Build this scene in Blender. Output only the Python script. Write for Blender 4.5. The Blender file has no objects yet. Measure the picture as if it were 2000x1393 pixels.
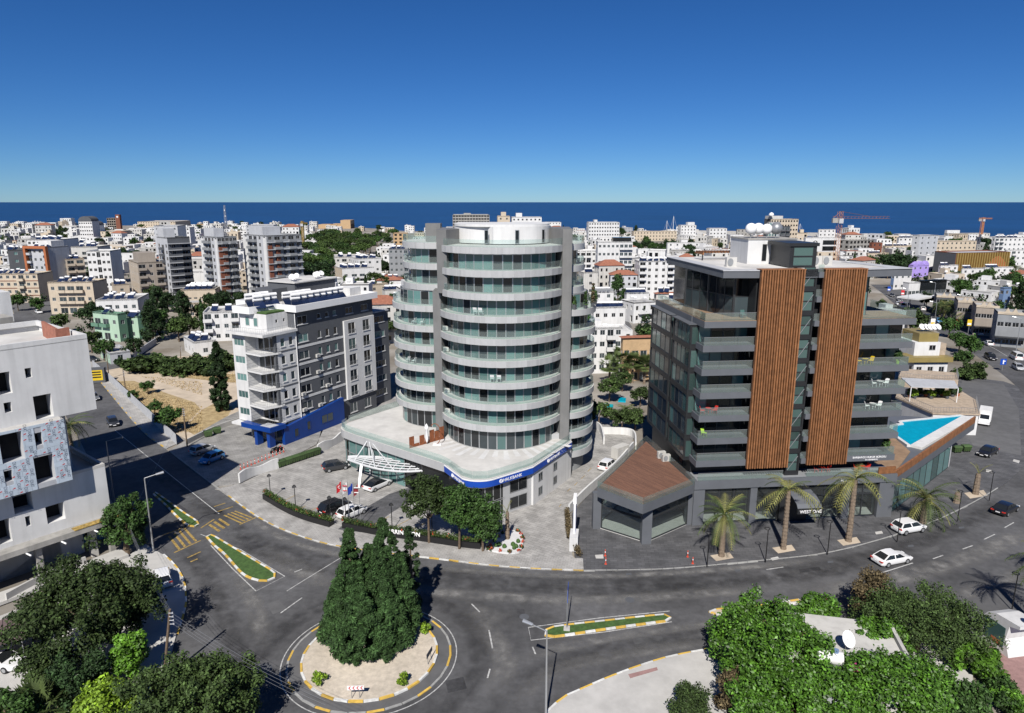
import bpy, math, random
import numpy as np
from mathutils import Vector, Matrix
rnd = random.Random(7)
nrg = np.random.default_rng(11)
scene = bpy.context.scene
C = scene.collection
# ---------------------------------------------------------------- camera
H = 41.0; F = 1345.0; CX = 1000.0; CY = 696.5
TILT = math.atan((CY - 394.5) / F); CT, ST = math.cos(TILT), math.sin(TILT)
cd = bpy.data.cameras.new('camera'); cam = bpy.data.objects.new('camera', cd); C.objects.link(cam)
cd.sensor_width = 36; cd.lens = F / 2000 * 36; cd.clip_start = 1; cd.clip_end = 200000
cam.location = (0, 0, H); cam.rotation_euler = (math.pi / 2 - TILT, 0, 0)
scene.camera = cam
# ---------------------------------------------------------------- light
SUN_EL, SHADOW_AZ = math.radians(43.5), math.radians(9.5)
w = bpy.data.worlds.new('World'); scene.world = w; w.use_nodes = True
nt = w.node_tree; bg = nt.nodes['Background']
sky = nt.nodes.new('ShaderNodeTexSky'); sky.sky_type = 'NISHITA'; sky.sun_disc = False
sky.sun_elevation = SUN_EL; sky.sun_rotation = math.pi + SHADOW_AZ
sky.altitude = 0; sky.air_density = 0.7; sky.dust_density = 0.0; sky.ozone_density = 6.0
hs_ = nt.nodes.new('ShaderNodeHueSaturation'); hs_.inputs['Saturation'].default_value = 1.17; gm_ = nt.nodes.new('ShaderNodeMix'); gm_.data_type = 'RGBA'; gm_.blend_type = 'MULTIPLY'; gm_.inputs[0].default_value = 1; gm_.inputs[7].default_value = (.58, .8, 1.04, 1)   # clear sea air: one even blue cast over the whole sky
nt.links.new(sky.outputs[0], hs_.inputs['Color']); nt.links.new(hs_.outputs[0], gm_.inputs[6]); nt.links.new(gm_.outputs[2], bg.inputs[0]); bg.inputs[1].default_value = 0.056
ld = bpy.data.lights.new('sun', 'SUN'); ld.energy = 5.0; ld.angle = math.radians(0.53); ld.color = (1, .955, .89)
sun = bpy.data.objects.new('sun', ld); C.objects.link(sun)
tosun = Vector((-math.sin(SHADOW_AZ) * math.cos(SUN_EL), -math.cos(SHADOW_AZ) * math.cos(SUN_EL), math.sin(SUN_EL)))
sun.rotation_euler = tosun.to_track_quat('Z', 'Y').to_euler(); sun.location = (0, 0, 120)
vs = scene.view_settings; vs.view_transform = 'Standard'; vs.look = 'None'; vs.exposure = 0.38; vs.gamma = 1
scene.display_settings.display_device = 'sRGB'
cy = scene.cycles; cy.use_denoising = True; cy.max_bounces = 5; cy.diffuse_bounces = 2; cy.glossy_bounces = 3
cy.transparent_max_bounces = 10; cy.transmission_bounces = 3; cy.caustics_reflective = False; cy.caustics_refractive = False
cy.sample_clamp_indirect = 6
scene.render.film_transparent = False
# ---------------------------------------------------------------- helpers
def ray(px, py):
    a = (px - CX) / F; b = (py - CY) / F
    return a, CT - b * ST, -(ST + b * CT)
def G(px, py, z=0.0):                       # where a sight line meets the level z
    d = ray(px, py); s = (z - H) / d[2]
    return (d[0] * s, d[1] * s)
def V(px, py, Y):                           # where it meets the upright plane y = Y
    d = ray(px, py); s = Y / d[1]
    return (d[0] * s, H + d[2] * s)
def PX(x, y, z):
    z -= H; Z = y * CT - z * ST
    return CX + F * x / Z, CY + F * (-z * CT - y * ST) / Z
def lin(r, g, b):
    return tuple((c / 255 / 12.92 if c / 255 < .04045 else ((c / 255 + .055) / 1.055) ** 2.4) for c in (r, g, b))

class MB:
    def __init__(s): s.v = []; s.f = []; s.m = []
    def face(s, pts, m=0):
        i = len(s.v); s.v += [tuple(p) for p in pts]; s.f.append(tuple(range(i, i + len(pts)))); s.m.append(m)
    def add(s, vs_, fs, m=0):
        i = len(s.v); s.v += [tuple(p) for p in vs_]
        for f in fs: s.f.append(tuple(i + k for k in f)); s.m.append(m)
    def box(s, x0, x1, y0, y1, z0, z1, m=0):
        s.add([(x0, y0, z0), (x1, y0, z0), (x1, y1, z0), (x0, y1, z0), (x0, y0, z1), (x1, y0, z1), (x1, y1, z1), (x0, y1, z1)],
              [(0, 3, 2, 1), (4, 5, 6, 7), (0, 1, 5, 4), (1, 2, 6, 5), (2, 3, 7, 6), (3, 0, 4, 7)], m)
    def prism(s, poly, z0, z1, m=0, mt=None, bottom=True):
        a = sum(poly[i][0] * poly[(i + 1) % len(poly)][1] - poly[(i + 1) % len(poly)][0] * poly[i][1] for i in range(len(poly)))
        if a < 0: poly = poly[::-1]
        n = len(poly); zz = z1 if callable(z1) else (lambda p: z1)
        i = len(s.v)
        s.v += [(p[0], p[1], z0) for p in poly] + [(p[0], p[1], zz(p)) for p in poly]
        for k in range(n):
            j = (k + 1) % n; s.f.append((i + k, i + j, i + n + j, i + n + k)); s.m.append(m)
        s.f.append(tuple(i + n + k for k in range(n))); s.m.append(m if mt is None else mt)
        if bottom: s.f.append(tuple(i + k for k in reversed(range(n)))); s.m.append(m)
    def ringwall(s, outer, inner, z0, z1, m=0, mt=None, closed=True):   # a wall between two polylines of equal length
        n = len(outer); i = len(s.v); mt = m if mt is None else mt
        for p, q in zip(outer, inner): s.v += [(p[0], p[1], z0), (q[0], q[1], z0), (p[0], p[1], z1), (q[0], q[1], z1)]
        for k in range(n if closed else n - 1):
            a = i + 4 * k; b = i + 4 * ((k + 1) % n)
            s.f += [(a, b, b + 2, a + 2), (b + 1, a + 1, a + 3, b + 3), (a + 2, b + 2, b + 3, a + 3), (b, a, a + 1, b + 1)]; s.m += [m, m, mt, m]
        if not closed:
            a = i; b = i + 4 * (n - 1); s.f += [(a + 1, a, a + 2, a + 3), (b, b + 1, b + 3, b + 2)]; s.m += [m, m]
    def tube(s, p, q, r0, r1=None, n=6, m=0, caps=True):
        r1 = r0 if r1 is None else r1; p = Vector(p); q = Vector(q); d = (q - p)
        if d.length < 1e-6: return
        d.normalize(); a = d.orthogonal().normalized(); b = d.cross(a); i = len(s.v)
        for c, r in ((p, r0), (q, r1)):
            for k in range(n):
                t = 2 * math.pi * k / n; s.v.append(tuple(c + a * (r * math.cos(t)) + b * (r * math.sin(t))))
        for k in range(n):
            j = (k + 1) % n; s.f.append((i + k, i + j, i + n + j, i + n + k)); s.m.append(m)
        if caps: s.f += [tuple(i + k for k in reversed(range(n))), tuple(i + n + k for k in range(n))]; s.m += [m, m]
    def path(s, pts, r, n=6, m=0):
        for a, b in zip(pts[:-1], pts[1:]): s.tube(a, b, r, r, n, m)
    def lathe(s, prof, n=12, m=0, c=(0, 0)):
        i = len(s.v); k_ = len(prof)
        for r, z in prof:
            for k in range(n): t = 2 * math.pi * k / n; s.v.append((c[0] + r * math.cos(t), c[1] + r * math.sin(t), z))
        for a in range(k_ - 1):
            for k in range(n):
                j = (k + 1) % n; s.f.append((i + a * n + k, i + a * n + j, i + (a + 1) * n + j, i + (a + 1) * n + k)); s.m.append(m)
        s.f += [tuple(i + k for k in reversed(range(n))), tuple(i + (k_ - 1) * n + k for k in range(n))]; s.m += [m, m]
    def mesh(s, name, mats, smooth=None):
        me = bpy.data.meshes.new(name); me.from_pydata(s.v, [], s.f)
        for m_ in (mats if isinstance(mats, (list, tuple)) else [mats]): me.materials.append(m_)
        if len(me.materials) > 1: me.polygons.foreach_set('material_index', s.m)
        if smooth is not None:
            me.shade_smooth(); me.set_sharp_from_angle(angle=math.radians(smooth))
        me.update(); return me
    def build(s, name, mats, parent=None, loc=None, rz=0, smooth=None):
        return obj(name, s.mesh(name, mats, smooth), parent, loc, rz)
def obj(name, me, parent=None, loc=None, rz=0, sc=None):
    o = bpy.data.objects.new(name, me); C.objects.link(o)
    if loc is not None: o.location = loc
    if rz: o.rotation_euler = (0, 0, rz)
    if sc is not None: o.scale = sc if isinstance(sc, (tuple, list)) else (sc, sc, sc)
    if parent is not None: o.parent = parent
    return o
def tag(o, label, cat, group=None, kind=None):
    if label: o['label'] = label
    if cat: o['category'] = cat
    if group: o['group'] = group
    if kind: o['kind'] = kind
    return o
def thing(name, label, cat, loc=(0, 0, 0), rz=0, group=None, sc=None):
    return tag(obj(name, None, None, loc, rz, sc), label, cat, group)
def struct(o, label=None): o['kind'] = 'structure'; (label and o.__setitem__('label', label)); return o
def copy_tree(o, parent=None, loc=None, rz=None, label=None, group=None, sc=None):
    c = o.copy(); C.objects.link(c); c.parent = parent
    if loc is not None: c.location = loc
    if rz is not None: c.rotation_euler = (0, 0, rz)
    if sc is not None: c.scale = sc if isinstance(sc, (tuple, list)) else (sc, sc, sc)
    if label: c['label'] = label
    if group: c['group'] = group
    for ch in list(o.children): copy_tree(ch, c)
    return c
# ---------------------------------------------------------------- materials
def mat(name, col, rough=.75, var=.1, scale=.6, metal=0.0, spec=.4, bump=0.0, bscale=6.0, rand=0.0, streak=0.0, col2=None, coat=0, trans=0.0, big=None):
    m = bpy.data.materials.new(name); m.use_nodes = True; t = m.node_tree; N = t.nodes; L = t.links
    b = N['Principled BSDF']; b.inputs['Roughness'].default_value = rough; b.inputs['Metallic'].default_value = metal
    b.inputs['Specular IOR Level'].default_value = spec; b.inputs['Coat Weight'].default_value = coat
    b.inputs['Base Color'].default_value = (*col, 1)
    geo = N.new('ShaderNodeNewGeometry'); out = None
    if var or col2:
        nz = N.new('ShaderNodeTexNoise'); nz.inputs['Scale'].default_value = scale; nz.inputs['Detail'].default_value = 6; nz.inputs['Roughness'].default_value = .65
        L.new(geo.outputs['Position'], nz.inputs['Vector'])
        mx = N.new('ShaderNodeMix'); mx.data_type = 'RGBA'
        mr = N.new('ShaderNodeMapRange'); mr.inputs[1].default_value = .34; mr.inputs[2].default_value = .66
        L.new(nz.outputs['Fac'], mr.inputs[0]); L.new(mr.outputs[0], mx.inputs[0])
        c1 = tuple(c * (1 - var) for c in col); c2 = col2 or tuple(min(1, c * (1 + var)) for c in col)
        mx.inputs[6].default_value = (*c1, 1); mx.inputs[7].default_value = (*c2, 1); out = mx.outputs[2]
    if streak:
        mp = N.new('ShaderNodeMapping'); mp.inputs['Scale'].default_value = (1.6, 1.6, .12); L.new(geo.outputs['Position'], mp.inputs[0])
        n2 = N.new('ShaderNodeTexNoise'); n2.inputs['Scale'].default_value = 1.0; n2.inputs['Detail'].default_value = 5; L.new(mp.outputs[0], n2.inputs['Vector'])
        r2 = N.new('ShaderNodeMapRange'); r2.inputs[1].default_value = .45; r2.inputs[2].default_value = .75; r2.inputs[3].default_value = 1; r2.inputs[4].default_value = 1 - streak
        L.new(n2.outputs['Fac'], r2.inputs[0]); out = mul(N, L, out, r2.outputs[0])
    if big:
        n3 = N.new('ShaderNodeTexNoise'); n3.inputs['Scale'].default_value = big[0]; n3.inputs['Detail'].default_value = 3; L.new(geo.outputs['Position'], n3.inputs['Vector'])
        r3 = N.new('ShaderNodeMapRange'); r3.inputs[1].default_value = .35; r3.inputs[2].default_value = .65; r3.inputs[3].default_value = 1 - big[1]; r3.inputs[4].default_value = 1 + big[1]
        L.new(n3.outputs['Fac'], r3.inputs[0]); out = mul(N, L, out, r3.outputs[0])
    if rand:
        oi = N.new('ShaderNodeObjectInfo'); r4 = N.new('ShaderNodeMapRange'); r4.inputs[3].default_value = 1 - rand; r4.inputs[4].default_value = 1 + rand
        L.new(oi.outputs['Random'], r4.inputs[0])
        if out is None:
            rgb = N.new('ShaderNodeRGB'); rgb.outputs[0].default_value = (*col, 1); out = rgb.outputs[0]
        out = mul(N, L, out, r4.outputs[0])
    if name.startswith('leaf_') and 'palm' not in name:      # every leaf has its own tone
        at = N.new('ShaderNodeAttribute'); at.attribute_name = 'tone'; out = mul(N, L, out, at.outputs['Fac'])
    if out is not None: L.new(out, b.inputs['Base Color'])
    if bump:
        nb = N.new('ShaderNodeTexNoise'); nb.inputs['Scale'].default_value = bscale; nb.inputs['Detail'].default_value = 5; L.new(geo.outputs['Position'], nb.inputs['Vector'])
        bp = N.new('ShaderNodeBump'); bp.inputs['Strength'].default_value = bump; bp.inputs['Distance'].default_value = .05
        L.new(nb.outputs['Fac'], bp.inputs['Height']); L.new(bp.outputs[0], b.inputs['Normal'])
    if trans:
        tr = N.new('ShaderNodeBsdfTranslucent'); ms = N.new('ShaderNodeMixShader'); ms.inputs[0].default_value = trans
        if out is not None: L.new(out, tr.inputs[0])
        else: tr.inputs[0].default_value = (*col, 1)
        L.new(b.outputs[0], ms.inputs[1]); L.new(tr.outputs[0], ms.inputs[2]); L.new(ms.outputs[0], N['Material Output'].inputs[0])
    return m
def mul(N, L, a, b):
    v = N.new('ShaderNodeVectorMath'); v.operation = 'SCALE'; L.new(a, v.inputs[0]); L.new(b, v.inputs['Scale']); return v.outputs[0]
def glass_mat(name, tint, clear, rough=.03):
    m = bpy.data.materials.new(name); m.use_nodes = True; t = m.node_tree; N = t.nodes; L = t.links; N.remove(N['Principled BSDF'])
    tr = N.new('ShaderNodeBsdfTransparent'); tr.inputs[0].default_value = (*tint, 1)
    df = N.new('ShaderNodeBsdfDiffuse'); df.inputs[0].default_value = (*tuple(c * .55 for c in tint), 1)
    gl = N.new('ShaderNodeBsdfGlossy'); gl.inputs['Roughness'].default_value = rough; gl.inputs[0].default_value = (.9, .95, .95, 1)
    m1 = N.new('ShaderNodeMixShader'); m1.inputs[0].default_value = 1 - clear; L.new(tr.outputs[0], m1.inputs[1]); L.new(df.outputs[0], m1.inputs[2])
    lw = N.new('ShaderNodeLayerWeight'); p5 = N.new('ShaderNodeMath'); p5.operation = 'POWER'; p5.inputs[1].default_value = 5; L.new(lw.outputs['Facing'], p5.inputs[0]); fr = N.new('ShaderNodeMath'); fr.operation = 'MULTIPLY_ADD'; fr.inputs[1].default_value = .85; fr.inputs[2].default_value = .04; L.new(p5.outputs[0], fr.inputs[0])
    m2 = N.new('ShaderNodeMixShader'); L.new(fr.outputs[0], m2.inputs[0]); L.new(m1.outputs[0], m2.inputs[1]); L.new(gl.outputs[0], m2.inputs[2])
    L.new(m2.outputs[0], N['Material Output'].inputs[0]); return m
MT = {}
def mm(key, *a, **k):
    MT[key] = mat(key, *a, **k); return MT[key]
mm('white', (.57, .57, .565), var=.07, scale=.3, streak=.14, rough=.85)
mm('white_plain', (.72, .72, .72), var=.03, rough=.6)
mm('offwhite', (.47, .46, .435), var=.07, scale=.3, streak=.16, rough=.9)
mm('cream', (.47, .4, .31), var=.06, scale=.3, streak=.12, rough=.9)
mm('beige', (.40, .34, .27), var=.06, scale=.3, streak=.12, rough=.9)
mm('taupe', (.27, .235, .2), var=.06, scale=.3, streak=.12, rough=.9)
mm('greywall', (.085, .09, .1), var=.07, scale=.35, streak=.1, rough=.85)
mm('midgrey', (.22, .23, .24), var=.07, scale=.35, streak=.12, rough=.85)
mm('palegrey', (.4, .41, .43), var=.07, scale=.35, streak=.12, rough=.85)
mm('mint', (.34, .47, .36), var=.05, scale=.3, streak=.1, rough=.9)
mm('mint_shaded', (.1, .2, .14), var=.06, scale=.3, rough=.9)  # same mint wall turned from the sun, its shade put into the colour
mm('lilac', (.33, .25, .6), var=.08, rough=.9)
mm('bluewall', (.13, .2, .33), var=.08, rough=.9)
mm('sandstone', (.42, .29, .165), var=.12, scale=1.2, rough=.9)
mm('slat_back', (.05, .026, .018), var=.1)
mm('redbrown', (.17, .06, .035), var=.12, scale=.8, rough=.8)
mm('orangebrown', (.33, .11, .045), var=.08, scale=.8, rough=.8)
mm('brick', (.3, .12, .08), var=.2, scale=2, rough=.9)
mm('concrete', (.3, .29, .27), var=.16, scale=.5, rough=.92, streak=.2, bump=.2)
mm('concrete_light', (.43, .42, .4), var=.12, scale=.4, rough=.92, bump=.15)
mm('roofgrey', (.36, .355, .345), var=.22, scale=.25, rough=.95)
mm('roofpale', (.5, .49, .47), var=.16, scale=.25, rough=.95)
mm('tile', (.26, .105, .065), var=.22, scale=1.5, rough=.85, bump=.5, bscale=3)
mm('glass_green', (.045, .08, .075), rough=.05, var=0, spec=.6, rand=.5)
mm('glass', (.034, .045, .05), rough=.06, var=.0, spec=.6, rand=.5)
mm('glass_teal', (.085, .165, .158), rough=.06, var=0, spec=.6, rand=.45)
mm('glass_dark', (.012, .014, .016), rough=.07, var=0, spec=.55, rand=.4)
mm('opening', (.012, .012, .013), rough=.9, var=.3, scale=1)
mm('frame', (.5, .5, .5), rough=.5, var=0)
mm('frame_dark', (.03, .032, .035), rough=.4, var=.05, spec=.5)
mm('alu', (.42, .43, .44), rough=.35, metal=.6, var=.04)
mm('steel', (.3, .31, .32), rough=.4, metal=.5, var=.05)
mm('black', (.012, .012, .013), rough=.45, var=.05)
mm('rubber', (.015, .015, .016), rough=.8, var=.1)
mm('tank', (.7, .7, .7), rough=.35, var=.03, rand=.1)
mm('solar', (.012, .02, .05), rough=.12, var=.1, spec=.6, rand=.3)
mm('asphalt', (.08, .08, .083), rough=.88, var=.2, scale=1.1, bump=.3, bscale=25, big=(.09, .3))
mm('asphalt_dark', (.045, .045, .048), rough=.85, var=.25, scale=2)
mm('asphalt_far', (.1, .1, .102), rough=.9, var=.14, scale=.6, big=(.05, .15))
mm('line_white', (.4, .4, .39), rough=.8, var=.4, scale=3)
mm('line_yellow', (.3, .205, .06), rough=.8, var=.5, scale=3)
mm('kerb_white', (.58, .58, .56), rough=.8, var=.16, scale=3, rand=.12)
mm('kerb_yellow', (.55, .36, .07), rough=.8, var=.16, scale=3, rand=.15)
mm('kerb_grey', (.3, .3, .29), rough=.85, var=.15, scale=2, rand=.1)
mm('turf', (.05, .1, .025), rough=.95, var=.3, scale=2.5, bump=.5, bscale=30)
mm('gravel', (.5, .44, .36), rough=.95, var=.15, scale=2.2, bump=.6, bscale=18, big=(.25, .1))
mm('dirt', (.46, .385, .295), rough=.95, var=.16, scale=.35, bump=.4, bscale=4)
mm('drygrass', (.33, .235, .115), rough=.95, var=.3, scale=.9, col2=(.45, .35, .19), bump=.6, bscale=6)
mm('timber', (.225, .096, .038), rough=.65, var=.25, scale=1.4, rand=.16, streak=.25)
mm('deck', (.17, .085, .055), rough=.75, var=.25, scale=1.2, rand=.2)
mm('deck_light', (.24, .16, .1), rough=.8, var=.2, scale=1.0)
mm('slate', (.055, .056, .06), rough=.7, var=.12, scale=.8, streak=.0)
mm('cladding', (.105, .112, .125), rough=.5, var=.08, scale=.4, metal=.0)
mm('cladding_dark', (.02, .021, .023), rough=.4, var=.1, scale=.4)
mm('tower_metal', (.38, .385, .39), rough=.5, var=.06, scale=.35, metal=.0, streak=.08)
mm('fascia_panel', (.38, .385, .39), rough=.5, var=.05, scale=.35, streak=.1, rand=.09)
mm('tower_fin', (.16, .16, .158), rough=.6, var=.1, scale=.4, streak=.1)
mm('blue_sign', (.01, .06, .36), rough=.4, var=.06)
mm('blue_clad', (.003, .036, .2), rough=.35, var=.1, scale=.3)
mm('terrace', (.5, .49, .47), rough=.9, var=.1, scale=.5, big=(.2, .06))
mm('leaf_dark', (.02, .042, .013), rough=.7, var=.35, scale=.9, rand=.25, trans=.12, spec=.25)
mm('leaf_pine', (.05, .085, .02), rough=.7, var=.35, scale=.7, rand=.25, trans=.12, spec=.25)
mm('leaf_olive', (.042, .07, .019), rough=.7, var=.35, scale=.9, rand=.25, trans=.12, spec=.25)
mm('leaf_mid', (.04, .085, .018), rough=.65, var=.4, scale=.9, rand=.2, trans=.15, spec=.3)
mm('leaf_bright', (.085, .19, .018), rough=.55, var=.4, scale=.8, rand=.2, trans=.18, spec=.35)
mm('leaf_lime', (.16, .26, .02), rough=.55, var=.35, scale=1.2, trans=.2, spec=.35)
mm('leaf_ivy', (.062, .145, .014), rough=.5, var=.45, scale=.9, trans=.15, spec=.45)
mm('leaf_cypress', (.032, .066, .02), rough=.75, var=.4, scale=1.1, rand=.12, trans=.08, spec=.2)
mm('leaf_brown', (.11, .085, .045), rough=.8, var=.35, scale=1.2, trans=.12, spec=.2)
mm('leaf_palm', (.07, .1, .03), rough=.6, var=.35, scale=1.5, rand=.15, trans=.1, spec=.35)
mm('leaf_palm_pale', (.19, .19, .06), rough=.6, var=.35, scale=1.5, trans=.1, spec=.35)
mm('flower_pink', (.35, .02, .16), rough=.7, var=.3)
mm('flower_red', (.4, .06, .03), rough=.7, var=.3)
mm('bark', (.11, .08, .055), rough=.95, var=.3, scale=4, bump=.6, bscale=10)
mm('bark_palm', (.17, .13, .095), rough=.95, var=.3, scale=5, bump=.7, bscale=9)
mm('wood_pole', (.13, .095, .065), rough=.9, var=.25, scale=3)
mm('bin_green', (.05, .085, .03), rough=.5, var=.15, rand=.2)
mm('red', (.45, .03, .02), rough=.5, var=.1)
mm('red_bollard', (.5, .07, .04), rough=.55, var=.1)
mm('green_plastic', (.35, .55, .05), rough=.5, var=.05)
mm('yellow_plastic', (.6, .42, .02), rough=.5, var=.05)
mm('rust', (.2, .065, .025), rough=.8, var=.3, scale=3)
mm('plum', (.14, .1, .1), rough=.6, var=.15)
mm('stone_tan', (.36, .29, .22), rough=.9, var=.2, scale=1.2)
mm('pink_paving', (.28, .17, .16), rough=.9, var=.15, scale=2)
mm('water_pool', (.0, .3, .42), rough=.08, var=.12, scale=1.5, spec=.5, bump=.1, bscale=2)
mm('gold', (.42, .3, .1), rough=.35, metal=.5, var=.1)
mm('crane_red', (.34, .15, .075), rough=.6, var=.1)
mm('olive_clad', (.27, .21, .075), rough=.5, var=.1, metal=.2)
mm('canopy_white', (.5, .51, .52), rough=.5, var=.05)
mm('letter', (.8, .8, .8), rough=.5, var=0)
mm('cover_blue', (.03, .09, .16), rough=.6, var=.1)
mm('turquoise', (.0, .3, .34), rough=.6, var=.1)
MT['rail_glass'] = glass_mat('rail_glass', (.9, .965, .95), .93)
MT['rail_glass_green'] = glass_mat('rail_glass_green', (.84, .91, .89), .9)
MT['shop_glass'] = glass_mat('shop_glass', (.84, .88, .87), .97)
def M(k): return MT[k]
UNIT = {}
def unit_window():
    if 'w' not in UNIT: UNIT['w'] = {}
    return UNIT['w']
def window_mesh(glass='glass', frame='frame', w_=1.2, h=1.3, bars=1, sill=False):
    k = (glass, frame, round(w_, 1), round(h, 1), bars); d = unit_window()
    if k in d: return d[k]
    b = MB(); fw = .07; D = -.05; w2 = w_ / 2
    b.box(-w2, w2, D, .0, 0, fw, 1); b.box(-w2, w2, D, .0, h - fw, h, 1)
    b.box(-w2, -w2 + fw, D, .0, fw, h - fw, 1); b.box(w2 - fw, w2, D, .0, fw, h - fw, 1)
    for i in range(bars):
        x = -w2 + w_ * (i + 1) / (bars + 1); b.box(x - .025, x + .025, D, .0, fw, h - fw, 1)
    b.face([(-w2 + fw, -.012, fw), (w2 - fw, -.012, fw), (w2 - fw, -.012, h - fw), (-w2 + fw, -.012, h - fw)], 0)
    if sill: b.box(-w2 - .08, w2 + .08, -.14, 0, -.08, 0, 1)
    d[k] = b.mesh('window', [M(glass), M(frame)]); return d[k]
def mesh_np(name, v, q, mats, mi=None):
    me = bpy.data.meshes.new(name); n = len(v); k = len(q); s = q.shape[1]
    me.vertices.add(n); me.vertices.foreach_set('co', np.asarray(v, np.float32).ravel())
    me.loops.add(k * s); me.loops.foreach_set('vertex_index', q.astype(np.int32).ravel())
    me.polygons.add(k); me.polygons.foreach_set('loop_start', np.arange(0, k * s, s, dtype=np.int32))
    for m_ in mats: me.materials.append(m_)
    if mi is not None: me.polygons.foreach_set('material_index', mi.astype(np.int32))
    if s == 4 and mats[0].name.startswith('leaf_'): me.attributes.new('tone', 'FLOAT', 'FACE').data.foreach_set('value', nrg.choice([.5, .8, 1.0, 1.3, 1.9], k, p=[.22, .25, .25, .18, .1]).astype(np.float32))
    me.update(calc_edges=True); return me
def text_obj(name, s, size, m, parent, loc, rot, extrude=.02, align='CENTER', sx=1.0):
    cu = bpy.data.curves.new(name, 'FONT'); cu.body = s; cu.size = size; cu.extrude = extrude; cu.align_x = align; cu.offset = size * .004
    to = bpy.data.objects.new(name, cu); C.objects.link(to); dg = bpy.context.evaluated_depsgraph_get()
    me = bpy.data.meshes.new_from_object(to.evaluated_get(dg)); bpy.data.objects.remove(to); bpy.data.curves.remove(cu)
    me.materials.clear(); me.materials.append(m)
    o = obj(name, me, parent, loc); o.rotation_euler = rot; o.scale = (sx, 1, 1); return o
# ---------------------------------------------------------------- the setting: ground, sea, roads, pavements
def gp(pts, z=0.0): return [G(x, y, z) for x, y in pts]
def poly(name, pts, z, m, px=True, parent=None, th=None, mt=None):
    b = MB(); P = gp(pts, z) if px else pts
    if th: b.prism(P, z - th, z, 0, 1 if mt else None)
    else:
        a = sum(P[i][0] * P[(i + 1) % len(P)][1] - P[(i + 1) % len(P)][0] * P[i][1] for i in range(len(P)))
        if a < 0: P = P[::-1]
        b.face([(p[0], p[1], z) for p in P])
    return b.build(name, [m, mt] if mt else m, parent)
def smooth_line(P, step=1.0):
    out = []; n = len(P)
    for i in range(n - 1):
        p0 = P[max(i - 1, 0)]; p1 = P[i]; p2 = P[i + 1]; p3 = P[min(i + 2, n - 1)]
        k = max(1, int(math.dist(p1, p2) / step))
        for j in range(k):
            t = j / k; t2 = t * t; t3 = t2 * t
            out.append(tuple(.5 * (2 * p1[d] + (p2[d] - p0[d]) * t + (2 * p0[d] - 5 * p1[d] + 4 * p2[d] - p3[d]) * t2 + (3 * p1[d] - p0[d] - 3 * p2[d] + p3[d]) * t3) for d in (0, 1)))
    return out + [tuple(P[-1])]
def resample(P, step):
    d = [0]
    for a, b in zip(P[:-1], P[1:]): d.append(d[-1] + math.dist(a, b))
    n = max(1, round(d[-1] / step)); out = []; j = 0
    for i in range(n + 1):
        s = d[-1] * i / n
        while j < len(d) - 2 and d[j + 1] < s: j += 1
        t = (s - d[j]) / max(1e-9, d[j + 1] - d[j]); out.append((P[j][0] + (P[j + 1][0] - P[j][0]) * t, P[j][1] + (P[j + 1][1] - P[j][1]) * t))
    return out
def offset(P, d, closed=False):
    out = []; n = len(P)
    for i in range(n):
        a = P[(i - 1) % n] if closed else P[max(i - 1, 0)]; b = P[(i + 1) % n] if closed else P[min(i + 1, n - 1)]
        tx, ty = b[0] - a[0], b[1] - a[1]; l = math.hypot(tx, ty) or 1; out.append((P[i][0] - ty / l * d, P[i][1] + tx / l * d))
    return out
def kerbs(P, parent, cols, L=1.15, wd=.18, z0=.0, z1=.16, side=1):     # single kerb stones with open joints
    R = resample(P, L); O = offset(R, wd * side)
    for i in range(len(R) - 1):
        c = cols[i % len(cols)]; a, b_, p, q = R[i], R[i + 1], O[i], O[i + 1]; g = .02
        def lp(u, v): return (u[0] + (v[0] - u[0]) * g, u[1] + (v[1] - u[1]) * g)
        b = MB(); pl = [lp(a, b_), lp(b_, a), lp(q, p), lp(p, q)]
        cx_, cy_ = sum(t[0] for t in pl) / 4, sum(t[1] for t in pl) / 4
        b.prism([(t[0] - cx_, t[1] - cy_) for t in pl], z0, z1 + rnd.uniform(-.01, .01)); b.build('kerb_stone', M(c), parent, (cx_, cy_, 0))
def strip(name, P, wd, z, m, parent, dash=None):
    P = [tuple(p) for p in P]
    if dash:
        R = resample(P, .5); on = int(dash[0] / .5); per = int((dash[0] + dash[1]) / .5); i = 0
        while i + on < len(R): strip(name, R[i:i + on + 1], wd, z, m, parent); i += per
        return
    A = offset(P, wd / 2); B = offset(P, -wd / 2); b = MB()
    for i in range(len(P) - 1): b.face([(*B[i], z), (*B[i + 1], z), (*A[i + 1], z), (*A[i], z)])
    return b.build(name, m, parent)
YW = ['kerb_yellow', 'kerb_white']
coast_px = [(-1200, 444), (-500, 441), (-200, 440), (0, 438), (150, 440), (250, 441), (400, 440), (520, 442), (640, 441), (720, 445), (820, 452), (1000, 451), (1150, 452), (1300, 456), (1400, 459), (1500, 466), (1640, 468), (1760, 470), (1900, 474), (2100, 474), (2600, 474), (3500, 480)]
coast = smooth_line(gp(coast_px), 25)
coast = [(x + rnd.uniform(-9, 9), y + rnd.uniform(-9, 9)) for x, y in coast]
mm('town_ground', (.2, .17, .13), rough=.95, var=.2, scale=.06, col2=(.3, .28, .25), big=(.02, .2))
g = MB(); g.face([(x, y, 0) for x, y in coast[::-1]] + [(-1500, -400, 0), (1500, -400, 0)]); g.f[0] = tuple(reversed(g.f[0]))
for a, b_ in zip(coast[:-1], coast[1:]): g.face([(*a, 0), (*b_, 0), (b_[0], b_[1] + 8, -4), (a[0], a[1] + 8, -4)])
struct(g.build('ground', M('town_ground')), 'town ground of dust, scrub and paving between the buildings')
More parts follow.
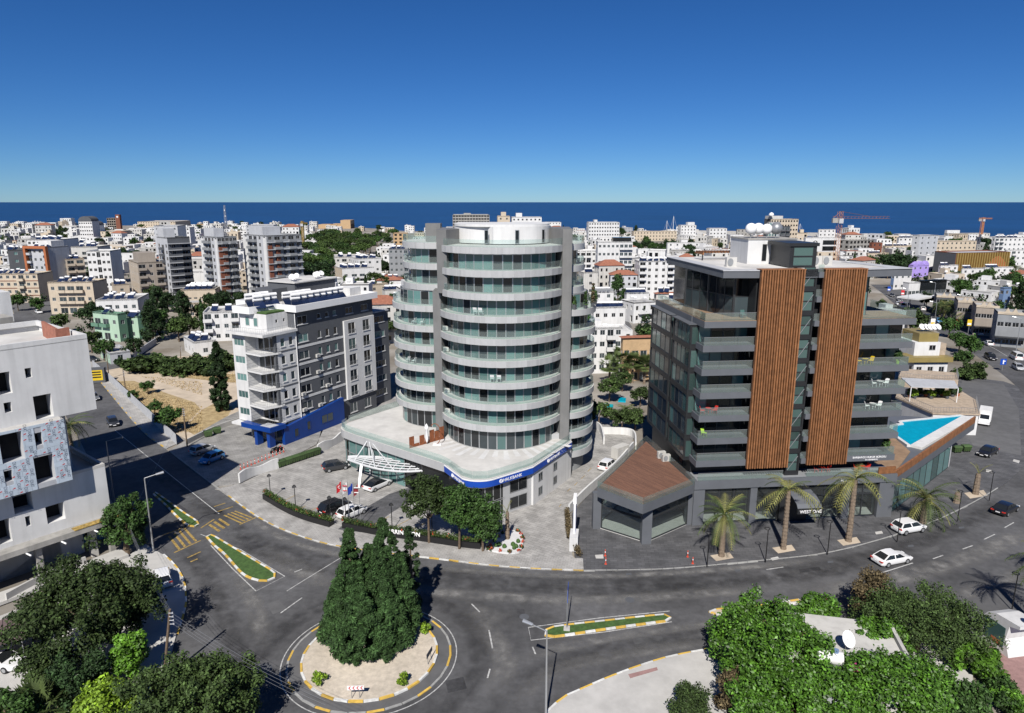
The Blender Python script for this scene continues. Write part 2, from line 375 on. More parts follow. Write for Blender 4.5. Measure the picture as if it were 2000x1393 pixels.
# sea
def sea_mat():
    m = mat('sea', (.004, .03, .1), rough=.32, var=.3, scale=.0035, spec=.25); t = m.node_tree; N = t.nodes; L = t.links
    geo = N.new('ShaderNodeNewGeometry'); mp = N.new('ShaderNodeMapping'); mp.inputs['Scale'].default_value = (.05, .12, .1); L.new(geo.outputs['Position'], mp.inputs[0])
    nz = N.new('ShaderNodeTexNoise'); nz.inputs['Scale'].default_value = 1; nz.inputs['Detail'].default_value = 8; L.new(mp.outputs[0], nz.inputs['Vector'])
    bp = N.new('ShaderNodeBump'); bp.inputs['Strength'].default_value = .8; bp.inputs['Distance'].default_value = 1.2; L.new(nz.outputs['Fac'], bp.inputs['Height'])
    L.new(bp.outputs[0], N['Principled BSDF'].inputs['Normal']); return m
MT['sea'] = sea_mat()
b = MB(); ys = [300, 1500, 4000, 12000, 30000, 90000]
for y0, y1 in zip(ys[:-1], ys[1:]): b.face([(-90000, y0, -2.5), (90000, y0, -2.5), (90000, y1, -2.5), (-90000, y1, -2.5)])
struct(b.build('sea', M('sea')), 'deep blue sea reaching to the horizon')
# roads
kerbA = smooth_line(gp([(60, 610), (120, 668), (185, 735), (270, 835), (330, 882), (400, 937), (445, 970), (500, 1010), (560, 1040), (640, 1065), (740, 1081), (850, 1093), (950, 1106), (1040, 1113), (1140, 1117)]), 1.5)
kerbB = smooth_line(gp([(1140, 1117), (1300, 1114), (1450, 1101), (1600, 1085), (1700, 1062), (1800, 1030), (1880, 995), (1950, 955), (1992, 920), (2018, 880), (2022, 840), (2010, 800), (1985, 755), (1931, 711)]), 1.5)
kerbC = smooth_line(gp([(1931, 711), (1890, 684), (1840, 653), (1790, 622), (1750, 596), (1722, 572), (1700, 556)]), 4)
kerbD = smooth_line(gp([(1745, 556), (1800, 590), (1860, 622), (1930, 652), (2000, 690), (2090, 750), (2150, 830), (2170, 920), (2120, 1030), (2060, 1095), (2000, 1134), (1930, 1158), (1850, 1188), (1640, 1226), (1400, 1268), (1290, 1290), (1180, 1330), (1100, 1365), (1070, 1393), (1048, 1430), (1045, 1500)]), 2.5)
kerbE = smooth_line(gp([(190, 1560), (300, 1430), (322, 1330), (345, 1240), (362, 1180), (360, 1145), (345, 1112), (318, 1085), (285, 1065), (255, 1030), (200, 950), (150, 850), (100, 770), (40, 690), (-40, 620)]), 2)
road = poly('road', kerbA + kerbB[1:] + kerbC[1:] + kerbD + kerbE, .02, M('asphalt'), px=False)
struct(road, 'dark asphalt road curving past the hotel around the roundabout')
def lane(px, wd=.13, c='line_white', dash=None, name='lane_line'): strip(name, smooth_line(gp(px), 1.0), wd, .026, M(c), road, dash)
lane([(225, 841), (320, 918), (428, 1004)], .12)
lane([(560, 1155), (600, 1130), (690, 1075), (735, 1052)][:3], .1)
for a in ([(1497, 1113), (1530, 1108)], [(1720, 1120), (1783, 1100)], [(1822, 1092), (1842, 1085)], [(1880, 1073), (1900, 1066)], [(1922, 1054), (1943, 1044)], [(1962, 1031), (1980, 1021)],
          [(955, 1231), (962, 1267)], [(921, 1180), (937, 1196)], [(1040, 1264), (1046, 1278)], [(957, 1307), (952, 1325)], [(590, 1168), (548, 1198)], [(1392, 1244), (1412, 1241)], [(575, 1118), (590, 1112)]):
    lane(a, .14)
lane([(1700, 562), (1745, 584), (1800, 612), (1870, 650), (1940, 680), (2010, 725)], .14)
# worn dusty streaks and dark wheel tracks: soft edged films on the asphalt
def film_mat(name, col, k):
    m = mat(name, col, rough=.9, var=.15, scale=2); t = m.node_tree; N = t.nodes; L = t.links; at = N.new('ShaderNodeAttribute'); at.attribute_name = 'film'; nz = N.new('ShaderNodeTexNoise'); nz.inputs['Scale'].default_value = .7; nz.inputs['Detail'].default_value = 6
    geo = N.new('ShaderNodeNewGeometry'); L.new(geo.outputs['Position'], nz.inputs['Vector']); mr = N.new('ShaderNodeMapRange'); mr.inputs[1].default_value = .3; mr.inputs[2].default_value = .75; mr.inputs[4].default_value = k; L.new(nz.outputs['Fac'], mr.inputs[0])
    mu = N.new('ShaderNodeMath'); mu.operation = 'MULTIPLY'; L.new(at.outputs['Fac'], mu.inputs[0]); L.new(mr.outputs[0], mu.inputs[1]); L.new(mu.outputs[0], N['Principled BSDF'].inputs['Alpha']); MT[name] = m
film_mat('dust_film', (.2, .196, .19), 1.0); film_mat('tyre_film', (.03, .03, .032), .5)
FZ = [.0212]
def film(px, wd, kind='dust_film', closed=None):
    P = resample(smooth_line(closed or gp(px), 1.0), 1.2); n = len(P); FZ[0] += .0002; b = MB(); cols = []
    for o_, a in ((wd / 2, 0), (wd / 5, 1), (-wd / 5, 1), (-wd / 2, 0)):
        b.v += [(*p, FZ[0]) for p in offset(P, o_)]; cols += [a * min(1, i / 4, (n - 1 - i) / 4) for i in range(n)]
    for r in range(3):
        for i in range(n - 1): b.f.append((r * n + i, r * n + i + 1, (r + 1) * n + i + 1, (r + 1) * n + i)); b.m.append(0)
    me = b.mesh('worn_streak' if kind == 'dust_film' else 'wheel_track', M(kind)); at = me.attributes.new('film', 'FLOAT', 'POINT'); at.data.foreach_set('value', cols); obj(me.name, me, road)
film([(1560, 1160), (1700, 1140), (1820, 1112), (1920, 1080), (2010, 1035)], 3.2); film([(1840, 1178), (1920, 1148), (2010, 1110)], 2.2); film([(455, 1118), (490, 1165), (505, 1210), (520, 1262)], 2.2)
film([(880, 1180), (940, 1200), (1010, 1215)], 3.5); film([(900, 1200), (960, 1245), (985, 1300), (960, 1370)], 3.0); film([(500, 1070), (600, 1120), (680, 1150)], 3.5); film([(640, 1120), (800, 1150), (960, 1165), (1140, 1172), (1320, 1162), (1500, 1148)], 2.4); film([(1000, 1290), (1150, 1255), (1330, 1228), (1500, 1210)], 1.6); film([(1000, 1380), (1080, 1310), (1230, 1275), (1400, 1250)], 2.0); film([(470, 1000), (560, 1055), (700, 1092), (900, 1115), (1140, 1126), (1400, 1114), (1600, 1094)], 1.4)
film([(300, 920), (430, 1010), (520, 1062), (640, 1094), (850, 1120), (1140, 1140), (1400, 1130), (1640, 1100), (1850, 1040), (1960, 975)], 3.0, 'tyre_film'); film([(430, 1035), (560, 1098), (760, 1130), (1000, 1150), (1200, 1155), (1450, 1140), (1700, 1108)], 2.4, 'tyre_film'); film([(960, 1393), (1020, 1330), (1130, 1285), (1330, 1245), (1520, 1215)], 3.0, 'tyre_film')
film(None, 2.6, 'tyre_film', [(-13.1 + 10.2 * math.cos(math.radians(a)), 56.1 + 10.2 * math.sin(math.radians(a))) for a in range(-60, 215, 8)]); film([(350, 1060), (400, 1120), (440, 1200), (470, 1290), (520, 1370)], 2.6, 'tyre_film')
for q in ([(1080, 1140), (1150, 1141), (1152, 1150), (1080, 1149)], [(640, 1098), (690, 1108), (682, 1116), (632, 1105)], [(1235, 1250), (1290, 1241), (1296, 1249), (1240, 1259)], [(1560, 1112), (1600, 1107), (1604, 1113), (1563, 1119)], [(455, 1040), (480, 1052), (468, 1060), (443, 1048)], [(1010, 1190), (1024, 1190), (1026, 1206), (1011, 1206)], [(870, 1330), (905, 1322), (912, 1345), (875, 1354)], [(520, 1180), (545, 1172), (560, 1190), (533, 1200)], [(1800, 1075), (1830, 1066), (1836, 1073), (1806, 1083)], [(350, 985), (372, 1000), (364, 1006), (342, 990)]): poly('repair_patch', q, .0212 + .0001 * rnd.random(), M(rnd.choice(['asphalt_far', 'asphalt_dark'])), parent=road)
# yellow zebra bars and rumble bars
def bars(q, n, fill=.5, frame=True, c='line_yellow'):
    a, b_, c_, d = [G(*p) for p in q]           # a-b one end, d-c other end; bars run from a-d side to b-c side
    for i in range(n):
        t0 = (i + (1 - fill) / 2) / n; t1 = t0 + fill / n
        def L_(u, v, t): return (u[0] + (v[0] - u[0]) * t, u[1] + (v[1] - u[1]) * t)
        m_ = MB(); m_.face([(*L_(a, b_, t0), .027), (*L_(a, b_, t1), .027), (*L_(d, c_, t1), .027), (*L_(d, c_, t0), .027)]); 
        if m_.v: m_.build('zebra_bar', M(c), road)
bars([(434, 1008), (462, 997), (496, 1010), (468, 1024)], 4, .45)
bars([(404, 1028), (432, 1011), (452, 1024), (424, 1041)], 3, .45)
bars([(325, 1050), (365, 1030), (388, 1055), (345, 1076)], 4, .42)
for a in ([(424, 1000), (455, 990)], [(468, 1025), (500, 1011)], [(392, 1032), (418, 1015)], [(318, 1046), (360, 1030)], [(340, 1080), (392, 1056)], [(366, 1090), (392, 1078)], [(372, 1098), (386, 1092)], [(418, 990), (440, 983)]):
    lane(a, .22, 'line_yellow')
# islands
def island(pts, label, inset=.35, grass='turf'):
    P = smooth_line(gp(pts + [pts[0]], .15), .5)[:-1]
    a = sum(P[i][0] * P[(i + 1) % len(P)][1] - P[(i + 1) % len(P)][0] * P[i][1] for i in range(len(P)))
    if a < 0: P = P[::-1]
    I = offset(P, .2, True); b = MB(); b.prism(I, .0, .13); o = b.build('traffic_island', M(grass)); tag(o, label, 'traffic island')
    kerbs(P + [P[0]], o, YW, 1.05, .22, .0, .17, side=1)
    return P
I1 = island([(400, 1046), (413, 1043), (440, 1058), (470, 1076), (505, 1097), (530, 1112), (540, 1121), (534, 1131), (515, 1135), (493, 1131), (474, 1122), (458, 1106), (436, 1081), (416, 1064)], 'grassed triangular traffic island with yellow and white kerb, pointed at its upper end')
island([(390, 1025), (373, 1029), (351, 1015), (322, 986), (297, 963), (303, 960), (330, 978), (360, 1000), (385, 1016)], 'small narrow grassed traffic island mostly in shade of the unfinished building')
island([(1064, 1242), (1061, 1236), (1067, 1226), (1088, 1221), (1175, 1211), (1302, 1198), (1312, 1205), (1308, 1212), (1287, 1215), (1200, 1227), (1137, 1236), (1083, 1244)], 'long grassed traffic island with blue sign and yellow and white kerb')
island([(1384, 1194), (1391, 1201), (1440, 1195), (1487, 1188), (1560, 1178), (1612, 1172), (1600, 1166), (1577, 1167), (1490, 1180), (1440, 1184), (1387, 1190)], 'low traffic island running behind the ivy covered house', grass='dirt')
for P in ([(392, 1044), (470, 1086 - 12), (556, 1126), (500, 1155), (455, 1112), (412, 1066)], [(1308, 1194), (1175, 1207), (1032, 1226), (1037, 1251), (1180, 1235), (1312, 1215)]):
    strip('edge_line', gp(P), .12, .026, M('line_white'), road)
# roundabout
RC = (-13.1, 56.1)
def circ(r, n, c=RC, a0=0, a1=2 * math.pi): return [(c[0] + r * math.cos(a0 + (a1 - a0) * i / n), c[1] + r * math.sin(a0 + (a1 - a0) * i / n)) for i in range(n)]
b = MB(); b.prism(circ(7.3, 64), 0, .08); ra = b.build('roundabout', M('asphalt_far')); tag(ra, 'round traffic island of pale gravel with ring of yellow and white kerb stones', 'roundabout')
b = MB(); b.prism(circ(6.1, 64), .05, .2); b.build('gravel_bed', M('gravel'), ra)
for r, c, z1, L in ((7.5, ['kerb_yellow', 'kerb_grey', 'kerb_grey'], .1, 1.5), (6.25, YW, .24, 1.3)):
    P = circ(r, 120); kerbs(P + [P[0]], ra, c, L, .2, 0, z1)
P = circ(7.95, 90); strip('edge_line', P + [P[0]], .1, .026, M('line_white'), road)
# pavements and plots
def pave(name, pts, m, z=.14, label=None, px=True): return struct(poly(name, pts, z, m, px, th=z - .003), label)
def stone_mat(name, c, c2, mortar, bw=.9, bh=.45, rot=0.0, big=(.12, .12)):
    m = mat(name, c, rough=.85, var=.1, scale=1.5, big=big); t = m.node_tree; N = t.nodes; L = t.links
    geo = N.new('ShaderNodeNewGeometry'); mp = N.new('ShaderNodeMapping'); mp.inputs['Rotation'].default_value = (0, 0, rot); L.new(geo.outputs['Position'], mp.inputs[0])
    br = N.new('ShaderNodeTexBrick'); br.inputs['Color1'].default_value = (*c, 1); br.inputs['Color2'].default_value = (*c2, 1); br.inputs['Mortar'].default_value = (*mortar, 1)
    br.inputs['Scale'].default_value = 1; br.inputs['Mortar Size'].default_value = .02; br.inputs['Brick Width'].default_value = bw; br.inputs['Row Height'].default_value = bh; L.new(mp.outputs[0], br.inputs['Vector'])
    pb = N['Principled BSDF']; old = pb.inputs['Base Color'].links[0].from_socket
    nz = N.new('ShaderNodeTexNoise'); nz.inputs['Scale'].default_value = .5; nz.inputs['Detail'].default_value = 7; L.new(geo.outputs['Position'], nz.inputs['Vector'])
    mr = N.new('ShaderNodeMapRange'); mr.inputs[1].default_value = .3; mr.inputs[2].default_value = .7; mr.inputs[3].default_value = .75; mr.inputs[4].default_value = 1.25; L.new(nz.outputs['Fac'], mr.inputs[0])
    L.new(mul(N, L, br.outputs['Color'], mr.outputs[0]), pb.inputs['Base Color']); MT[name] = m; return m
stone_mat('stone_hotel', (.27, .262, .25), (.33, .32, .305), (.17, .165, .16), 1.0, .5, .6)
stone_mat('stone_walk', (.31, .3, .285), (.36, .35, .335), (.2, .195, .19), .6, .3, .2)
stone_mat('stone_slate', (.07, .071, .076), (.1, .1, .105), (.05, .05, .052), .9, .45, .1)
stone_mat('stone_apt', (.22, .215, .205), (.27, .262, .25), (.15, .15, .145), .8, .4, -.5)
HB = [(1118, 1085), (1112, 1000), (1165, 945), (1232, 880), (1238, 845), (1150, 800), (900, 760), (640, 790), (620, 870), (470, 945), (420, 955)]
def seg(P, a, b_): # part of a polyline between the points nearest to pixels a and b
    A, B = G(*a), G(*b_); i = min(range(len(P)), key=lambda k: math.dist(P[k], A)); j = min(range(len(P)), key=lambda k: math.dist(P[k], B)); return P[i:j + 1]
fc = pave('hotel_forecourt', seg(kerbA, (425, 955), (1140, 1117)) + gp(HB, .14), M('stone_hotel'), label='pale grey stone forecourt in front of the round tower', px=False)
walk = strip('footpath', offset(resample(seg(kerbA, (425, 955), (1140, 1117)), 1.5), 1.5), 2.6, .146, M('stone_walk'), fc)
ap = pave('apartment_forecourt', seg(kerbA, (330, 882), (418, 950)) + gp([(466, 945), (618, 868), (650, 800), (560, 760), (440, 815), (365, 858)], .14), M('stone_apt'), label='grey paved forecourt of the white and grey apartment block', px=False)
pl = pave('plaza', seg(kerbB, (1140, 1117), (1985, 755)) + gp([(1960, 745), (1880, 735), (1800, 720), (1700, 760), (1400, 830), (1260, 850), (1236, 884), (1168, 948), (1116, 1003), (1122, 1085)], .14), M('stone_slate'), label='dark slate plaza around the timber clad building', px=False)
lp_ = pave('pavement', seg(kerbD, (1400, 1268), (1070, 1393)) + gp([(1048, 1430), (1045, 1600), (1900, 1600), (1900, 1250), (1650, 1240)], .14), M('concrete_light'), label='pale concrete pavement below the lower carriageway', px=False)
lw = pave('pavement', seg(kerbE, (322, 1330), (285, 1065)) + gp([(250, 1085), (200, 1120), (60, 1180), (-150, 1260), (-200, 1500), (150, 1500)], .14), M('concrete_light'), label='pale concrete corner pavement beside the unfinished white building', px=False)
rw = pave('pavement', seg(kerbD, (2000, 690), (1850, 1188)) + gp([(1900, 1250), (2600, 1300), (2600, 900), (2300, 700)], .14), M('asphalt_far'), label='dark forecourt beyond the outer kerb of the bend', px=False)
sw = pave('pavement', seg(kerbA, (120, 668), (326, 880)) + gp([(360, 860), (318, 838), (215, 745), (150, 672)], .14), M('stone_walk'), label='grey footpath along the hoarding of the vacant lot', px=False)
kerbs(seg(kerbA, (185, 735), (326, 880)), sw, ['kerb_yellow', 'kerb_grey', 'kerb_grey'], 1.4)
kerbs(seg(kerbA, (330, 882), (425, 955)), ap, ['kerb_grey'], 1.4)
kerbs(seg(kerbA, (445, 970), (1140, 1117)), fc, YW, 1.2)
kerbs(seg(kerbB, (1142, 1117), (1950, 955)), pl, ['kerb_grey'], 1.3)
kerbs(seg(kerbD, (1400, 1268), (1070, 1393)), lp_, YW, 1.3, side=-1)
kerbs(seg(kerbE, (345, 1240), (318, 1085)), lw, YW, 1.1, side=-1)
poly('paving_patch', [(1227, 1317), (1283, 1303), (1285, 1309), (1231, 1325)], .15, M('pink_paving'), parent=lp_)
for q in ([(1505, 1090), (1519, 1087), (1523, 1092), (1508, 1095)], [(1709, 1039), (1722, 1037), (1725, 1042), (1711, 1044)], [(1162, 1084), (1178, 1083), (1179, 1091), (1164, 1091)], [(1926, 917), (1936, 918), (1937, 923), (1926, 922)], [(1980, 897), (1992, 900), (1990, 905), (1978, 901)]):
    poly('pale_slab', q, .15, M('concrete_light'), parent=pl)
# vacant lot
lot = struct(poly('vacant_lot', [(205, 716), (250, 702), (470, 690), (520, 690), (520, 800), (440, 838), (372, 862), (322, 836), (216, 742)], .012, M('dirt')), 'vacant lot of pale dirt track and dry grass')
for q in ([(225, 744), (262, 744), (325, 768), (380, 786), (392, 800), (372, 818), (345, 840), (318, 828)], [(270, 712), (330, 720), (400, 732), (470, 730), (470, 748), (415, 744), (360, 738), (312, 728)], [(395, 800), (425, 785), (455, 795), (440, 822), (380, 850), (360, 838)]):
    poly('dry_grass_patch', q, .02, M('drygrass'), parent=lot)
st = struct(poly('side_street', [(60, 740), (160, 712), (205, 707), (255, 700), (285, 680), (300, 682), (270, 712), (215, 722), (150, 735)], .016, M('asphalt_far')), 'small side street beyond the vacant lot')
struct(poly('side_street', [(1215, 640), (1170, 548), (1180, 546), (1235, 640)], .016, M('asphalt_far')), 'narrow grey street between white houses right of the round tower')
struct(poly('side_street', [(20, 590), (75, 575), (130, 590), (110, 620), (130, 665), (90, 690), (40, 650)], .016, M('asphalt_far')), 'grey street among houses behind the unfinished building')
poly('asphalt_yard', [(1880, 742), (1960, 750), (1990, 800), (1995, 890), (1900, 870), (1860, 800)], .145, M('asphalt_far'), parent=pl)
# ---------------------------------------------------------------- the round tower on its podium
def wpart(b, name, mats, parent, smooth=None):        # a part whose shape was written in world coordinates
    o = b.build(name, mats, parent, smooth=smooth); o.location = tuple(-c for c in parent.location); return o
def put(me, name, parent, x, y, z, rz=0, sc=None):     # a shared mesh at a world place, under an unrotated thing
    return obj(name, me, parent, (x - parent.location.x, y - parent.location.y, z - parent.location.z), rz, sc)
TW = thing('round_tower', 'tall round grey and glass apartment tower with ringed balconies', 'apartment tower', (-1.5, 104, 0))
TC = (-1.5, 102.3)
def arc(c, rx, ry, a0, a1, n): return [(c[0] + rx * math.cos(math.radians(a0 + (a1 - a0) * i / n)), c[1] + ry * math.sin(math.radians(a0 + (a1 - a0) * i / n))) for i in range(n + 1)]
ZB = [9.1 + 3.13 * k for k in range(9)]
LC, RCN = (-11.3, 110.5), (7.8, 105.5)
def lobes(k, d=0.0):
    small = k >= 6
    f = arc(TC, 9.4 + d, 9.4 + d, 206 if small else 184, 356, 40)
    l = arc(LC, (6.0 if small else 7.9) + d, (6.6 if small else 7.6) + d, 270, 90, 36)
    r = arc(RCN, (3.2 if small else 5.1) + d, (5.0 if small else 6.6) + d, -90, 90, 30)
    return f, l, r
PANE = [window_mesh(g_, 'alu', 1.3, 2.1, 0) for g_ in ('glass_teal', 'glass', 'glass_dark')]
TALL = [window_mesh(g_, 'alu', 1.3, 2.9, 0) for g_ in ('glass_teal', 'glass', 'glass_dark')]
def rail_mesh(L, h=1.0, key='rail_glass', th=.02):
    k = ('rail', round(L, 2), h, key)
    if k not in UNIT:
        b = MB(); b.box(-L / 2, L / 2, -th, 0, 0, h); UNIT[k] = b.mesh('balustrade_panel', M(key))
    return UNIT[k]
def along(P, step, fn):
    R = resample(P, step)
    for a, b_ in zip(R[:-1], R[1:]): fn((a[0] + b_[0]) / 2, (a[1] + b_[1]) / 2, math.atan2(b_[1] - a[1], b_[0] - a[0]), math.dist(a, b_))
def curtain(P, z, meshes, parent, wts=(4, 3, 3), step=1.32, name='window', h0=2.1):
    R = rnd
    def f(x, y, a, d):
        me = R.choices(meshes, wts)[0]; put(me, name, parent, x, y, z, a, (d / 1.3, 1, 1))
    along(P, step, f)
for k, zb in enumerate(ZB):
    F_, L_, R_ = lobes(k); th = .92
    core = [(-8.6, 108), (5.5, 108)]
    b = MB(); b.prism(F_ + [(7.9, 108), (-10.9, 108)], zb, zb + th, 0, 1); wpart(b, 'balcony_slab', [M('tower_metal'), M('terrace')], TW, 30)
    b = MB(); b.prism(L_ + [(-6, 118), (-6, 103.5)], zb + .004, zb + th - .004, 0, 1); wpart(b, 'balcony_slab', [M('tower_metal'), M('terrace')], TW, 30)
    b = MB(); b.prism(R_ + [(4, 111), (4, 98)], zb + .008, zb + th - .008, 0, 1); wpart(b, 'balcony_slab', [M('tower_metal'), M('terrace')], TW, 30)
    me = UNIT.get('fascia')
    if me is None: q = MB(); q.box(-.74, .74, -.03, .0, .02, .9); me = UNIT['fascia'] = q.mesh('fascia_panel', M('fascia_panel'))
    for P in (F_, L_[:20]): along(P, 1.5 if P is F_ else 1.75, lambda x, y, a, d: put(me, 'fascia_panel', TW, x, y, zb, a if P is F_ else a + math.pi, (d / 1.5, 1, 1)))
    # balustrades
    for P in (lobes(k, -.12)):
        along(P if P[0][0] != TC[0] else P, 1.5, lambda x, y, a, d: put(rail_mesh(1.5), 'balustrade_panel', TW, x, y, zb + th, a, (d / 1.5, 1, 1)))
    if k < 8:
        fg, lg, rg = lobes(k, -1.25 if k < 6 else -1.1); lg = lg[:30]; rg = rg[:24]
        for P, wt in ((fg, (6, 3, 2)), (lg, (5, 3, 3)), (rg, (4, 3, 4))): curtain(P, zb + th + .01, PANE, TW, wt)
        b = MB(); b.prism(lobes(k, -1.5)[0] + [(7, 108), (-10, 108)], zb + th, zb + 3.13); b.prism([(x, y) for x, y in lobes(k, -1.5)[1]] + [(-6, 116), (-6, 105)], zb + th, zb + 3.13); b.prism(lobes(k, -1.5)[2] + [(4, 109), (4, 100)], zb + th, zb + 3.13)
        wpart(b, 'inner_wall', M('midgrey'), TW)
# ground storey of the tower on the podium
fg, lg, rg = lobes(0, -1.0)
for P in (fg, lg[:30]): curtain(P, 6.12, TALL, TW, (3, 4, 2))
b = MB(); b.prism(lobes(0, -1.2)[0] + [(7, 108), (-10, 108)], 5.9, 9.1); b.prism(lobes(0, -1.2)[1] + [(-6, 117), (-6, 104)], 5.9, 9.1); wpart(b, 'inner_wall', M('midgrey'), TW)
# low right wing below the podium level
for zz in (2.9, 5.97):
    P = lobes(0)[2]; b = MB(); b.prism(P + [(4, 111), (4, 98)], zz, zz + 1.0); wpart(b, 'balcony_slab', M('tower_metal'), TW, 30)
    curtain(lobes(0, -1.2)[2][:22], zz + 1.01, PANE, TW, (3, 3, 5))
    along(lobes(0, -.12)[2], 1.5, lambda x, y, a, d: put(rail_mesh(1.5), 'balustrade_panel', TW, x, y, zz + 1.0, a, (d / 1.5, 1, 1)))
b = MB(); b.prism(lobes(0, -1.4)[2] + [(4, 109), (4, 100)], 0, 9.1); wpart(b, 'inner_wall', M('midgrey'), TW)
# upright fins
b = MB(); b.prism([(-11.6, 100.0), (-10.4, 99.6), (-8.7, 103.4), (-8.7, 107), (-11.6, 107)], 5.95, 28.3); wpart(b, 'fin_wall', M('tower_fin'), TW)
b = MB(); b.prism([(-10.7, 98.6), (-9.2, 97.6), (-7.6, 102.0), (-7.6, 107), (-10.7, 107)], 28.25, 37.2); wpart(b, 'fin_wall', M('tower_fin'), TW)
b = MB(); b.prism([(7.2, 98.5), (8.5, 98.0), (8.7, 107), (5.2, 107), (5.2, 103.2)], 2.0, 37.3); wpart(b, 'fin_wall', M('tower_fin'), TW)
# roof storey
b = MB(); b.prism(arc((-1.7, 104.5), 6.9, 5.4, 180, 255, 12) + arc((-1.2, 104.2), 6.9, 6.2, 258, 360, 16) + [(5.7, 112), (-8.6, 112)], 35.2, 37.6); b.prism(arc((-1.5, 104.5), 7.1, 6.0, 180, 360, 24) + [(5.5, 111), (-8.4, 111)], 37.55, 37.9)
wpart(b, 'roof_house', M('white'), TW, 40)
for px_ in (950, 1010, 1062):
    x = V(px_, 470, 98)[0]; y = 104.2 - 6.2 * math.sqrt(max(0, 1 - ((x + 1.2) / 6.9) ** 2)) - .05
    put(window_mesh('glass_dark', 'alu', .6, 1.9, 0), 'window', TW, x, y, 35.25, math.atan2(x + 1.2, 6.9) * .8)
b = MB(); b.box(-13.2, -10.9, 106.5, 109, 35.1, 37.8); wpart(b, 'plant_box', M('tower_fin'), TW)
# --- podium
PD = thing('podium', 'two storey glass and grey podium with paved terrace under the round tower', 'podium', (-6, 96, 0))
left_c = arc((-24.2, 104.6), 3.0, 3.0, 150, 235, 10); cor = arc((-4.3, 86.6), 3.4, 3.6, 232, 305, 14)
FR = left_c + [(-24.6, 100.9), (-16, 94.0), (-9.2, 88.5)] + cor + [(2.8, 87.8), (8.9, 97.9)]
OUT = FR + [(8.9, 112), (-6, 117), (-19.75, 115.9)]
INN = offset(OUT, .35, True)
b = MB(); b.prism(OUT, 4.9, 6.1, 0, 1); wpart(b, 'terrace_slab', [M('tower_metal'), M('terrace')], PD)
INW = offset(FR, .7); b = MB(); b.prism(INW + [(7.5, 111), (-6, 116), (-19, 115)], .1, 4.9); wpart(b, 'inner_wall', M('glass_dark'), PD)
def panel_run(P, z0, z1, step, glass, frame, parent, name='window', bars=0):
    h = z1 - z0
    me = window_mesh(glass, frame, step, h, bars)
    along(P, step, lambda x, y, a, d: put(me, name, parent, x, y, z0, a, (d / step, 1, 1)))
INF = offset(FR, .6)
def between(P, x0, x1): return [p for p in P if x0 <= p[0] <= x1]
lobby = [p for p in INF if p[0] < -9.0]
panel_run(lobby, .15, 2.55, 1.8, 'glass_teal', 'alu', PD); panel_run(lobby, 2.56, 4.88, 1.8, 'glass_teal', 'alu', PD)
bank = [INF[i] for i in range(len(INF)) if INF[i][0] >= -9.4][:-3]
bank = [p for p in INF if p[0] > -9.6 and p[1] < 88.6 and p[0] < -1.2] + [(-.6, 85.9)]
panel_run(bank, .15, 2.4, 1.25, 'glass_dark', 'alu', PD); panel_run(bank, 2.55, 4.88, 1.25, 'glass_dark', 'alu', PD)
def wall_seg(p, q, z0, z1, th, m, name, parent):
    d = Vector((q[0] - p[0], q[1] - p[1])).normalized(); n = Vector((-d.y, d.x)) * th
    b = MB(); b.prism([p, q, (q[0] + n.x, q[1] + n.y), (p[0] + n.x, p[1] + n.y)], z0, z1); return wpart(b, name, M(m), parent)
g0, g1 = (-1.2, 85.35), (2.9, 88.55)
wall_seg(g0, g1, .14, 4.9, .5, 'tower_metal', 'grey_wall', PD)
for zz in (.5, 2.9):
    for t in (.5,):
        x = g0[0] + (g1[0] - g0[0]) * t; y = g0[1] + (g1[1] - g0[1]) * t; a = math.atan2(g1[1] - g0[1], g1[0] - g0[0])
        put(window_mesh('glass_dark', 'alu', 3.0, 1.75, 1), 'window', PD, x + .01, y - .01, zz, a)
w0, w1 = (2.92, 88.2), (8.95, 98.15)
wall_seg(w0, w1, .14, 5.0, .4, 'white', 'white_wall', PD)
a = math.atan2(w1[1] - w0[1], w1[0] - w0[0])
for t in (.17, .55):
    for zz in (1.0, 3.1):
        put(window_mesh('glass', 'steel', 1.15, 1.2, 1), 'window', PD, w0[0] + (w1[0] - w0[0]) * t, w0[1] + (w1[1] - w0[1]) * t, zz, a)
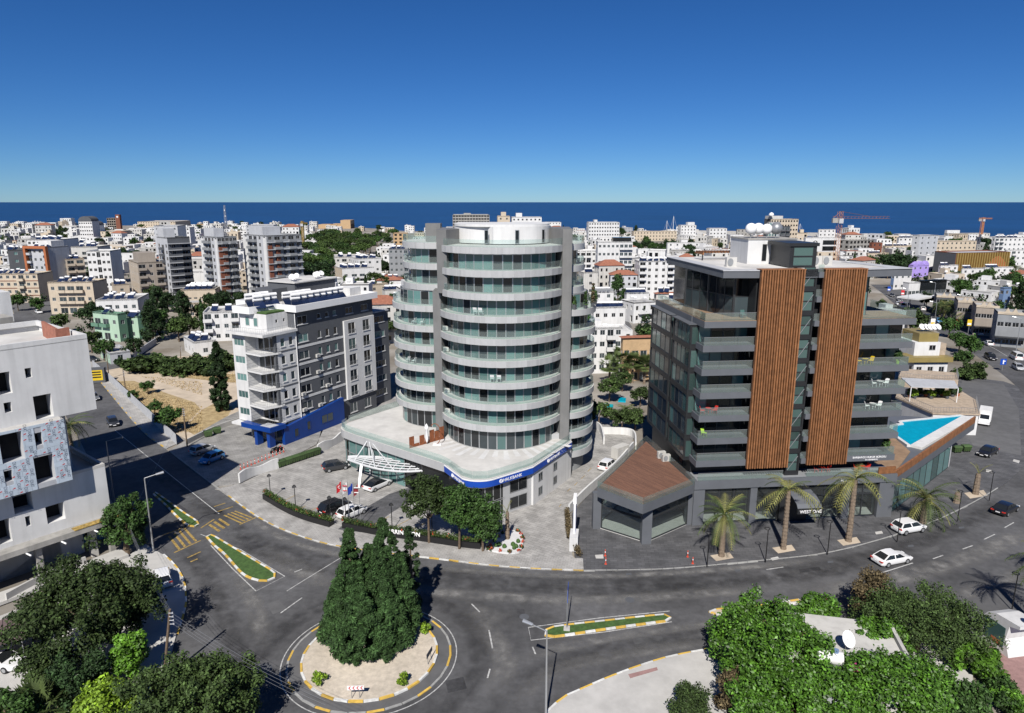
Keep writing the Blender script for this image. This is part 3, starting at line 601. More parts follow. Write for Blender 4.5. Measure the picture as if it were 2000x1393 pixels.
# blue sign band
BS = [p for p in FR if p[0] > -9.3]; BO = offset(BS, -.1)
b = MB(); b.ringwall(BO, offset(BS, -.02), 5.02, 5.86, 0, closed=False); sg = wpart(b, 'sign_band', M('blue_sign'), PD)
b = MB(); b.ringwall(offset(BS, -.12), offset(BS, -.01), 5.87, 6.0, 0, closed=False); wpart(b, 'sign_trim', M('white_plain'), PD)
def podium_text(px_, py_, s, size, p, q):
    d = Vector((q[0] - p[0], q[1] - p[1])).normalized(); x0, y0 = p
    # find the point of the line p-q seen at px
    t = 0; best = 1e9
    for i in range(200):
        u = i / 199; x = p[0] + (q[0] - p[0]) * u; y = p[1] + (q[1] - p[1]) * u; e = abs(PX(x, y, 5.4)[0] - px_)
        if e < best: best = e; t = u
    x = p[0] + (q[0] - p[0]) * t + d.y * .13; y = p[1] + (q[1] - p[1]) * t - d.x * .13
    o = text_obj('sign_lettering', s, size, M('letter'), PD, (x - PD.location.x, y - PD.location.y, 5.2), (math.pi / 2, 0, math.atan2(d.y, d.x)), .015)
    # the ring mark before the word
    w_ = o.dimensions.x / 2 + size * .55; cx_, cy_ = x - d.x * w_, y - d.y * w_
    for rr in (-.12, .12):
        mb = MB(); R_ = size * .36
        for i in range(7):
            a0 = math.radians(-75 + i * 25 - 12); a1 = a0 + math.radians(25); sgn = 1 if rr > 0 else -1
            for aa, bb in ((a0, a1),):
                q1 = (cx_ + d.x * sgn * (R_ * math.cos(aa) + .02), cy_ + d.y * sgn * (R_ * math.cos(aa) + .02), 5.2 + size * .35 + R_ * math.sin(aa)); q2 = (cx_ + d.x * sgn * (R_ * math.cos(bb) + .02), cy_ + d.y * sgn * (R_ * math.cos(bb) + .02), 5.2 + size * .35 + R_ * math.sin(bb))
                mb.tube(q1, q2, .05, n=4)
        mb.tube((cx_ + d.x * rr, cy_ + d.y * rr, 5.2 + size * .12), (cx_ + d.x * rr, cy_ + d.y * rr, 5.2 + size * .6), .045, n=4)
        wpart(mb, 'sign_mark', M('letter'), PD)
podium_text(898, 920, 'HALKBANK', .62, (-9.2, 88.5), cor[0]); podium_text(1000, 920, 'HALKBANK', .62, cor[-1], (2.8, 87.8)); podium_text(1082, 885, 'HALKBANK', .62, (2.8, 87.8), (8.9, 97.9))
# terrace balustrade
along(offset(FR, .18), 1.9, lambda x, y, a, d: put(rail_mesh(1.86, 1.05), 'balustrade_panel', PD, x, y, 6.1, a, (d / 1.9, 1, 1)))
along([(-26.6, 107), (-19.75, 115.7)], 1.9, lambda x, y, a, d: put(rail_mesh(1.86, 1.05), 'balustrade_panel', PD, x, y, 6.1, a, (d / 1.9, 1, 1)))
for i in range(15):                                    # pale paving strips fanning out from the tower
    t = math.radians(205 + i * 8.6); r0 = 8.6; r1 = 11.2 if i % 2 else 12.2
    w0_ = .022; q = [(TC[0] + r * math.cos(t + s * w0_ * 1.6), TC[1] + r * math.sin(t + s * w0_ * 1.6)) for r, s in ((r0, -1), (r1, -1), (r1, 1), (r0, 1))]
    b = MB(); b.face([(x, y, 6.106) for x, y in q]); wpart(b, 'paving_strip', M('white'), PD)
# entrance canopy of white tubes
CN = thing('entrance_canopy', 'leaf shaped white steel tube canopy over the hotel entrance', 'canopy', (-14, 91, .14))
fz = 3.1
fc_px = [(680, 898), (712, 909), (744, 917), (782, 921), (820, 920), (867, 916)]
front = [Vector((*G(x, y, fz + .5 * i / 5), fz + .5 * i / 5)) for i, (x, y) in enumerate(fc_px)]
FRONT = []
for i in range(25):
    t = i / 24 * 5; k = min(4, int(t)); u = t - k
    p0, p1, p2, p3 = (front[max(0, k - 1)], front[k], front[k + 1], front[min(5, k + 2)])
    FRONT.append(.5 * (2 * p1 + (p2 - p0) * u + (2 * p0 - 5 * p1 + 4 * p2 - p3) * u * u + (3 * p1 - p0 - 3 * p2 + p3) * u ** 3))
apex = Vector((*G(720, 857, 6.0), 6.0)); tipL, tipR = FRONT[0], FRONT[-1]
base_b = [tipL.lerp(tipR, t) + Vector((.9, 1.2, 0)) * (math.sin(math.pi * t) ** .6) * 2.2 for t in [i / 24 for i in range(25)]]
b = MB(); b.path(FRONT, .17, 8); wpart(b, 'front_beam', M('canopy_white'), CN, 40)
for i in range(1, 9):
    t = i / 9; pts = [FRONT[k].lerp(base_b[k], t) + Vector((0, 0, .55 * math.sin(math.pi * t))) for k in range(25)]
    b = MB(); b.path(pts, .1, 6); wpart(b, 'long_rib', M('canopy_white'), CN, 40)
for k in range(2, 24, 2):
    b = MB(); b.path([FRONT[k].lerp(base_b[k], t / 6) + Vector((0, 0, .55 * math.sin(math.pi * t / 6))) for t in range(7)], .075, 6); wpart(b, 'cross_rib', M('canopy_white'), CN, 40)
b = MB(); b.path(base_b, .1, 6); wpart(b, 'back_beam', M('canopy_white'), CN)
for q in (FRONT[2], FRONT[8], FRONT[13], base_b[14], base_b[20], tipR, base_b[4]):
    b = MB(); b.tube(apex, q, .085, n=6); wpart(b, 'strut', M('canopy_white'), CN)
b = MB(); b.tube((apex.x, apex.y, .0 + .14), apex, .14, n=8); wpart(b, 'mast', M('canopy_white'), CN)
b = MB(); b.tube((*G(701, 953, .14), .14), FRONT[4], .2, .26, n=4); wpart(b, 'support_leg', M('alu'), CN)
# terrace furniture
def world_thing(name, label, cat, x, y, z, group=None): return thing(name, label, cat, (x, y, z), 0, group)
sx = world_thing('garden_screen', 'rust coloured laser cut metal screens stepping across the podium terrace', 'screen', -12.5, 93.5, 6.1)
A = Vector(G(800, 876, 6.1)); B = Vector(G(868, 857, 6.1))
for i in range(7):
    p = A.lerp(B, i / 7); q = A.lerp(B, (i + .93) / 7); h = [1.7, .5, 1.5, 1.0, 1.9, 1.6, 2.0][i]
    d = (q - p).normalized(); n = Vector((-d.y, d.x)) * .05; b = MB(); b.prism([p, q, q + n, p + n], 6.1, 6.1 + h); wpart(b, 'screen_panel', M('rust'), sx)
ux, uy = G(834, 868, 6.1)
um = world_thing('parasol', 'closed white cantilever parasol with curved rust red arm on the terrace', 'parasol', ux, uy, 6.1)
b = MB(); pts = [(1.2 + .9 * math.cos(t), 0, 1.6 + 1.6 * math.sin(t)) for t in [math.radians(-80 + i * 17) for i in range(13)]]; b.path(pts, .06, 6); b.build('curved_arm', M('rust'), um)
b = MB(); b.lathe([(.08, .3), (.2, .6), (.26, 1.0), (.18, 2.3), (.34, 2.5), (.3, 2.7), (.1, 3.1), (.02, 3.2)], 10); b.build('folded_canopy', M('white_plain'), um, smooth=50)
b = MB(); b.box(.9, 2.1, -.5, .5, 0, .1); b.build('base_plate', M('white_plain'), um)
# ---------------------------------------------------------------- the timber clad building
W0 = (23.4, 82.5); WA = math.radians(5.5)
W1 = thing('timber_clad_building', 'dark glass building with two tall timber slat panels', 'building', (*W0, 0), WA)
def WL(x, y):                                  # world to local of that building
    dx, dy = x - W0[0], y - W0[1]; return (dx * math.cos(WA) + dy * math.sin(WA), -dx * math.sin(WA) + dy * math.cos(WA))
def WG(px, py, z): return WL(*G(px, py, z))
def pb(b, name, m, smooth=None, parent=None): return b.build(name, [M(k) for k in m] if isinstance(m, (list, tuple)) else M(m), parent or W1, smooth=smooth)
def wp(me, name, x, y, z, rz=0, sc=None, parent=None): return obj(name, me, parent or W1, (x, y, z), rz, sc)
def bx(name, m, *a): b = MB(); b.box(*a); return pb(b, name, m)
SZ = [8 + 3 * k for k in range(7)]
bx('core_wall', 'cladding_dark', 2.6, 24.2, 2.6, 19.0, .2, 26.0)
bx('core_wall', 'cladding_dark', 6.6, 20.2, .9, 18.5, 26.0, 32.0)
def rails(x0, x1, y, z, n, h=1.0, side=None):
    for i in range(n):
        L = (x1 - x0) / n; wp(rail_mesh(round(L - .03, 2), h, 'rail_glass_green'), 'balustrade_panel', x0 + L * (i + .5), y, z)
    b = MB(); b.box(x0, x1, y - .03, y + .02, z + h, z + h + .04); pb(b, 'handrail', 'steel')
for k, z in enumerate(SZ):
    for (x0, x1) in ((0, 6.6), (19.8, 26.8 + .1 * k)):
        bx('balcony_slab', 'cladding', x0, x1, 0, 4.2, z, z + .8)
        rails(x0 + .1, x1 - .1, .12, z + .8, 3)
        s0 = x0 + .12 if x0 == 0 else x1 - .12
        wp(rail_mesh(1.7, 1.0, 'rail_glass_green'), 'balustrade_panel', s0, 1.0, z + .8, math.pi / 2)
        if k < 6:
            n = 4
            for i in range(n):
                L = (x1 - x0 - .3) / n; g_ = rnd.choice(['glass', 'glass_dark', 'glass_teal', 'glass_dark'])
                wp(window_mesh(g_, 'frame_dark', 1.6, 2.15, 0), 'window', x0 + .15 + L * (i + .5), 2.2, z + .82, 0, (L / 1.6, 1, 1))
            for i in range(2):
                wp(window_mesh('glass_green', 'frame_dark', 1.0, 2.15, 0), 'window', x0 + .25 if x0 == 0 else x1 - .4, 2.75 + i, z + .82, -math.pi / 2 if x0 == 0 else math.pi / 2)
# timber slat panels
def slat_panel(x0, x1, z0, z1, label):
    T = thing('timber_screen', label, 'timber screen', (*W0, 0), WA)
    b = MB(); b.box(x0 + .05, x1 - .05, -.05, .12, z0 + .2, z1 - .05); b.build('backing_panel', M('slat_back'), T)
    n = 17; p = (x1 - x0) / n; sm = MB(); sm.box(-.085, .085, -.45, -.06, 0, z1 - z0); me = sm.mesh('slat', M('timber'))
    for i in range(n): obj('slat', me, T, (x0 + p * (i + .5), 0, z0 + rnd.uniform(-.02, .02)))
    b = MB(); b.box(x0, x1, -.45, 1.0, z1 + .01, z1 + .1); b.build('top_cap', M('timber'), T)
slat_panel(6.5, 12.1, 7.7, 33.0, 'tall timber slat screen nearer the round tower')
slat_panel(14.5, 20.0, 7.9, 33.0, 'tall timber slat screen nearer the swimming pool')
# stair core between the screens
bx('stair_frame', 'cladding_dark', 12.1, 12.3, .3, 2.6, 6.2, 33); bx('stair_frame', 'cladding_dark', 13.75, 13.95, .3, 2.6, 6.2, 33)
for k in range(9):
    z = 6.3 + 3 * k
    if z > 31: break
    bx('spandrel', 'cladding_dark', 12.3, 13.75, .3, 2.6, z, z + .55)
    for j in range(2): wp(window_mesh('glass_green', 'frame_dark', 1.4, 1.2, 0), 'window', 13.02, .45, z + .56 + 1.22 * j)
    b = MB(); b.tube((12.4, .36, z + .7), (13.7, .36, z + 2.6), .05, n=4); pb(b, 'stair_string', 'steel')
    bx('balcony_slab', 'cladding', 13.96, 14.9, -.1, 2.5, z + 1.7, z + 2.4)
    wp(rail_mesh(.75, .9, 'rail_glass_green'), 'balustrade_panel', 14.2, 0.0, z + 2.4)
b = MB(); b.box(11.7, 15.2, 3.2, 3.5, 33, 35.6); b.box(11.7, 12.0, 3.5, 8.4, 33, 35.6); b.box(14.9, 15.2, 3.5, 8.4, 33, 35.6); b.box(11.5, 15.4, 3.0, 9, 35.6, 36.0); pb(b, 'stair_head', 'cladding_dark')
for j in range(2): wp(window_mesh('glass_green', 'frame_dark', 2.6, 1.15, 0), 'window', 13.45, 3.19, 33.15 + 1.2 * j)
bx('cross_beam', 'cladding_dark', 12.1, 14.5, .2, 1.0, 32.1, 33.0)
bx('roof_house', 'white', 8.9, 15.6, 9.2, 15, 32.9, 36.1); bx('roof_house_cap', 'concrete', 8.8, 15.7, 9.1, 15.1, 36.1, 36.25)
wp(window_mesh('glass_dark', 'frame_dark', .6, 2.2, 0), 'window', 11.2, 9.19, 33.3)
# penthouse
PH = [(1.75, 12.5), (4.7, 3.0), (6.7, 3.0)]
def glass_run(P, z, h, step, glass='glass', frame='frame_dark'):
    me = window_mesh(glass, frame, step, h, 0); R = P
    for a, b_ in zip(P[:-1], P[1:]):
        n = max(1, round(math.dist(a, b_) / step))
        for i in range(n):
            t = (i + .5) / n; d = math.dist(a, b_) / n
            wp(me, 'window', a[0] + (b_[0] - a[0]) * t, a[1] + (b_[1] - a[1]) * t, z, math.atan2(b_[1] - a[1], b_[0] - a[0]), (d / step, 1, 1))
glass_run(PH, 26.82, 2.6, 1.6); glass_run(PH, 29.43, 2.5, 1.6, 'glass_dark')
b = MB(); b.prism([(2.0, 12.6), (4.9, 3.2), (6.7, 3.2), (6.7, 18), (2.0, 18)], 26.8, 31.99); pb(b, 'core_wall', 'glass_dark')
for x, y in ((4.72, 2.9), (3.2, 7.6), (1.8, 12.3)): bx('post', 'frame_dark', x - .12, x + .12, y - .12, y + .12, 26.8, 32)
glass_run([(20.1, 2.6), (22.2, 2.6), (22.8, 6)], 26.82, 5.1, 1.4, 'glass_teal')
b = MB(); b.prism([(20.1, 2.8), (22.0, 2.8), (22.6, 6), (22.6, 18), (20.1, 18)], 26.8, 31.98); pb(b, 'core_wall', 'glass_dark')
b = MB(); b.prism([(2.2, .6), (6.9, .2), (20, .2), (26.6, .9), (22.5, 21.5), (1.9, 21.5)], 32.0, 32.9, 0, 1); pb(b, 'roof_slab', ['cladding', 'roofpale'])
b = MB(); b.ringwall([(2.1, .5), (6.9, .1), (6.9, .12)], [(4.1, 1.6), (7.0, 1.3), (7.0, 1.32)], 32.85, 32.97, closed=False); b.prism([(1.8, 21.6), (2.1, .5), (3.6, 1.9), (3.4, 21.6)], 32.91, 32.98); pb(b, 'roof_edge', 'palegrey'); b = MB(); b.prism([(20.2, .1), (26.8, .8), (24.8, 10.8), (23.0, 10.6), (24.3, 2.2), (20.2, 1.6)], 32.91, 32.98); pb(b, 'roof_edge', 'palegrey')
b = MB(); b.prism([(0, .05), (6.55, .05), (6.55, 2.9), (4.6, 2.9), (1.6, 12.6), (1.6, 19), (0, 19.4)], 26.802, 26.86); pb(b, 'roof_deck', 'deck_light')
b = MB(); b.prism([(19.9, .1), (27.3, .1), (27.3, 10), (22.7, 10), (22.7, 2.5), (19.9, 2.5)], 26.802, 26.86); pb(b, 'roof_deck', 'deck_light')
bx('roof_slab', 'cladding', -.1, 6, 4.21, 19.5, 26.0, 26.8); bx('roof_slab', 'cladding', 20, 27.4, 4.21, 12, 26.0, 26.8)
for i in range(10): wp(rail_mesh(1.85, 1.0, 'rail_glass_green'), 'balustrade_panel', .05, 1 + i * 1.9, 26.86, math.pi / 2)
for i in range(5): wp(rail_mesh(1.85, 1.0, 'rail_glass_green'), 'balustrade_panel', 27.2, 1 + i * 1.9, 26.86, math.pi / 2)
for i in range(13):
    bx('pergola_slat', 'timber', 5.2 + i * .45, 5.35 + i * .45, 15.5, 18.5, 33.9, 34.1)
for x in (5.1, 11): bx('pergola_beam', 'timber', x, x + .2, 15.4, 18.6, 33.7, 33.9); bx('pergola_post', 'frame_dark', x, x + .15, 15.5, 15.65, 32.9, 33.7)
# left side: two bays of projecting glass boxes
for k in range(6):
    z = 8.3 + 3 * k - .3
    for (y0, y1) in ((2.6, 9.3), (10.3, 19.2)):
        b = MB(); b.box(-.75, 2.5, y0, y1, z, z + .42); b.box(-.75, 2.5, y0, y1, z + 2.78, z + 2.98); b.box(-.75, -.55, y0, y0 + .2, z + .42, z + 2.78); b.box(-.75, -.55, y1 - .2, y1, z + .42, z + 2.78); pb(b, 'bay_frame', 'cladding_dark')
        n = 4; L = (y1 - y0 - .4) / n
        for i in range(n): wp(window_mesh(rnd.choice(['glass_green', 'glass', 'glass', 'glass_teal']), 'frame_dark', 1.6, 2.36, 0), 'window', -.62, y1 - .2 - L * (i + .5), z + .42, -math.pi / 2, (L / 1.6, 1, 1))
        wp(window_mesh('glass_green', 'frame_dark', 1.6, 2.3, 0), 'window', .2, y0 - .01, z + .45)
        if k == 5:
            b = MB(); b.prism([(-1.0, y0 - .1), (.4, y0 - .1), (.4, y1 + .1), (-1.0, y1 + .1)], z + 2.99, z + 3.06); pb(b, 'bay_roof', 'cladding')
bx('side_wall', 'cladding_dark', .4, 2.6, 9.0, 10.6, 6.2, 26); bx('side_wall', 'cladding_dark', .2, 2.6, 2.5, 19.2, .2, 8.2)
wp(window_mesh('redbrown', 'frame_dark', 1.5, 2.0, 0), 'door', .18, 6, 6.3, -math.pi / 2)
# podium front
b = MB(); b.box(-.2, 27.2, -.5, 3.0, 5.15, 6.25); pb(b, 'podium_fascia', 'cladding')
rails(.3, 11.6, -.2, 6.25, 6, .95); rails(14.8, 25.6, -.2, 6.25, 6, .95)
bx('terrace_floor', 'midgrey', .2, 26.8, -.2, 2.5, 6.251, 6.3)
for x0, x1 in ((-.15, 1.3), (7.4, 8.3), (20.0, 21.0), (25.0, 27.1)): bx('column', 'cladding', x0, x1, -.35, .8, .14, 5.15)
bx('shop_floor', 'concrete_light', .3, 26.5, .2, 2.58, .145, .25)
def shop(x0, x1, n, y=.1):
    L = (x1 - x0) / n
    for i in range(n):
        for z0, h in ((.3, 3.1), (3.42, 1.7)):
            k = ('shop', round(L, 2), h)
            if k not in UNIT:
                b = MB(); fw = .08
                b.box(-L / 2, L / 2, -.06, .06, 0, fw, 1); b.box(-L / 2, L / 2, -.06, .06, h - fw, h, 1); b.box(-L / 2, -L / 2 + fw, -.06, .06, fw, h - fw, 1); b.box(L / 2 - fw, L / 2, -.06, .06, fw, h - fw, 1); b.box(-L / 2 + fw, L / 2 - fw, -.012, .012, fw, h - fw, 0); UNIT[k] = b.mesh('shop_window', [M('shop_glass'), M('frame_dark')])
            wp(UNIT[k], 'shop_window', x0 + L * (i + .5), y, z0)
shop(1.35, 7.35, 3); shop(8.35, 11.4, 1); shop(15.4, 19.95, 2); shop(21.05, 24.95, 2)
bx('entrance_box', 'cladding_dark', 11.5, 15.3, -.3, 2.4, .14, 5.14)
# entrance awning with sign
aw = [(-.55, 4.6), (-2.0, 4.35), (-3.2, 3.85), (-3.6, 3.3)]
b = MB()
for (y0, z0), (y1, z1) in zip(aw[:-1], aw[1:]): b.add([(12.2, y0, z0), (15.4, y0, z0), (15.4, y1, z1), (12.2, y1, z1), (12.2, y0, z0 - .12), (15.4, y0, z0 - .12), (15.4, y1, z1 - .12), (12.2, y1, z1 - .12)], [(0, 3, 2, 1), (4, 5, 6, 7), (0, 4, 7, 3), (1, 2, 6, 5)])
pb(b, 'awning', 'cladding'); bx('awning_board', 'cladding_dark', 12.1, 15.5, -3.75, -3.55, 2.75, 3.42)
text_obj('sign_lettering', 'WEST ONE', .58, M('letter'), W1, (13.8, -3.78, 2.88), (math.pi / 2, 0, 0), .02, sx=1.0)
text_obj('sign_lettering', 'BARBAROS HUKUK BÜROSU', .36, M('letter'), W1, (23.3, -.03, 8.42), (math.pi / 2, 0, 0), .015)
text_obj('sign_lettering', 'AV. BARBAROS', .26, M('letter'), W1, (23.6, -.03, 8.1), (math.pi / 2, 0, 0), .015)
text_obj('sign_lettering', 'lounge', .6, M('letter'), W1, (20.2, -.53, 5.45), (math.pi / 2, 0, 0), .02)
# low shop with deck roof
SP = thing('corner_shop', 'single storey glazed shop with reddish plank deck roof', 'shop', (*W0, 0), WA)
ks = [WG(1262, 862, 6.2), WG(1167, 953, 6.2), WG(1256, 986, 6.2), WG(1356, 946, 6.2)]
b = MB(); b.prism(ks, 5.0, 6.2); b.build('roof_fascia', M('cladding'), SP)
ki = [(x * .985 + sum(p[0] for p in ks) / 4 * .015, y * .985 + sum(p[1] for p in ks) / 4 * .015) for x, y in ks]
def plank_mat():
    m = mat('deck_planks', (.17, .085, .055), rough=.75, var=.2, scale=1.5); t = m.node_tree; N = t.nodes; L = t.links
    geo = N.new('ShaderNodeNewGeometry'); mp = N.new('ShaderNodeMapping'); mp.inputs['Rotation'].default_value = (0, 0, 1.0); L.new(geo.outputs['Position'], mp.inputs[0])
    br = N.new('ShaderNodeTexBrick'); br.inputs['Color1'].default_value = (.2, .1, .065, 1); br.inputs['Color2'].default_value = (.13, .066, .045, 1); br.inputs['Mortar'].default_value = (.05, .028, .02, 1)
    br.inputs['Scale'].default_value = 1; br.inputs['Mortar Size'].default_value = .012; br.inputs['Brick Width'].default_value = 2.6; br.inputs['Row Height'].default_value = .17; L.new(mp.outputs[0], br.inputs['Vector']); L.new(br.outputs['Color'], N['Principled BSDF'].inputs['Base Color']); MT['deck_planks'] = m
plank_mat()
b = MB(); b.prism(ki, 6.2, 6.26); b.build('deck', M('deck_planks'), SP)
for a, c in zip(ks, ks[1:] + ks[:1]):
    L = math.dist(a, c); n = max(2, round(L / 1.9)); ang = math.atan2(c[1] - a[1], c[0] - a[0])
    for i in range(n):
        t = (i + .5) / n; obj('balustrade_panel', rail_mesh(1.8, .9, 'rail_glass_green'), SP, (a[0] + (c[0] - a[0]) * t, a[1] + (c[1] - a[1]) * t, 6.2), ang, (L / n / 1.85, 1, 1))
gs = [WL(10.9, 81.6), WL(16.4, 77.5), WL(23.1, 82.7)]
for p in gs + [ks[0]]:
    b = MB(); b.box(p[0] - .6, p[0] + .6, p[1] - .35, p[1] + .5, .14, 5.0); b.build('column', M('cladding'), SP)
for a, c in ((gs[0], gs[1]), (gs[1], gs[2]), (ks[0], gs[0])):
    L = math.dist(a, c) - 1.2; ang = math.atan2(c[1] - a[1], c[0] - a[0]); mx = ((a[0] + c[0]) / 2, (a[1] + c[1]) / 2)
    for z0, h in ((.3, 2.9), (3.25, 1.7)):
        bb = MB(); fw = .1
        bb.box(-L / 2, L / 2, -.06, .06, 0, fw, 1); bb.box(-L / 2, L / 2, -.06, .06, h - fw, h, 1); bb.box(-L / 2, -L / 2 + fw, -.06, .06, fw, h - fw, 1); bb.box(L / 2 - fw, L / 2, -.06, .06, fw, h - fw, 1); bb.box(-L / 2 + fw, L / 2 - fw, -.012, .012, fw, h - fw, 0)
        bb.build('shop_window', [M('shop_glass'), M('frame_dark')], SP, (*mx, z0), ang)
b = MB(); b.prism([gs[0], gs[1], gs[2], (gs[2][0], gs[2][1] + 5), (gs[0][0] + 3, gs[0][1] + 8)], .141, .28); b.build('shop_floor', M('offwhite'), SP)
b = MB(); b.box(gs[2][0] - 7, gs[2][0] - .2, gs[2][1] + 4, gs[2][1] + 4.3, .28, 5); b.build('back_wall', M('greywall'), SP)
# pool wing
PW = thing('pool_wing', 'angular glazed wing with timber parapet and turquoise roof pool', 'building wing', (*W0, 0), WA)
tip = WG(1906, 816, 6.3); inn = WL(49.6, 85.6); bk = WG(1745, 812, 5.4)
b = MB(); b.prism([(26.9, -.3), tip, (tip[0] - 1.5, tip[1] + 1.6), bk, (27.2, 14), (26.9, 3)], 4.3, 5.5); b.build('roof_slab', M('cladding'), PW)
def wl_run(a, c, z0, z1, th, m, name):
    d = Vector((c[0] - a[0], c[1] - a[1])).normalized(); n = Vector((-d.y, d.x)) * th; b = MB(); b.prism([a, c, (c[0] + n.x, c[1] + n.y), (a[0] + n.x, a[1] + n.y)], z0, z1); return b.build(name, M(m), PW)
wl_run((27.0, -.28), tip, 5.45, 6.5, .25, 'timber', 'timber_parapet'); wl_run((24.6, -.42), (27.0, -.28), 6.28, 7.2, .2, 'timber', 'timber_parapet')
poolp = [WG(1741, 846, 5.6), WG(1778, 872, 5.6), WG(1880, 814, 5.6), WG(1760, 826, 5.6), WG(1765, 831, 5.6), WG(1745, 834, 5.6)]
b = MB(); b.prism(poolp, 5.3, 5.75); b.build('pool_water', M('water_pool'), PW)
for i, (a, c) in enumerate(zip(poolp, poolp[1:] + poolp[:1])):
    L = Vector((c[0] - a[0], c[1] - a[1])).normalized(); nn = Vector((L.y, -L.x)) * (1.6 if i == 1 else .5); b = MB(); b.prism([a, c, (c[0] + nn.x, c[1] + nn.y), (a[0] + nn.x, a[1] + nn.y)], 5.31 + .004 * i, 5.85 + .004 * i); b.build('pool_edge', M('white'), PW)
b = MB(); b.prism([(26.9, .2), WG(1778, 882, 5.6), WG(1741, 850, 5.6), (26.9, 6)], 5.45, 5.6); b.build('deck', M('deck_light'), PW)
g2 = WL(68.6, 102.0); a = (27.2, .3)
d = Vector((g2[0] - a[0], g2[1] - a[1])); L = d.length; d.normalize(); n = 9
for i in range(n):
    p = Vector(a) + d * (L * (i + .5) / n); ang = math.atan2(d.y, d.x)
    obj('shop_window', window_mesh('glass_teal', 'frame_dark', 2.4, 4.1, 0), PW, (p.x, p.y, .18), ang, (L / n / 2.4, 1, 1))
b = MB(); q = Vector((-d.y, d.x)); A_ = Vector(a) + q * .1; B_ = Vector(g2) + q * .1; b.prism([A_, B_, B_ + q * 6, A_ + q * 14], .14, 4.3); b.build('inner_wall', M('cladding_dark'), PW)
wl_run(g2, (g2[0] + .8, g2[1] + .7), .14, 4.3, 3, 'white', 'end_wall')
# ---------------------------------------------------------------- shared building tools
class Fr:                                             # an upright local frame: x along a facade, y into the building
    def __init__(s, o, ang): s.o = o; s.a = ang; s.c, s.s = math.cos(ang), math.sin(ang)
    def loc(s, x, y): dx, dy = x - s.o[0], y - s.o[1]; return (dx * s.c + dy * s.s, -dx * s.s + dy * s.c)
    def wld(s, x, y): return (s.o[0] + x * s.c - y * s.s, s.o[1] + x * s.s + y * s.c)
    def hit(s, px, py, yl=0.0):                       # sight line meets the facade plane y = yl: local x and height
        d = ray(px, py); ny = (-s.s, s.c); t = (yl + s.o[0] * ny[0] + s.o[1] * ny[1]) / (d[0] * ny[0] + d[1] * ny[1])
        return s.loc(d[0] * t, d[1] * t)[0], H + d[2] * t
    def g(s, px, py, z): return s.loc(*G(px, py, z))
def holed(b, x0, x1, z0, z1, holes, y=0.0, depth=.14, m=0, mb=0, flip=None):
    """a facade in the plane y with real recesses; flip maps (x, y) of the facade to the building's plan"""
    f = flip or (lambda x, y_: (x, y_))
    xs = sorted({x0, x1, *[min(max(v, x0), x1) for h in holes for v in h[:2]]}); zs = sorted({z0, z1, *[min(max(v, z0), z1) for h in holes for v in h[2:]]})
    def inside(x, z): return any(h[0] < x < h[1] and h[2] < z < h[3] for h in holes)
    def P(x, yy, z): q = f(x, yy); return (q[0], q[1], z)
    for zi in range(len(zs) - 1):
        i = 0
        while i < len(xs) - 1:
            zc = (zs[zi] + zs[zi + 1]) / 2
            if inside((xs[i] + xs[i + 1]) / 2, zc): i += 1; continue
            j = i
            while j < len(xs) - 1 and not inside((xs[j] + xs[j + 1]) / 2, zc): j += 1
            b.face([P(xs[i], y, zs[zi]), P(xs[j], y, zs[zi]), P(xs[j], y, zs[zi + 1]), P(xs[i], y, zs[zi + 1])], m); i = j
    for (a, c, d, e) in holes:
        Y = y + depth
        b.face([P(a, Y, d), P(c, Y, d), P(c, Y, e), P(a, Y, e)], mb)
        b.face([P(a, y, d), P(c, y, d), P(c, Y, d), P(a, Y, d)], m); b.face([P(a, Y, e), P(c, Y, e), P(c, y, e), P(a, y, e)], m)
        b.face([P(a, y, d), P(a, Y, d), P(a, Y, e), P(a, y, e)], m); b.face([P(c, Y, d), P(c, y, d), P(c, y, e), P(c, Y, e)], m)
def rail_bars(b, P, z, h=1.0, step=.35, r=.018, m=0):
    R = resample(P, step)
    for p in R: b.tube((p[0], p[1], z), (p[0], p[1], z + h), r, n=3, m=m, caps=False)
    for p, q in zip(P[:-1], P[1:]): b.tube((*p, z + h), (*q, z + h), r * 1.6, n=4, m=m); b.tube((*p, z + .08), (*q, z + .08), r, n=3, m=m)
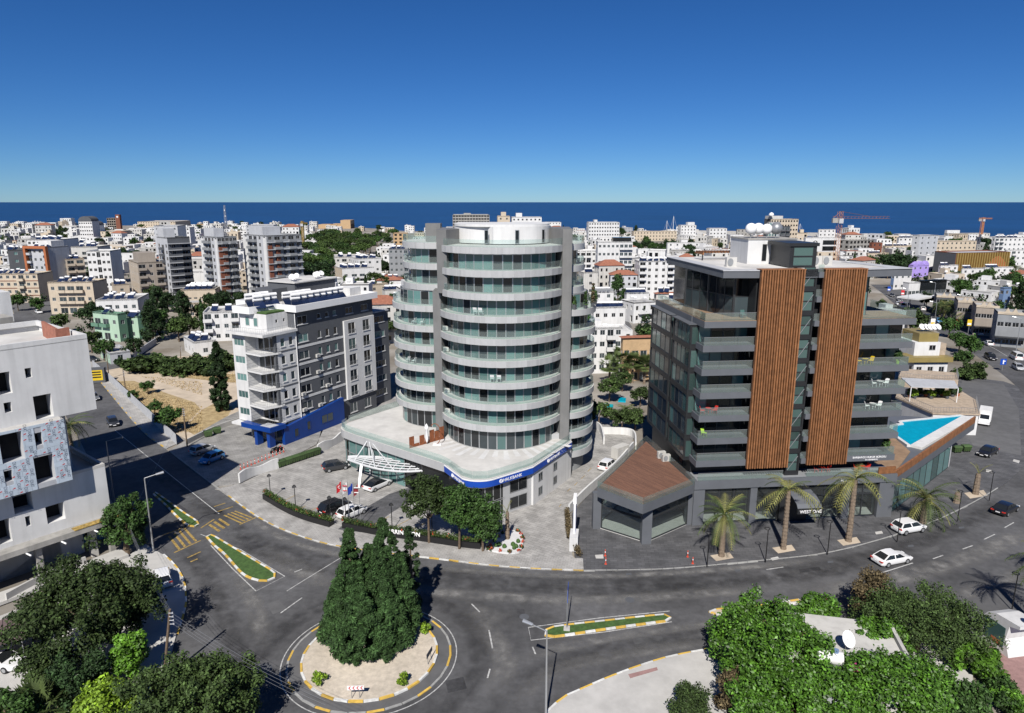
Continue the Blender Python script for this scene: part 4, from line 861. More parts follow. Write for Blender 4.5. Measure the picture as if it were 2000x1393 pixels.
# air conditioner, water heater, dish: built once, copied
def ac_proto():
    b = MB(); b.box(-.42, .42, -.32, 0, 0, .6); me1 = b.mesh('casing', M('offwhite'))
    b = MB(); b.lathe([(.22, 0), (.24, .02), (.24, .03)], 14); me2 = b.mesh('fan_grille', M('midgrey')); return me1, me2
AC = ac_proto()
def add_ac(label, x, y, z, rz, group='air conditioner units on walls'):
    t = thing('air_conditioner', label, 'air conditioner', (x, y, z), rz, group); obj('casing', AC[0], t); o = obj('fan_grille', AC[1], t, (-.12, -.33, .3)); o.rotation_euler = (math.pi / 2, 0, 0); return t
def heater_meshes():
    b = MB(); b.tube((-.75, 0, 1.45), (.75, 0, 1.45), .3, n=10); b.tube((-.78, 0, 1.45), (-.75, 0, 1.45), .24, n=10); tank = b.mesh('tank', M('tank'), 40)
    b = MB(); b.add([(-.85, -1.6, .25), (.85, -1.6, .25), (.85, -.25, 1.2), (-.85, -.25, 1.2), (-.85, -1.57, .2), (.85, -1.57, .2), (.85, -.22, 1.15), (-.85, -.22, 1.15)], [(0, 1, 2, 3), (7, 6, 5, 4), (0, 4, 5, 1), (3, 2, 6, 7), (0, 3, 7, 4), (1, 5, 6, 2)]); pan = b.mesh('solar_panel', M('solar'))
    b = MB()
    for x in (-.7, .7): b.tube((x, 0, 0), (x, 0, 1.2), .03, n=4); b.tube((x, -1.55, 0), (x, -1.55, .25), .03, n=4); b.tube((x, 0, .1), (x, -1.5, .1), .025, n=4)
    st_ = b.mesh('stand', M('steel')); return tank, pan, st_
HT = heater_meshes()
b = MB(); b.tube((-.55, 0, 1.9), (.55, 0, 1.9), .42, n=10); UPTANK = b.mesh('tank', M('tank'), 40)
def add_heater(label, x, y, z, rz=0, group='solar water heaters on roofs', sc=1.0, double=False):
    t = thing('solar_water_heater', label, 'water heater', (x, y, z), rz, group, sc); obj('tank', HT[0], t); obj('solar_panel', HT[1], t); obj('stand', HT[2], t)
    if double: obj('tank', HT[0], t, (0, -.1, .58))
    return t
def dish_mesh():
    b = MB(); b.lathe([(.02, 0), (.3, .04), (.55, .13), (.72, .25), (.7, .26), (.5, .14), (.02, .02)], 16); d = b.mesh('dish', M('white_plain'), 60)
    b = MB(); b.tube((0, 0, 0), (0, 0, 1.0), .04, n=6); b.tube((0, 0, 1.0), (0, -.7, 1.35), .015, n=4); return d, b.mesh('mast', M('steel'))
DISH = dish_mesh()
def add_dish(label, x, y, z, rz=0, sc=1.0, group='satellite dishes on roofs'):
    t = thing('satellite_dish', label, 'satellite dish', (x, y, z), rz, group, sc); o = obj('dish', DISH[0], t, (0, 0, 1.0)); o.rotation_euler = (math.radians(55), 0, 0); obj('mast', DISH[1], t); return t
# ---------------------------------------------------------------- white and grey apartment block
AF = Fr((-39.5, 113.3), math.radians(61)); AB = thing('apartment_block', 'white and dark grey six storey apartment block with blue entrance', 'apartment block', (*AF.o, 0), AF.a)
ab = lambda b, n, m, s=None: b.build(n, [M(k) for k in m] if isinstance(m, (list, tuple)) else M(m), AB, smooth=s)
def abw(me, x, y, z, rz=0, n='window', sc=None): return obj(n, me, AB, (x, y, z), rz, sc)
ZA = [4.0 + 3.06 * k for k in range(5)]
def windows(cols, z_list, holes, fr='frame', glass=('glass', 'glass_dark', 'glass_teal'), bars=0, sill=True):
    out = []
    for (x, w_, h, dz) in cols:
        for z in z_list: holes.append((x - w_ / 2, x + w_ / 2, z + dz, z + dz + h)); out.append((x, w_, h, z + dz, bars))
    return out
b = MB(); hs = []; ws = windows([(1.25, .85, 1.45, .8), (3.1, .85, 1.45, .8)], ZA, hs) + windows([(1.3, .9, 1.3, .8), (3.1, .9, 1.3, .8)], [1.2], hs)
holed(b, 0, 4.2, 3.7, 19.3, [h for h in hs if h[2] > 3.7]); b.face([(0, 0, 0), (0, 8.1, 0), (0, 8.1, 19.3), (0, 0, 19.3)][::-1]); ab(b, 'white_wall', 'white')
b = MB(); holed(b, 0, 4.2, 0, 3.7, [h for h in hs if h[2] < 3.7]); ab(b, 'grey_wall', 'greywall')
allw = [(w_, 0) for w_ in ws]
b = MB(); hs = []; ws = windows([(6.0, 2.3, 1.45, .8)], ZA + [19.4], hs) + windows([(9.9, .85, 1.35, .85), (11.9, .85, 1.35, .85), (14.0, .85, 1.35, .85)], ZA, hs) + windows([(10, .9, .9, 1.2), (12, .9, .9, 1.2), (14, .9, .9, 1.2), (17.9, 2.0, 1.2, 1.0), (22.2, 2.0, 1.2, 1.0)], [19.4], hs) + windows([(9.9, .8, 1.5, .4), (11.9, .8, 1.5, .4), (14, .8, 1.5, .4), (6, 2.2, 1.3, .6)], [.6], hs) + windows([(17.9, 1.9, 1.9, .3), (22, 1.9, 1.9, .3)], [.7], hs)
holed(b, 4.2, 24.6, 0, 22.6, hs); b.face([(24.6, 0, 0), (24.6, 13.6, 0), (24.6, 13.6, 22.6), (24.6, 0, 22.6)]); b.face([(4.2, 0, 19.3), (4.2, 0, 22.6), (4.2, 13.6, 22.6), (4.2, 13.6, 19.3)]); b.face([(0, 8.1, 0), (0, 8.1, 22.6), (4.2, 8.1, 22.6), (4.2, 8.1, 0)]); b.face([(4.2, 8.1, 0), (4.2, 8.1, 22.6), (4.2, 13.6, 22.6), (4.2, 13.6, 0)]); b.face([(4.2, 13.6, 0), (4.2, 13.6, 22.6), (24.6, 13.6, 22.6), (24.6, 13.6, 0)]); ab(b, 'grey_wall', 'greywall')
allw += [(w_, 0) for w_ in ws]
b = MB(); hs = []; ws = windows([(18.0, 1.9, 2.1, .35), (22.1, 1.9, 2.1, .35)], ZA, hs)
holed(b, 16.0, 24.5, 3.9, 19.2, hs, -.35); b.face([(16, -.35, 3.9), (16, -.35, 19.2), (16, 0, 19.2), (16, 0, 3.9)]); b.face([(24.5, -.35, 3.9), (24.5, 0, 3.9), (24.5, 0, 19.2), (24.5, -.35, 19.2)]); b.face([(16, -.35, 19.2), (24.5, -.35, 19.2), (24.5, 0, 19.2), (16, 0, 19.2)]); b.face([(16, 0, 3.9), (24.5, 0, 3.9), (24.5, -.35, 3.9), (16, -.35, 3.9)]); ab(b, 'white_frame', 'white')
allw += [(w_, -.35) for w_ in ws]
for (w_, y) in ((w_, -.35) for w_ in ws):
    b = MB(); rail_bars(b, [(w_[0] - 1.0, y - .06), (w_[0] + 1.0, y - .06)], w_[3], .8, .25, .014); ab(b, 'window_rail', 'steel')
b = MB(); hs = []; ws = windows([(27.4, 3.6, 1.3, .9)], [1.0] + ZA, hs); holed(b, 24.62, 30.5, 0, 19.2, hs, 1.0); b.face([(30.5, 1, 0), (30.5, 9, 0), (30.5, 9, 19.2), (30.5, 1, 19.2)]); b.face([(24.6, 1, 19.2), (30.5, 1, 19.2), (30.5, 9, 19.2), (24.6, 9, 19.2)]); ab(b, 'grey_wall', 'greywall')
allw += [(w_, 1.0) for w_ in ws]
for (x, w_, h, z, bars), y in allw:
    g_ = rnd.choice(['glass', 'glass_dark', 'glass_teal', 'glass']); me = window_mesh(g_, 'frame', w_, h, 2 if w_ > 3 else (1 if w_ > 1.5 else 0)); abw(me, x, y + .1, z, sc=(1, 1, 1))
    b2 = ('sillw', round(w_, 2))
    if b2 not in UNIT: q = MB(); q.box(-w_ / 2 - .1, w_ / 2 + .1, -.1, .0, -.12, 0); UNIT[b2] = q.mesh('sill', M('white'))
    abw(UNIT[b2], x, y - .003, z, n='sill')
for z in ZA[1:]:
    b = MB(); b.box(4.25, 15.95, -.06, 0, z - .2, z + .22); ab(b, 'white_band', 'white'); b = MB(); b.box(.0, 4.15, -.05, 0, z - .12, z + .12); ab(b, 'grey_band', 'greywall')
b = MB(); b.box(.02, 15.95, -.06, 0, 3.75, 4.1); ab(b, 'white_band', 'white')
b = MB(); b.tube((4.2, -.12, 3), (4.2, -.12, 22.3), .07, n=6); ab(b, 'drain_pipe', 'white_plain')
# west bay and balconies
b = MB(); hs = [(.35, 2.75, z + .95, z + 2.2) for z in ZA]
holed(b, 0, 3.1, 3.9, 19.3, hs, -2.3, .14, flip=lambda x, y: (y, 8.1 - x)); b.face([(-2.3, 5, 3.9), (0, 5, 3.9), (0, 5, 19.3), (-2.3, 5, 19.3)]); b.face([(-2.3, 8.1, 3.9), (-2.3, 5, 3.9), (0, 5, 3.9), (0, 8.1, 3.9)]); b.face([(-2.3, 8.1, 3.9), (0, 8.1, 3.9), (0, 8.1, 19.3), (-2.3, 8.1, 19.3)]); ab(b, 'white_bay', 'white')
for z in ZA:
    abw(window_mesh('glass_teal', 'frame', 2.4, 1.25, 2), -2.2, 6.55, z + .95, -math.pi / 2)
    for j in range(5):
        b = MB(); b.box(-2.32, .0, 4.985, 5, z + .35 + j * .6, z + .38 + j * .6); ab(b, 'siding_groove', 'palegrey')
    b = MB(); b.prism([(-2.9, .8), (-.1, -.25), (.6, -.25), (.6, 5), (-2.5, 5)], z - .28, z); ab(b, 'balcony_slab', 'white')
    b = MB(); rail_bars(b, [(-2.45, 4.9), (-2.8, .85), (-.1, -.18)], z, 1.0, .3, .016); ab(b, 'balcony_rail', 'steel')
    for y in (1.0, 2.4, 3.8): abw(window_mesh(rnd.choice(['glass_dark', 'glass']), 'frame', 1.3, 2.3, 0), -.01, y, z + .05, -math.pi / 2)
    b = MB(); b.box(-.5, 0, .0, .45, z, z + 2.78); ab(b, 'corner_pier', 'greywall')
b = MB(); b.prism([(-3.3, -.5), (4.3, -.5), (4.3, 3), (1, 3), (1, 8.5), (-3.3, 8.5)], 19.3, 19.75); ab(b, 'terrace_slab', 'white')
b = MB(); rail_bars(b, [(-3.1, 8.3), (-3.1, -.3), (4.2, -.3)], 19.75, .9, .5, .014); ab(b, 'terrace_rail', 'steel')
b = MB(); hs = [(1.5, 2.0, 20.9, 21.5), (3.2, 3.6, 20.9, 21.5)]; holed(b, -.4, 4.19, 19.76, 22.6, hs, 1.6); b.face([(-.4, 1.6, 19.76), (-.4, 1.6, 22.6), (-.4, 8.1, 22.6), (-.4, 8.1, 19.76)]); ab(b, 'penthouse_wall', 'white')
for y in (4.2, 6.2): abw(window_mesh('glass_teal', 'frame', 1.0, 1.5, 0), -.43, y, 20.4, -math.pi / 2)
for h in hs: abw(window_mesh('glass_dark', 'frame', .5, .6, 0), (h[0] + h[1]) / 2, 1.7, h[2])
b = MB(); b.prism([(-1.3, 8.6), (-1.3, 4.6), (.5, 4.0), (3.9, 3.6), (3.9, -.9), (25.1, -.9), (25.1, 13.9), (3.9, 13.9), (3.9, 8.6)], 22.6, 23.15, 0, 1); ab(b, 'roof_slab', ['white', 'roofpale'])
O_ = [(-1.35, 8.65), (-1.35, 4.5), (3.8, 3.5), (3.8, -.95), (25.15, -.95), (25.15, 13.95), (3.8, 13.95), (3.8, 8.65)]; b = MB(); b.ringwall(O_, [(-1.05, 8.35), (-1.05, 4.75), (4.1, 3.75), (4.1, -.65), (24.85, -.65), (24.85, 13.65), (4.1, 13.65), (4.1, 8.35)], 22.58, 23.75); ab(b, 'parapet', 'white_plain')
b = MB(); b.prism([(-.2, 1.7), (3.7, 1.7), (3.7, 3.4), (-.2, 4.0)], 22.62, 22.9); ab(b, 'flat_roof', 'turf')
b = MB(); b.box(11, 21.5, 6.5, 13.5, 23.1, 26.4); b.box(7.5, 11, 8.5, 13, 23.1, 25.6); ab(b, 'stair_house', 'greywall'); b = MB(); b.box(10.7, 21.8, 6.2, 13.8, 26.4, 26.6); ab(b, 'roof_slab', 'roofpale')
b = MB(); b.box(21.7, 24.8, 3, 6.3, 23.1, 24.6); ab(b, 'white_wall', 'white')
b = MB(); b.prism([(24.65, 1.0), (30.6, .9), (30.6, 9), (24.65, 9)], 19.2, 19.5); ab(b, 'flat_roof', 'palegrey'); b = MB(); rail_bars(b, [(24.7, 1.05), (30.5, 1.05), (30.5, 8.8)], 19.5, .9, .5, .014); ab(b, 'terrace_rail', 'steel')
# blue entrance
b = MB(); top = lambda x: 3.3 + max(0, x) * .11
hs = [(1.6, 2.6, .9, 2.4), (4.6, 5.5, 1.3, 2.9), (8.2, 11.2, 1.4, 3.0)]
b.add([(-.6, -.9, .15), (14.2, -.9, .15), (14.2, -.9, 4.9), (-.6, -.9, 3.2), (-.6, -.25, .15), (14.2, -.25, .15), (14.2, -.25, 4.9), (-.6, -.25, 3.2)], [(0, 1, 2, 3), (3, 2, 6, 7), (1, 5, 6, 2), (4, 0, 3, 7), (0, 4, 5, 1)]); ab(b, 'blue_cladding', 'blue_clad')
for h in hs: abw(window_mesh('glass', 'blue_clad', h[1] - h[0], h[3] - h[2], 1 if h[1] - h[0] > 2 else 0), (h[0] + h[1]) / 2, -.905, h[2])
b = MB(); b.prism([(-3.6, -.9), (-.4, -1.2), (-.4, 6.2), (-3.6, 6.2)], 3.2, 4.0); ab(b, 'entrance_canopy', 'blue_clad'); b = MB(); b.prism([(-3.3, -.6), (-1.6, -.8), (-1.6, 1.8), (-3.3, 1.8)], 4.0, 4.05); ab(b, 'canopy_roof', 'palegrey')
for y in (.2, 3.2): b = MB(); b.box(-2.9, -1.7, y, y + .7, .14, 3.2); ab(b, 'entrance_pier', 'blue_clad')
for i in range(5): abw(window_mesh(rnd.choice(['glass', 'glass_teal']), 'frame', 1.5, 3.0, 0), -.02, .9 + i * 1.55, .3, -math.pi / 2, sc=(1.08, 1, 1))
b = MB(); b.box(-3.4, .5, 6.3, 8.8, 3.3, 3.7); ab(b, 'shop_canopy', 'white')
for i in range(11):
    for r in range(2):
        x = 1.2 + i * 1.55 + (.5 if r else 0); y = (1.2 if i > 2 else 5.2) + r * 2.6
        if i > 6 and r: continue
        w_ = AF.wld(x, y); add_heater('silver tank solar water heater with blue panel on the white and grey apartment block', *w_, 23.15, AF.a - .35, 'solar heaters on the white and grey apartment block', 1.05, True)
for i, (x, y) in enumerate([(12, 7.5), (12.6, 8.8), (14, 9), (17.5, 7.6), (18.6, 8.2), (20, 8.6)]):
    add_dish('white satellite dish on the grey stair house of the apartment block', *AF.wld(x, y), 26.6, .3 * i - .6, .75, 'dishes on the grey stair house')
for x, z in ((8.9, 4.4), (8.9, 10.6), (9.0, 13.6), (5.0, 7.4), (5.0, 4.5), (11, 7.6)):
    add_ac('white air conditioner unit on the grey side of the apartment block', *AF.wld(x, -.06), z + .1, AF.a, 'air conditioners on the grey side wall')
# ---------------------------------------------------------------- unfinished white building
UF = Fr((-47.9, 76.2), math.radians(51.7)); UB = thing('unfinished_building', 'white unfinished concrete building with empty window openings and printed insulation boards', 'building', (*UF.o, 0), UF.a)
ub = lambda b, n, m, s=None: b.build(n, [M(k) for k in m] if isinstance(m, (list, tuple)) else M(m), UB, smooth=s)
def hpx(x0, y0, x1, y1, yl): a = UF.hit(x0, (y0 + y1) / 2, yl); c = UF.hit(x1, (y0 + y1) / 2, yl); t = UF.hit((x0 + x1) / 2, y0, yl); d = UF.hit((x0 + x1) / 2, y1, yl); return (a[0], c[0], d[1], t[1])
b = MB(); XL = -26
up = [hpx(-4, 727, 22, 770, 0), hpx(49, 719, 62, 738, 0), hpx(67, 771, 103, 818, 0), hpx(8, 786, 23, 806, 0)]
holed(b, XL, 0, 17.7, 26.0, [(h[0], h[1], max(17.9, h[2]), h[3]) for h in up], 0, 1.6, 0, 1)
b.face([(0, 0, 17.7), (0, 15, 17.7), (0, 15, 26), (0, 0, 26)]); b.face([(XL, 0, 17.7), (XL, 15, 17.7), (0, 15, 17.7), (0, 0, 17.7)]); b.face([(0, 15, 17.7), (XL, 15, 17.7), (XL, 15, 26), (0, 15, 26)]); b.face([(XL, 0, 25.2), (0, 0, 25.2), (0, 15, 25.2), (XL, 15, 25.2)], 2); ub(b, 'upper_wall', ['white', 'opening', 'roofpale'])
b = MB(); b.ringwall([(XL, 0), (0, 0), (0, 15), (XL, 15)], [(XL, .35), (-.35, .35), (-.35, 14.65), (XL, 14.65)], 25.9, 26.5, closed=False); ub(b, 'parapet', 'white')
bp = [UF.g(*p, 25.3) for p in ((84, 655), (112, 672), (139, 668))]; b = MB(); b.ringwall(bp, offset(bp, .3), 25.2, 27.0, closed=False); ub(b, 'brick_parapet', 'brick')
rx_, ry_ = UF.g(28, 628, 25.2); w_ = UF.wld(rx_, ry_); b = MB(); b.box(XL - 6, rx_, ry_, ry_ + 7, 25.2, V(24, 570, w_[1])[1]); ub(b, 'roof_house', 'white'); b = MB(); b.box(XL, rx_ - 1.2, ry_ - 4, ry_ - .05, 25.3, 26.4); ub(b, 'stair_head', 'concrete')
b = MB(); b.box(XL, -2.6, 2.2, 15, 0, 17.8); ub(b, 'core_wall', 'white')
b = MB(); pn = [hpx(0, 846, 46, 902, -1.4), hpx(68, 845, 83, 870, -1.4), hpx(68, 890, 107, 942, -1.4), hpx(8, 919, 25, 941, -1.4)]
XP = UF.hit(141, 930, -1.4)[0]; zt, zl = UF.hit(125, 818, -1.4)[1], UF.hit(141, 937, -1.4)[1]
holed(b, XL, XP, zl, zt, pn, -1.4, 1.5, 0, 1); b.face([(XP, -1.4, zl), (XP, 2.3, zl), (XP, 2.3, zt), (XP, -1.4, zt)]); b.face([(XL, -1.4, zt), (XP, -1.4, zt), (XP, 2.3, zt), (XL, 2.3, zt)], 2); b.face([(XL, -1.4, zl), (XL, 2.3, zl), (XP, 2.3, zl), (XP, -1.4, zl)]); ub(b, 'board_wall', ['palegrey', 'opening', 'concrete_light'])
mm('board', (.46, .53, .6), rough=.6, var=.05, scale=1.5, rand=.07); mm('ink', (.02, .03, .07), rough=.7, var=0); mm('ink_red', (.5, .03, .03), rough=.7, var=0)
cu = bpy.data.curves.new('t', 'FONT'); cu.body = 'OXAT'; cu.size = .46; to = bpy.data.objects.new('t', cu); C.objects.link(to); tme = bpy.data.meshes.new_from_object(to.evaluated_get(bpy.context.evaluated_depsgraph_get())); tme.materials.clear(); tme.materials.append(M('ink')); tme.name = 'printed_mark'; bpy.data.objects.remove(to)
b = MB(); b.face([(-.25, 0, 0), (.25, 0, .06), (.25, 0, .14), (-.25, 0, .1)]); b.face([(-.1, -.001, .1), (.2, -.001, .12), (.18, -.001, .2), (-.05, -.001, .17)]); rme = b.mesh('red_mark', M('ink_red'))
row = 0; z = zl
while z < zt - .05:
    h = min(.62, zt - z); x = XP
    while x > -18.5:
        w_ = 1.3 if not (x == XP and row % 2) else .65; x0 = x - w_
        spans = [(x0, x)]
        for hh in pn:
            if hh[2] < z + h and hh[3] > z:
                ns = []
                for (s0, s1) in spans:
                    if hh[1] <= s0 or hh[0] >= s1: ns.append((s0, s1)); continue
                    if hh[0] - s0 > .08: ns.append((s0, hh[0]))
                    if s1 - hh[1] > .08: ns.append((hh[1], s1))
                spans = ns
        for (s0, s1) in spans:
            q = MB(); q.box(s0 + .01, s1 - .01, -1.45, -1.402, z + .01, z + h - .01); o = q.build('insulation_board', M('board'), UB)
            if s1 - s0 > .6 and rnd.random() < .8:
                xm = (s0 + s1) / 2 + rnd.uniform(-.15, .15); m1 = obj('printed_mark', tme, o, (xm, -1.455, z + .6)); m1.rotation_euler = (math.pi / 2, math.pi / 2, 0); m1.scale = (.62, 1, 1)
                obj('red_mark', rme, o, (xm - .3, -1.456, z + .1), 0, (.55, 1, .8))
        x = x0
    z += .62; row += 1
b = MB(); lo = [hpx(25, 962, 64, 1000, 0), hpx(90, 985, 127, 1019, 0), hpx(-6, 1015, 22, 1062, 0), hpx(50, 1008, 60, 1028, 0)]
holed(b, XL, 0, 4.6, 10.7, lo, 0, 1.8, 0, 1); b.face([(0, 0, 4.6), (0, 10, 4.6), (0, 10, 10.7), (0, 0, 10.7)]); b.face([(XL, 0, 10.0), (0, 0, 10.0), (0, 10, 10.0), (XL, 10, 10.0)], 2); ub(b, 'lower_wall', ['white', 'opening', 'concrete_light'])
b = MB(); b.ringwall([(-4, -.01), (.01, -.01), (.01, 10)], [(-4, .3), (-.3, .3), (-.3, 10)], 10.65, 11.0, closed=False); ub(b, 'parapet', 'concrete_light')
b = MB(); b.box(XL, 1.0, -1.5, 11, 4.0, 4.62); ub(b, 'floor_slab', 'concrete')
b = MB(); b.box(-4.5, 1.02, -1.55, -.6, 4.63, 4.72); b.box(.3, 1.05, -1.5, 4, 4.64, 4.73); ub(b, 'slab_edge', 'line_yellow')
for i in range(7):
    b = MB(); b.tube((-2.5 - i * 3.4, -1.4, 3.9), (-2.3 - i * 3.4, -2.2, 3.8), .09, n=6); ub(b, 'drain_spout', 'white_plain')
b = MB(); b.box(XL, -5, 2.2, 10, 0, 4.0); b.box(-2.6, -1.9, 0, .7, 0, 4); ub(b, 'ground_wall', 'offwhite')
for x in (-.6, -8, -15): b = MB(); b.box(x - .3, x + .3, -.9, -.3, 0, 4.0); ub(b, 'column', 'concrete')
b = MB(); b.box(XL, 0, -3.5, -1.2, .14, .5); ub(b, 'low_wall', 'concrete_light')
# roof clutter on it
b = MB()
for i in range(9): b.tube((-5 - i * .35, 5 + .2 * i, 25.25), (-3.8 - i * .45, 5.5 + .1 * i, 25.3), .05, n=4)
o = b.build('timber_offcuts', M('wood_pole')); o.parent = UB; o['kind'] = 'stuff'
# ---------------------------------------------------------------- the town
FOOT = [(-2, 100, 26), (37, 95, 24), (62, 100, 16), (-34, 126, 22), (-58, 82, 24)]
def bisect(f, lo, hi):
    for _ in range(40):
        m = (lo + hi) / 2
        if f(m) > 0: hi = m
        else: lo = m
    return (lo + hi) / 2
HEAT = [0]
def bld(name, label, cx, ytop, yb, wl, wr, az, fl, wall, wallL=None, cat=None, cols=None, colsL=None, bal=(), balL=(), heat=0, roof='roofgrey', D=None, glass=None, frame='frame', hip=False, pent=None, group=None, dep=11, wsz=(1.25, 1.25), win=True, par=.55, band=None, strip=(), dish=0):
    given = D; D = D or G(cx, yb)[1]; x0, h = V(cx, ytop, D); az = math.radians(az)
    if given and not 2.8 < h / fl < 3.8:               # keep storeys of a real height: move the house along its sight line
        d_ = ray(cx, ytop); t_ = (3.2 * fl + .5 - H) / d_[2]; D = d_[1] * t_; x0, h = V(cx, ytop, D)
    r = (math.cos(az), math.sin(az)); l = (-r[1], r[0])
    Lr = bisect(lambda L: PX(x0 + r[0] * L, D + r[1] * L, h)[0] - (cx + wr), .5, 160)
    Ll = bisect(lambda L: (cx - wl) - PX(x0 + l[0] * L, D + l[1] * L, h)[0], .5, 90) if wl > 0 else dep
    Ll = min(Ll, max(dep, 1.2 * Lr, wl * D / F * 1.3)); Lr = min(Lr, 70)
    T = thing(name, label, cat or name.replace('_', ' '), (x0, D, 0), az, group)
    cw, cl = math.cos(az), math.sin(az); mid = (x0 + cw * Lr / 2 - cl * Ll / 2, D + cl * Lr / 2 + cw * Ll / 2); FOOT.append((*mid, max(Lr, Ll) * .62 + 2))
    far = D > 480; fh = h / fl; hs, hl, wins, doors = [], [], [], []
    cols = cols if cols is not None else max(1, int(Lr / 3.3)); colsL = colsL if colsL is not None else (max(1, int(Ll / 3.6)) if wl > 3 else 0)
    gl = glass or rnd.choice(['glass', 'glass', 'glass_dark'])
    for side, n, L, bl, ho in ((0, cols, Lr, bal, hs), (1, colsL, Ll, balL, hl)):
        for i in range(n if win else 0):
            s = L * (i + .5) / n
            for k in range(fl):
                z = k * fh
                if z + 2.4 > h - .3: continue
                if i in bl: w_, hh, dz = min(2.6, L / n * .8), min(2.1, fh * .7), .25
                elif i in strip: w_, hh, dz = L / n * .8, fh * .7, .4
                else: w_, hh, dz = wsz[0], min(wsz[1], fh * .55), .95
                ho.append((s - w_ / 2, s + w_ / 2, z + dz, z + dz + hh)); wins.append((side, s, z + dz, w_, hh, i in bl, k))
    b = MB(); mats = [M(wall), M(wallL or wall), M(roof), M(gl)]
    holed(b, 0, Lr, 0, h, hs, 0, .16, 0, 3); holed(b, 0, Ll, 0, h, hl, 0, .16, 1, 3, flip=lambda x, y: (y, Ll - x))
    b.face([(Lr, 0, 0), (Lr, Ll, 0), (Lr, Ll, h), (Lr, 0, h)], 1); b.face([(Lr, Ll, 0), (0, Ll, 0), (0, Ll, h), (Lr, Ll, h)], 0)
    if hip:
        e = .5; zt = h + min(Lr, Ll) * .22; m_ = min(Lr, Ll) / 2; rb = MB()
        A = [(-e, -e, h), (Lr + e, -e, h), (Lr + e, Ll + e, h), (-e, Ll + e, h)]
        R_ = [(m_, Ll / 2, zt), (Lr - m_, Ll / 2, zt)] if Lr >= Ll else [(Lr / 2, m_, zt), (Lr / 2, Ll - m_, zt)]
        if Lr >= Ll: fs = [(0, 1, 5, 4), (1, 2, 5), (2, 3, 4, 5), (3, 0, 4), (3, 2, 1, 0)]
        else: fs = [(0, 1, 4), (1, 2, 5, 4), (2, 3, 5), (3, 0, 4, 5), (3, 2, 1, 0)]
        rb.add(A + R_, fs); rb.build('roof', M('tile'), T)
    else:
        b.face([(0, 0, h - par), (Lr, 0, h - par), (Lr, Ll, h - par), (0, Ll, h - par)], 2)
        t = .22; b.ringwall([(0, 0), (Lr, 0), (Lr, Ll), (0, Ll)], [(t, t), (Lr - t, t), (Lr - t, Ll - t), (t, Ll - t)], h - par, h, 0)
    b.build('wall', mats, T)
    if not far:
        for (side, s, z, w_, hh, isb, k) in wins:
            me = window_mesh(gl, frame, round(w_, 1), round(hh, 1), 1 if w_ > 1 else 0); sc = (w_ / round(w_, 1), 1, hh / round(hh, 1))
            if side == 0: obj('window', me, T, (s, .12, z), 0, sc)
            else: obj('window', me, T, (.12, Ll - s, z), -math.pi / 2, sc)
    for (side, s, z, w_, hh, isb, k) in wins:
        if isb and k > 0:
            key = ('bal', round(w_, 1), wall)
            if key not in UNIT:
                q = MB(); W = w_ / 2 + .25; q.box(-W, W, -1.25, .0, -.18, 0); q.box(-W, W, -1.25, -1.13, 0, .85); q.box(-W, -W + .12, -1.13, 0, 0, .85); q.box(W - .12, W, -1.13, 0, 0, .85); UNIT[key] = q.mesh('balcony', M(wall))
            obj('balcony', UNIT[key], T, (s, 0, z - .1) if side == 0 else (0, Ll - s, z - .1), 0 if side == 0 else -math.pi / 2)
    if band:
        for k in range(1, fl):
            q = MB(); q.box(0, Lr, -.08, 0, k * fh - .15, k * fh + .15); q.build('band', M(band), T)
    if pent:
        px0, px1, ph, pm = pent; q = MB(); q.box(Lr * px0, Lr * px1, Ll * .3, Ll * .9, h - par, h + ph); q.build('roof_house', M(pm), T)
    n = heat
    if n:
        gx = max(1, math.ceil(math.sqrt(n * Lr / Ll))); i = 0
        for j in range(n):
            u = (j % gx + .5) / gx; v = (j // gx + .5) / max(1, math.ceil(n / gx)); x = 1.2 + u * (Lr - 2.4) + rnd.uniform(-.4, .4); y = 1.8 + v * max(.1, Ll - 3)
            X, Y = x0 + cw * x - cl * y, D + cl * x + cw * y
            add_heater('white tank solar water heater on ' + ' '.join(label.split()[:10]), X, Y, h - (0 if hip else par) + (.4 if hip else 0), rnd.uniform(-.5, .3), 'solar heaters on ' + label, 1.15); HEAT[0] += 1
    for j in range(dish):
        x, y = Lr * rnd.uniform(.2, .8), Ll * .4; add_dish('white satellite dish on ' + ' '.join(label.split()[:10]), x0 + cw * x - cl * y, D + cl * x + cw * y, h - par, rnd.uniform(-1, 1), 1.2, 'dishes on ' + label[:40])
    T['_top'] = h; return T, h, Lr, Ll
AB_ = 'apartment_block'
bld(AB_, 'cream and brick red apartment block with arched tops at the far left edge', -45, 535, 592, 0, 117, 4, 4, 'cream', cols=9, bal=(2, 6), balL=(), heat=8, band='redbrown')
bld(AB_, 'cream three storey apartments with deep balconies behind the grey street', 92, 551, 614, 0, 88, 5, 3, 'cream', cols=5, bal=(1, 2, 3), heat=6)
bld('house', 'white two storey villa with stepped front behind the mint green house', 186, 586, 634, 34, 82, 14, 2, 'white', cols=5, bal=(1,), heat=7, balL=(0,))
bld('house', 'mint green two storey house with dark pitched porch roof', 229, 613, 668, 56, 17, 66, 2, 'mint_shaded', wallL='mint', cols=1, colsL=3, balL=(0, 1), heat=1)
bld('house', 'narrow mint green rear wing of the mint green house', 268, 618, 664, 22, 22, 62, 2, 'mint_shaded', wallL='mint', heat=3)
bld(AB_, 'cream low apartment house crowded with roof tanks behind the dark conifer', 352, 566, 606, 16, 68, 12, 3, 'cream', cols=6, heat=24)
bld('house', 'cream two storey annexe in front of the tank crowded cream apartments', 366, 592, 622, 14, 30, 24, 2, 'cream', cols=2)
bld('house', 'white three storey house with flat overhanging roof beside the cypress', 396, 610, 668, 8, 70, 16, 3, 'white', cols=4, bal=(0, 3), heat=2, roof='roofgrey')
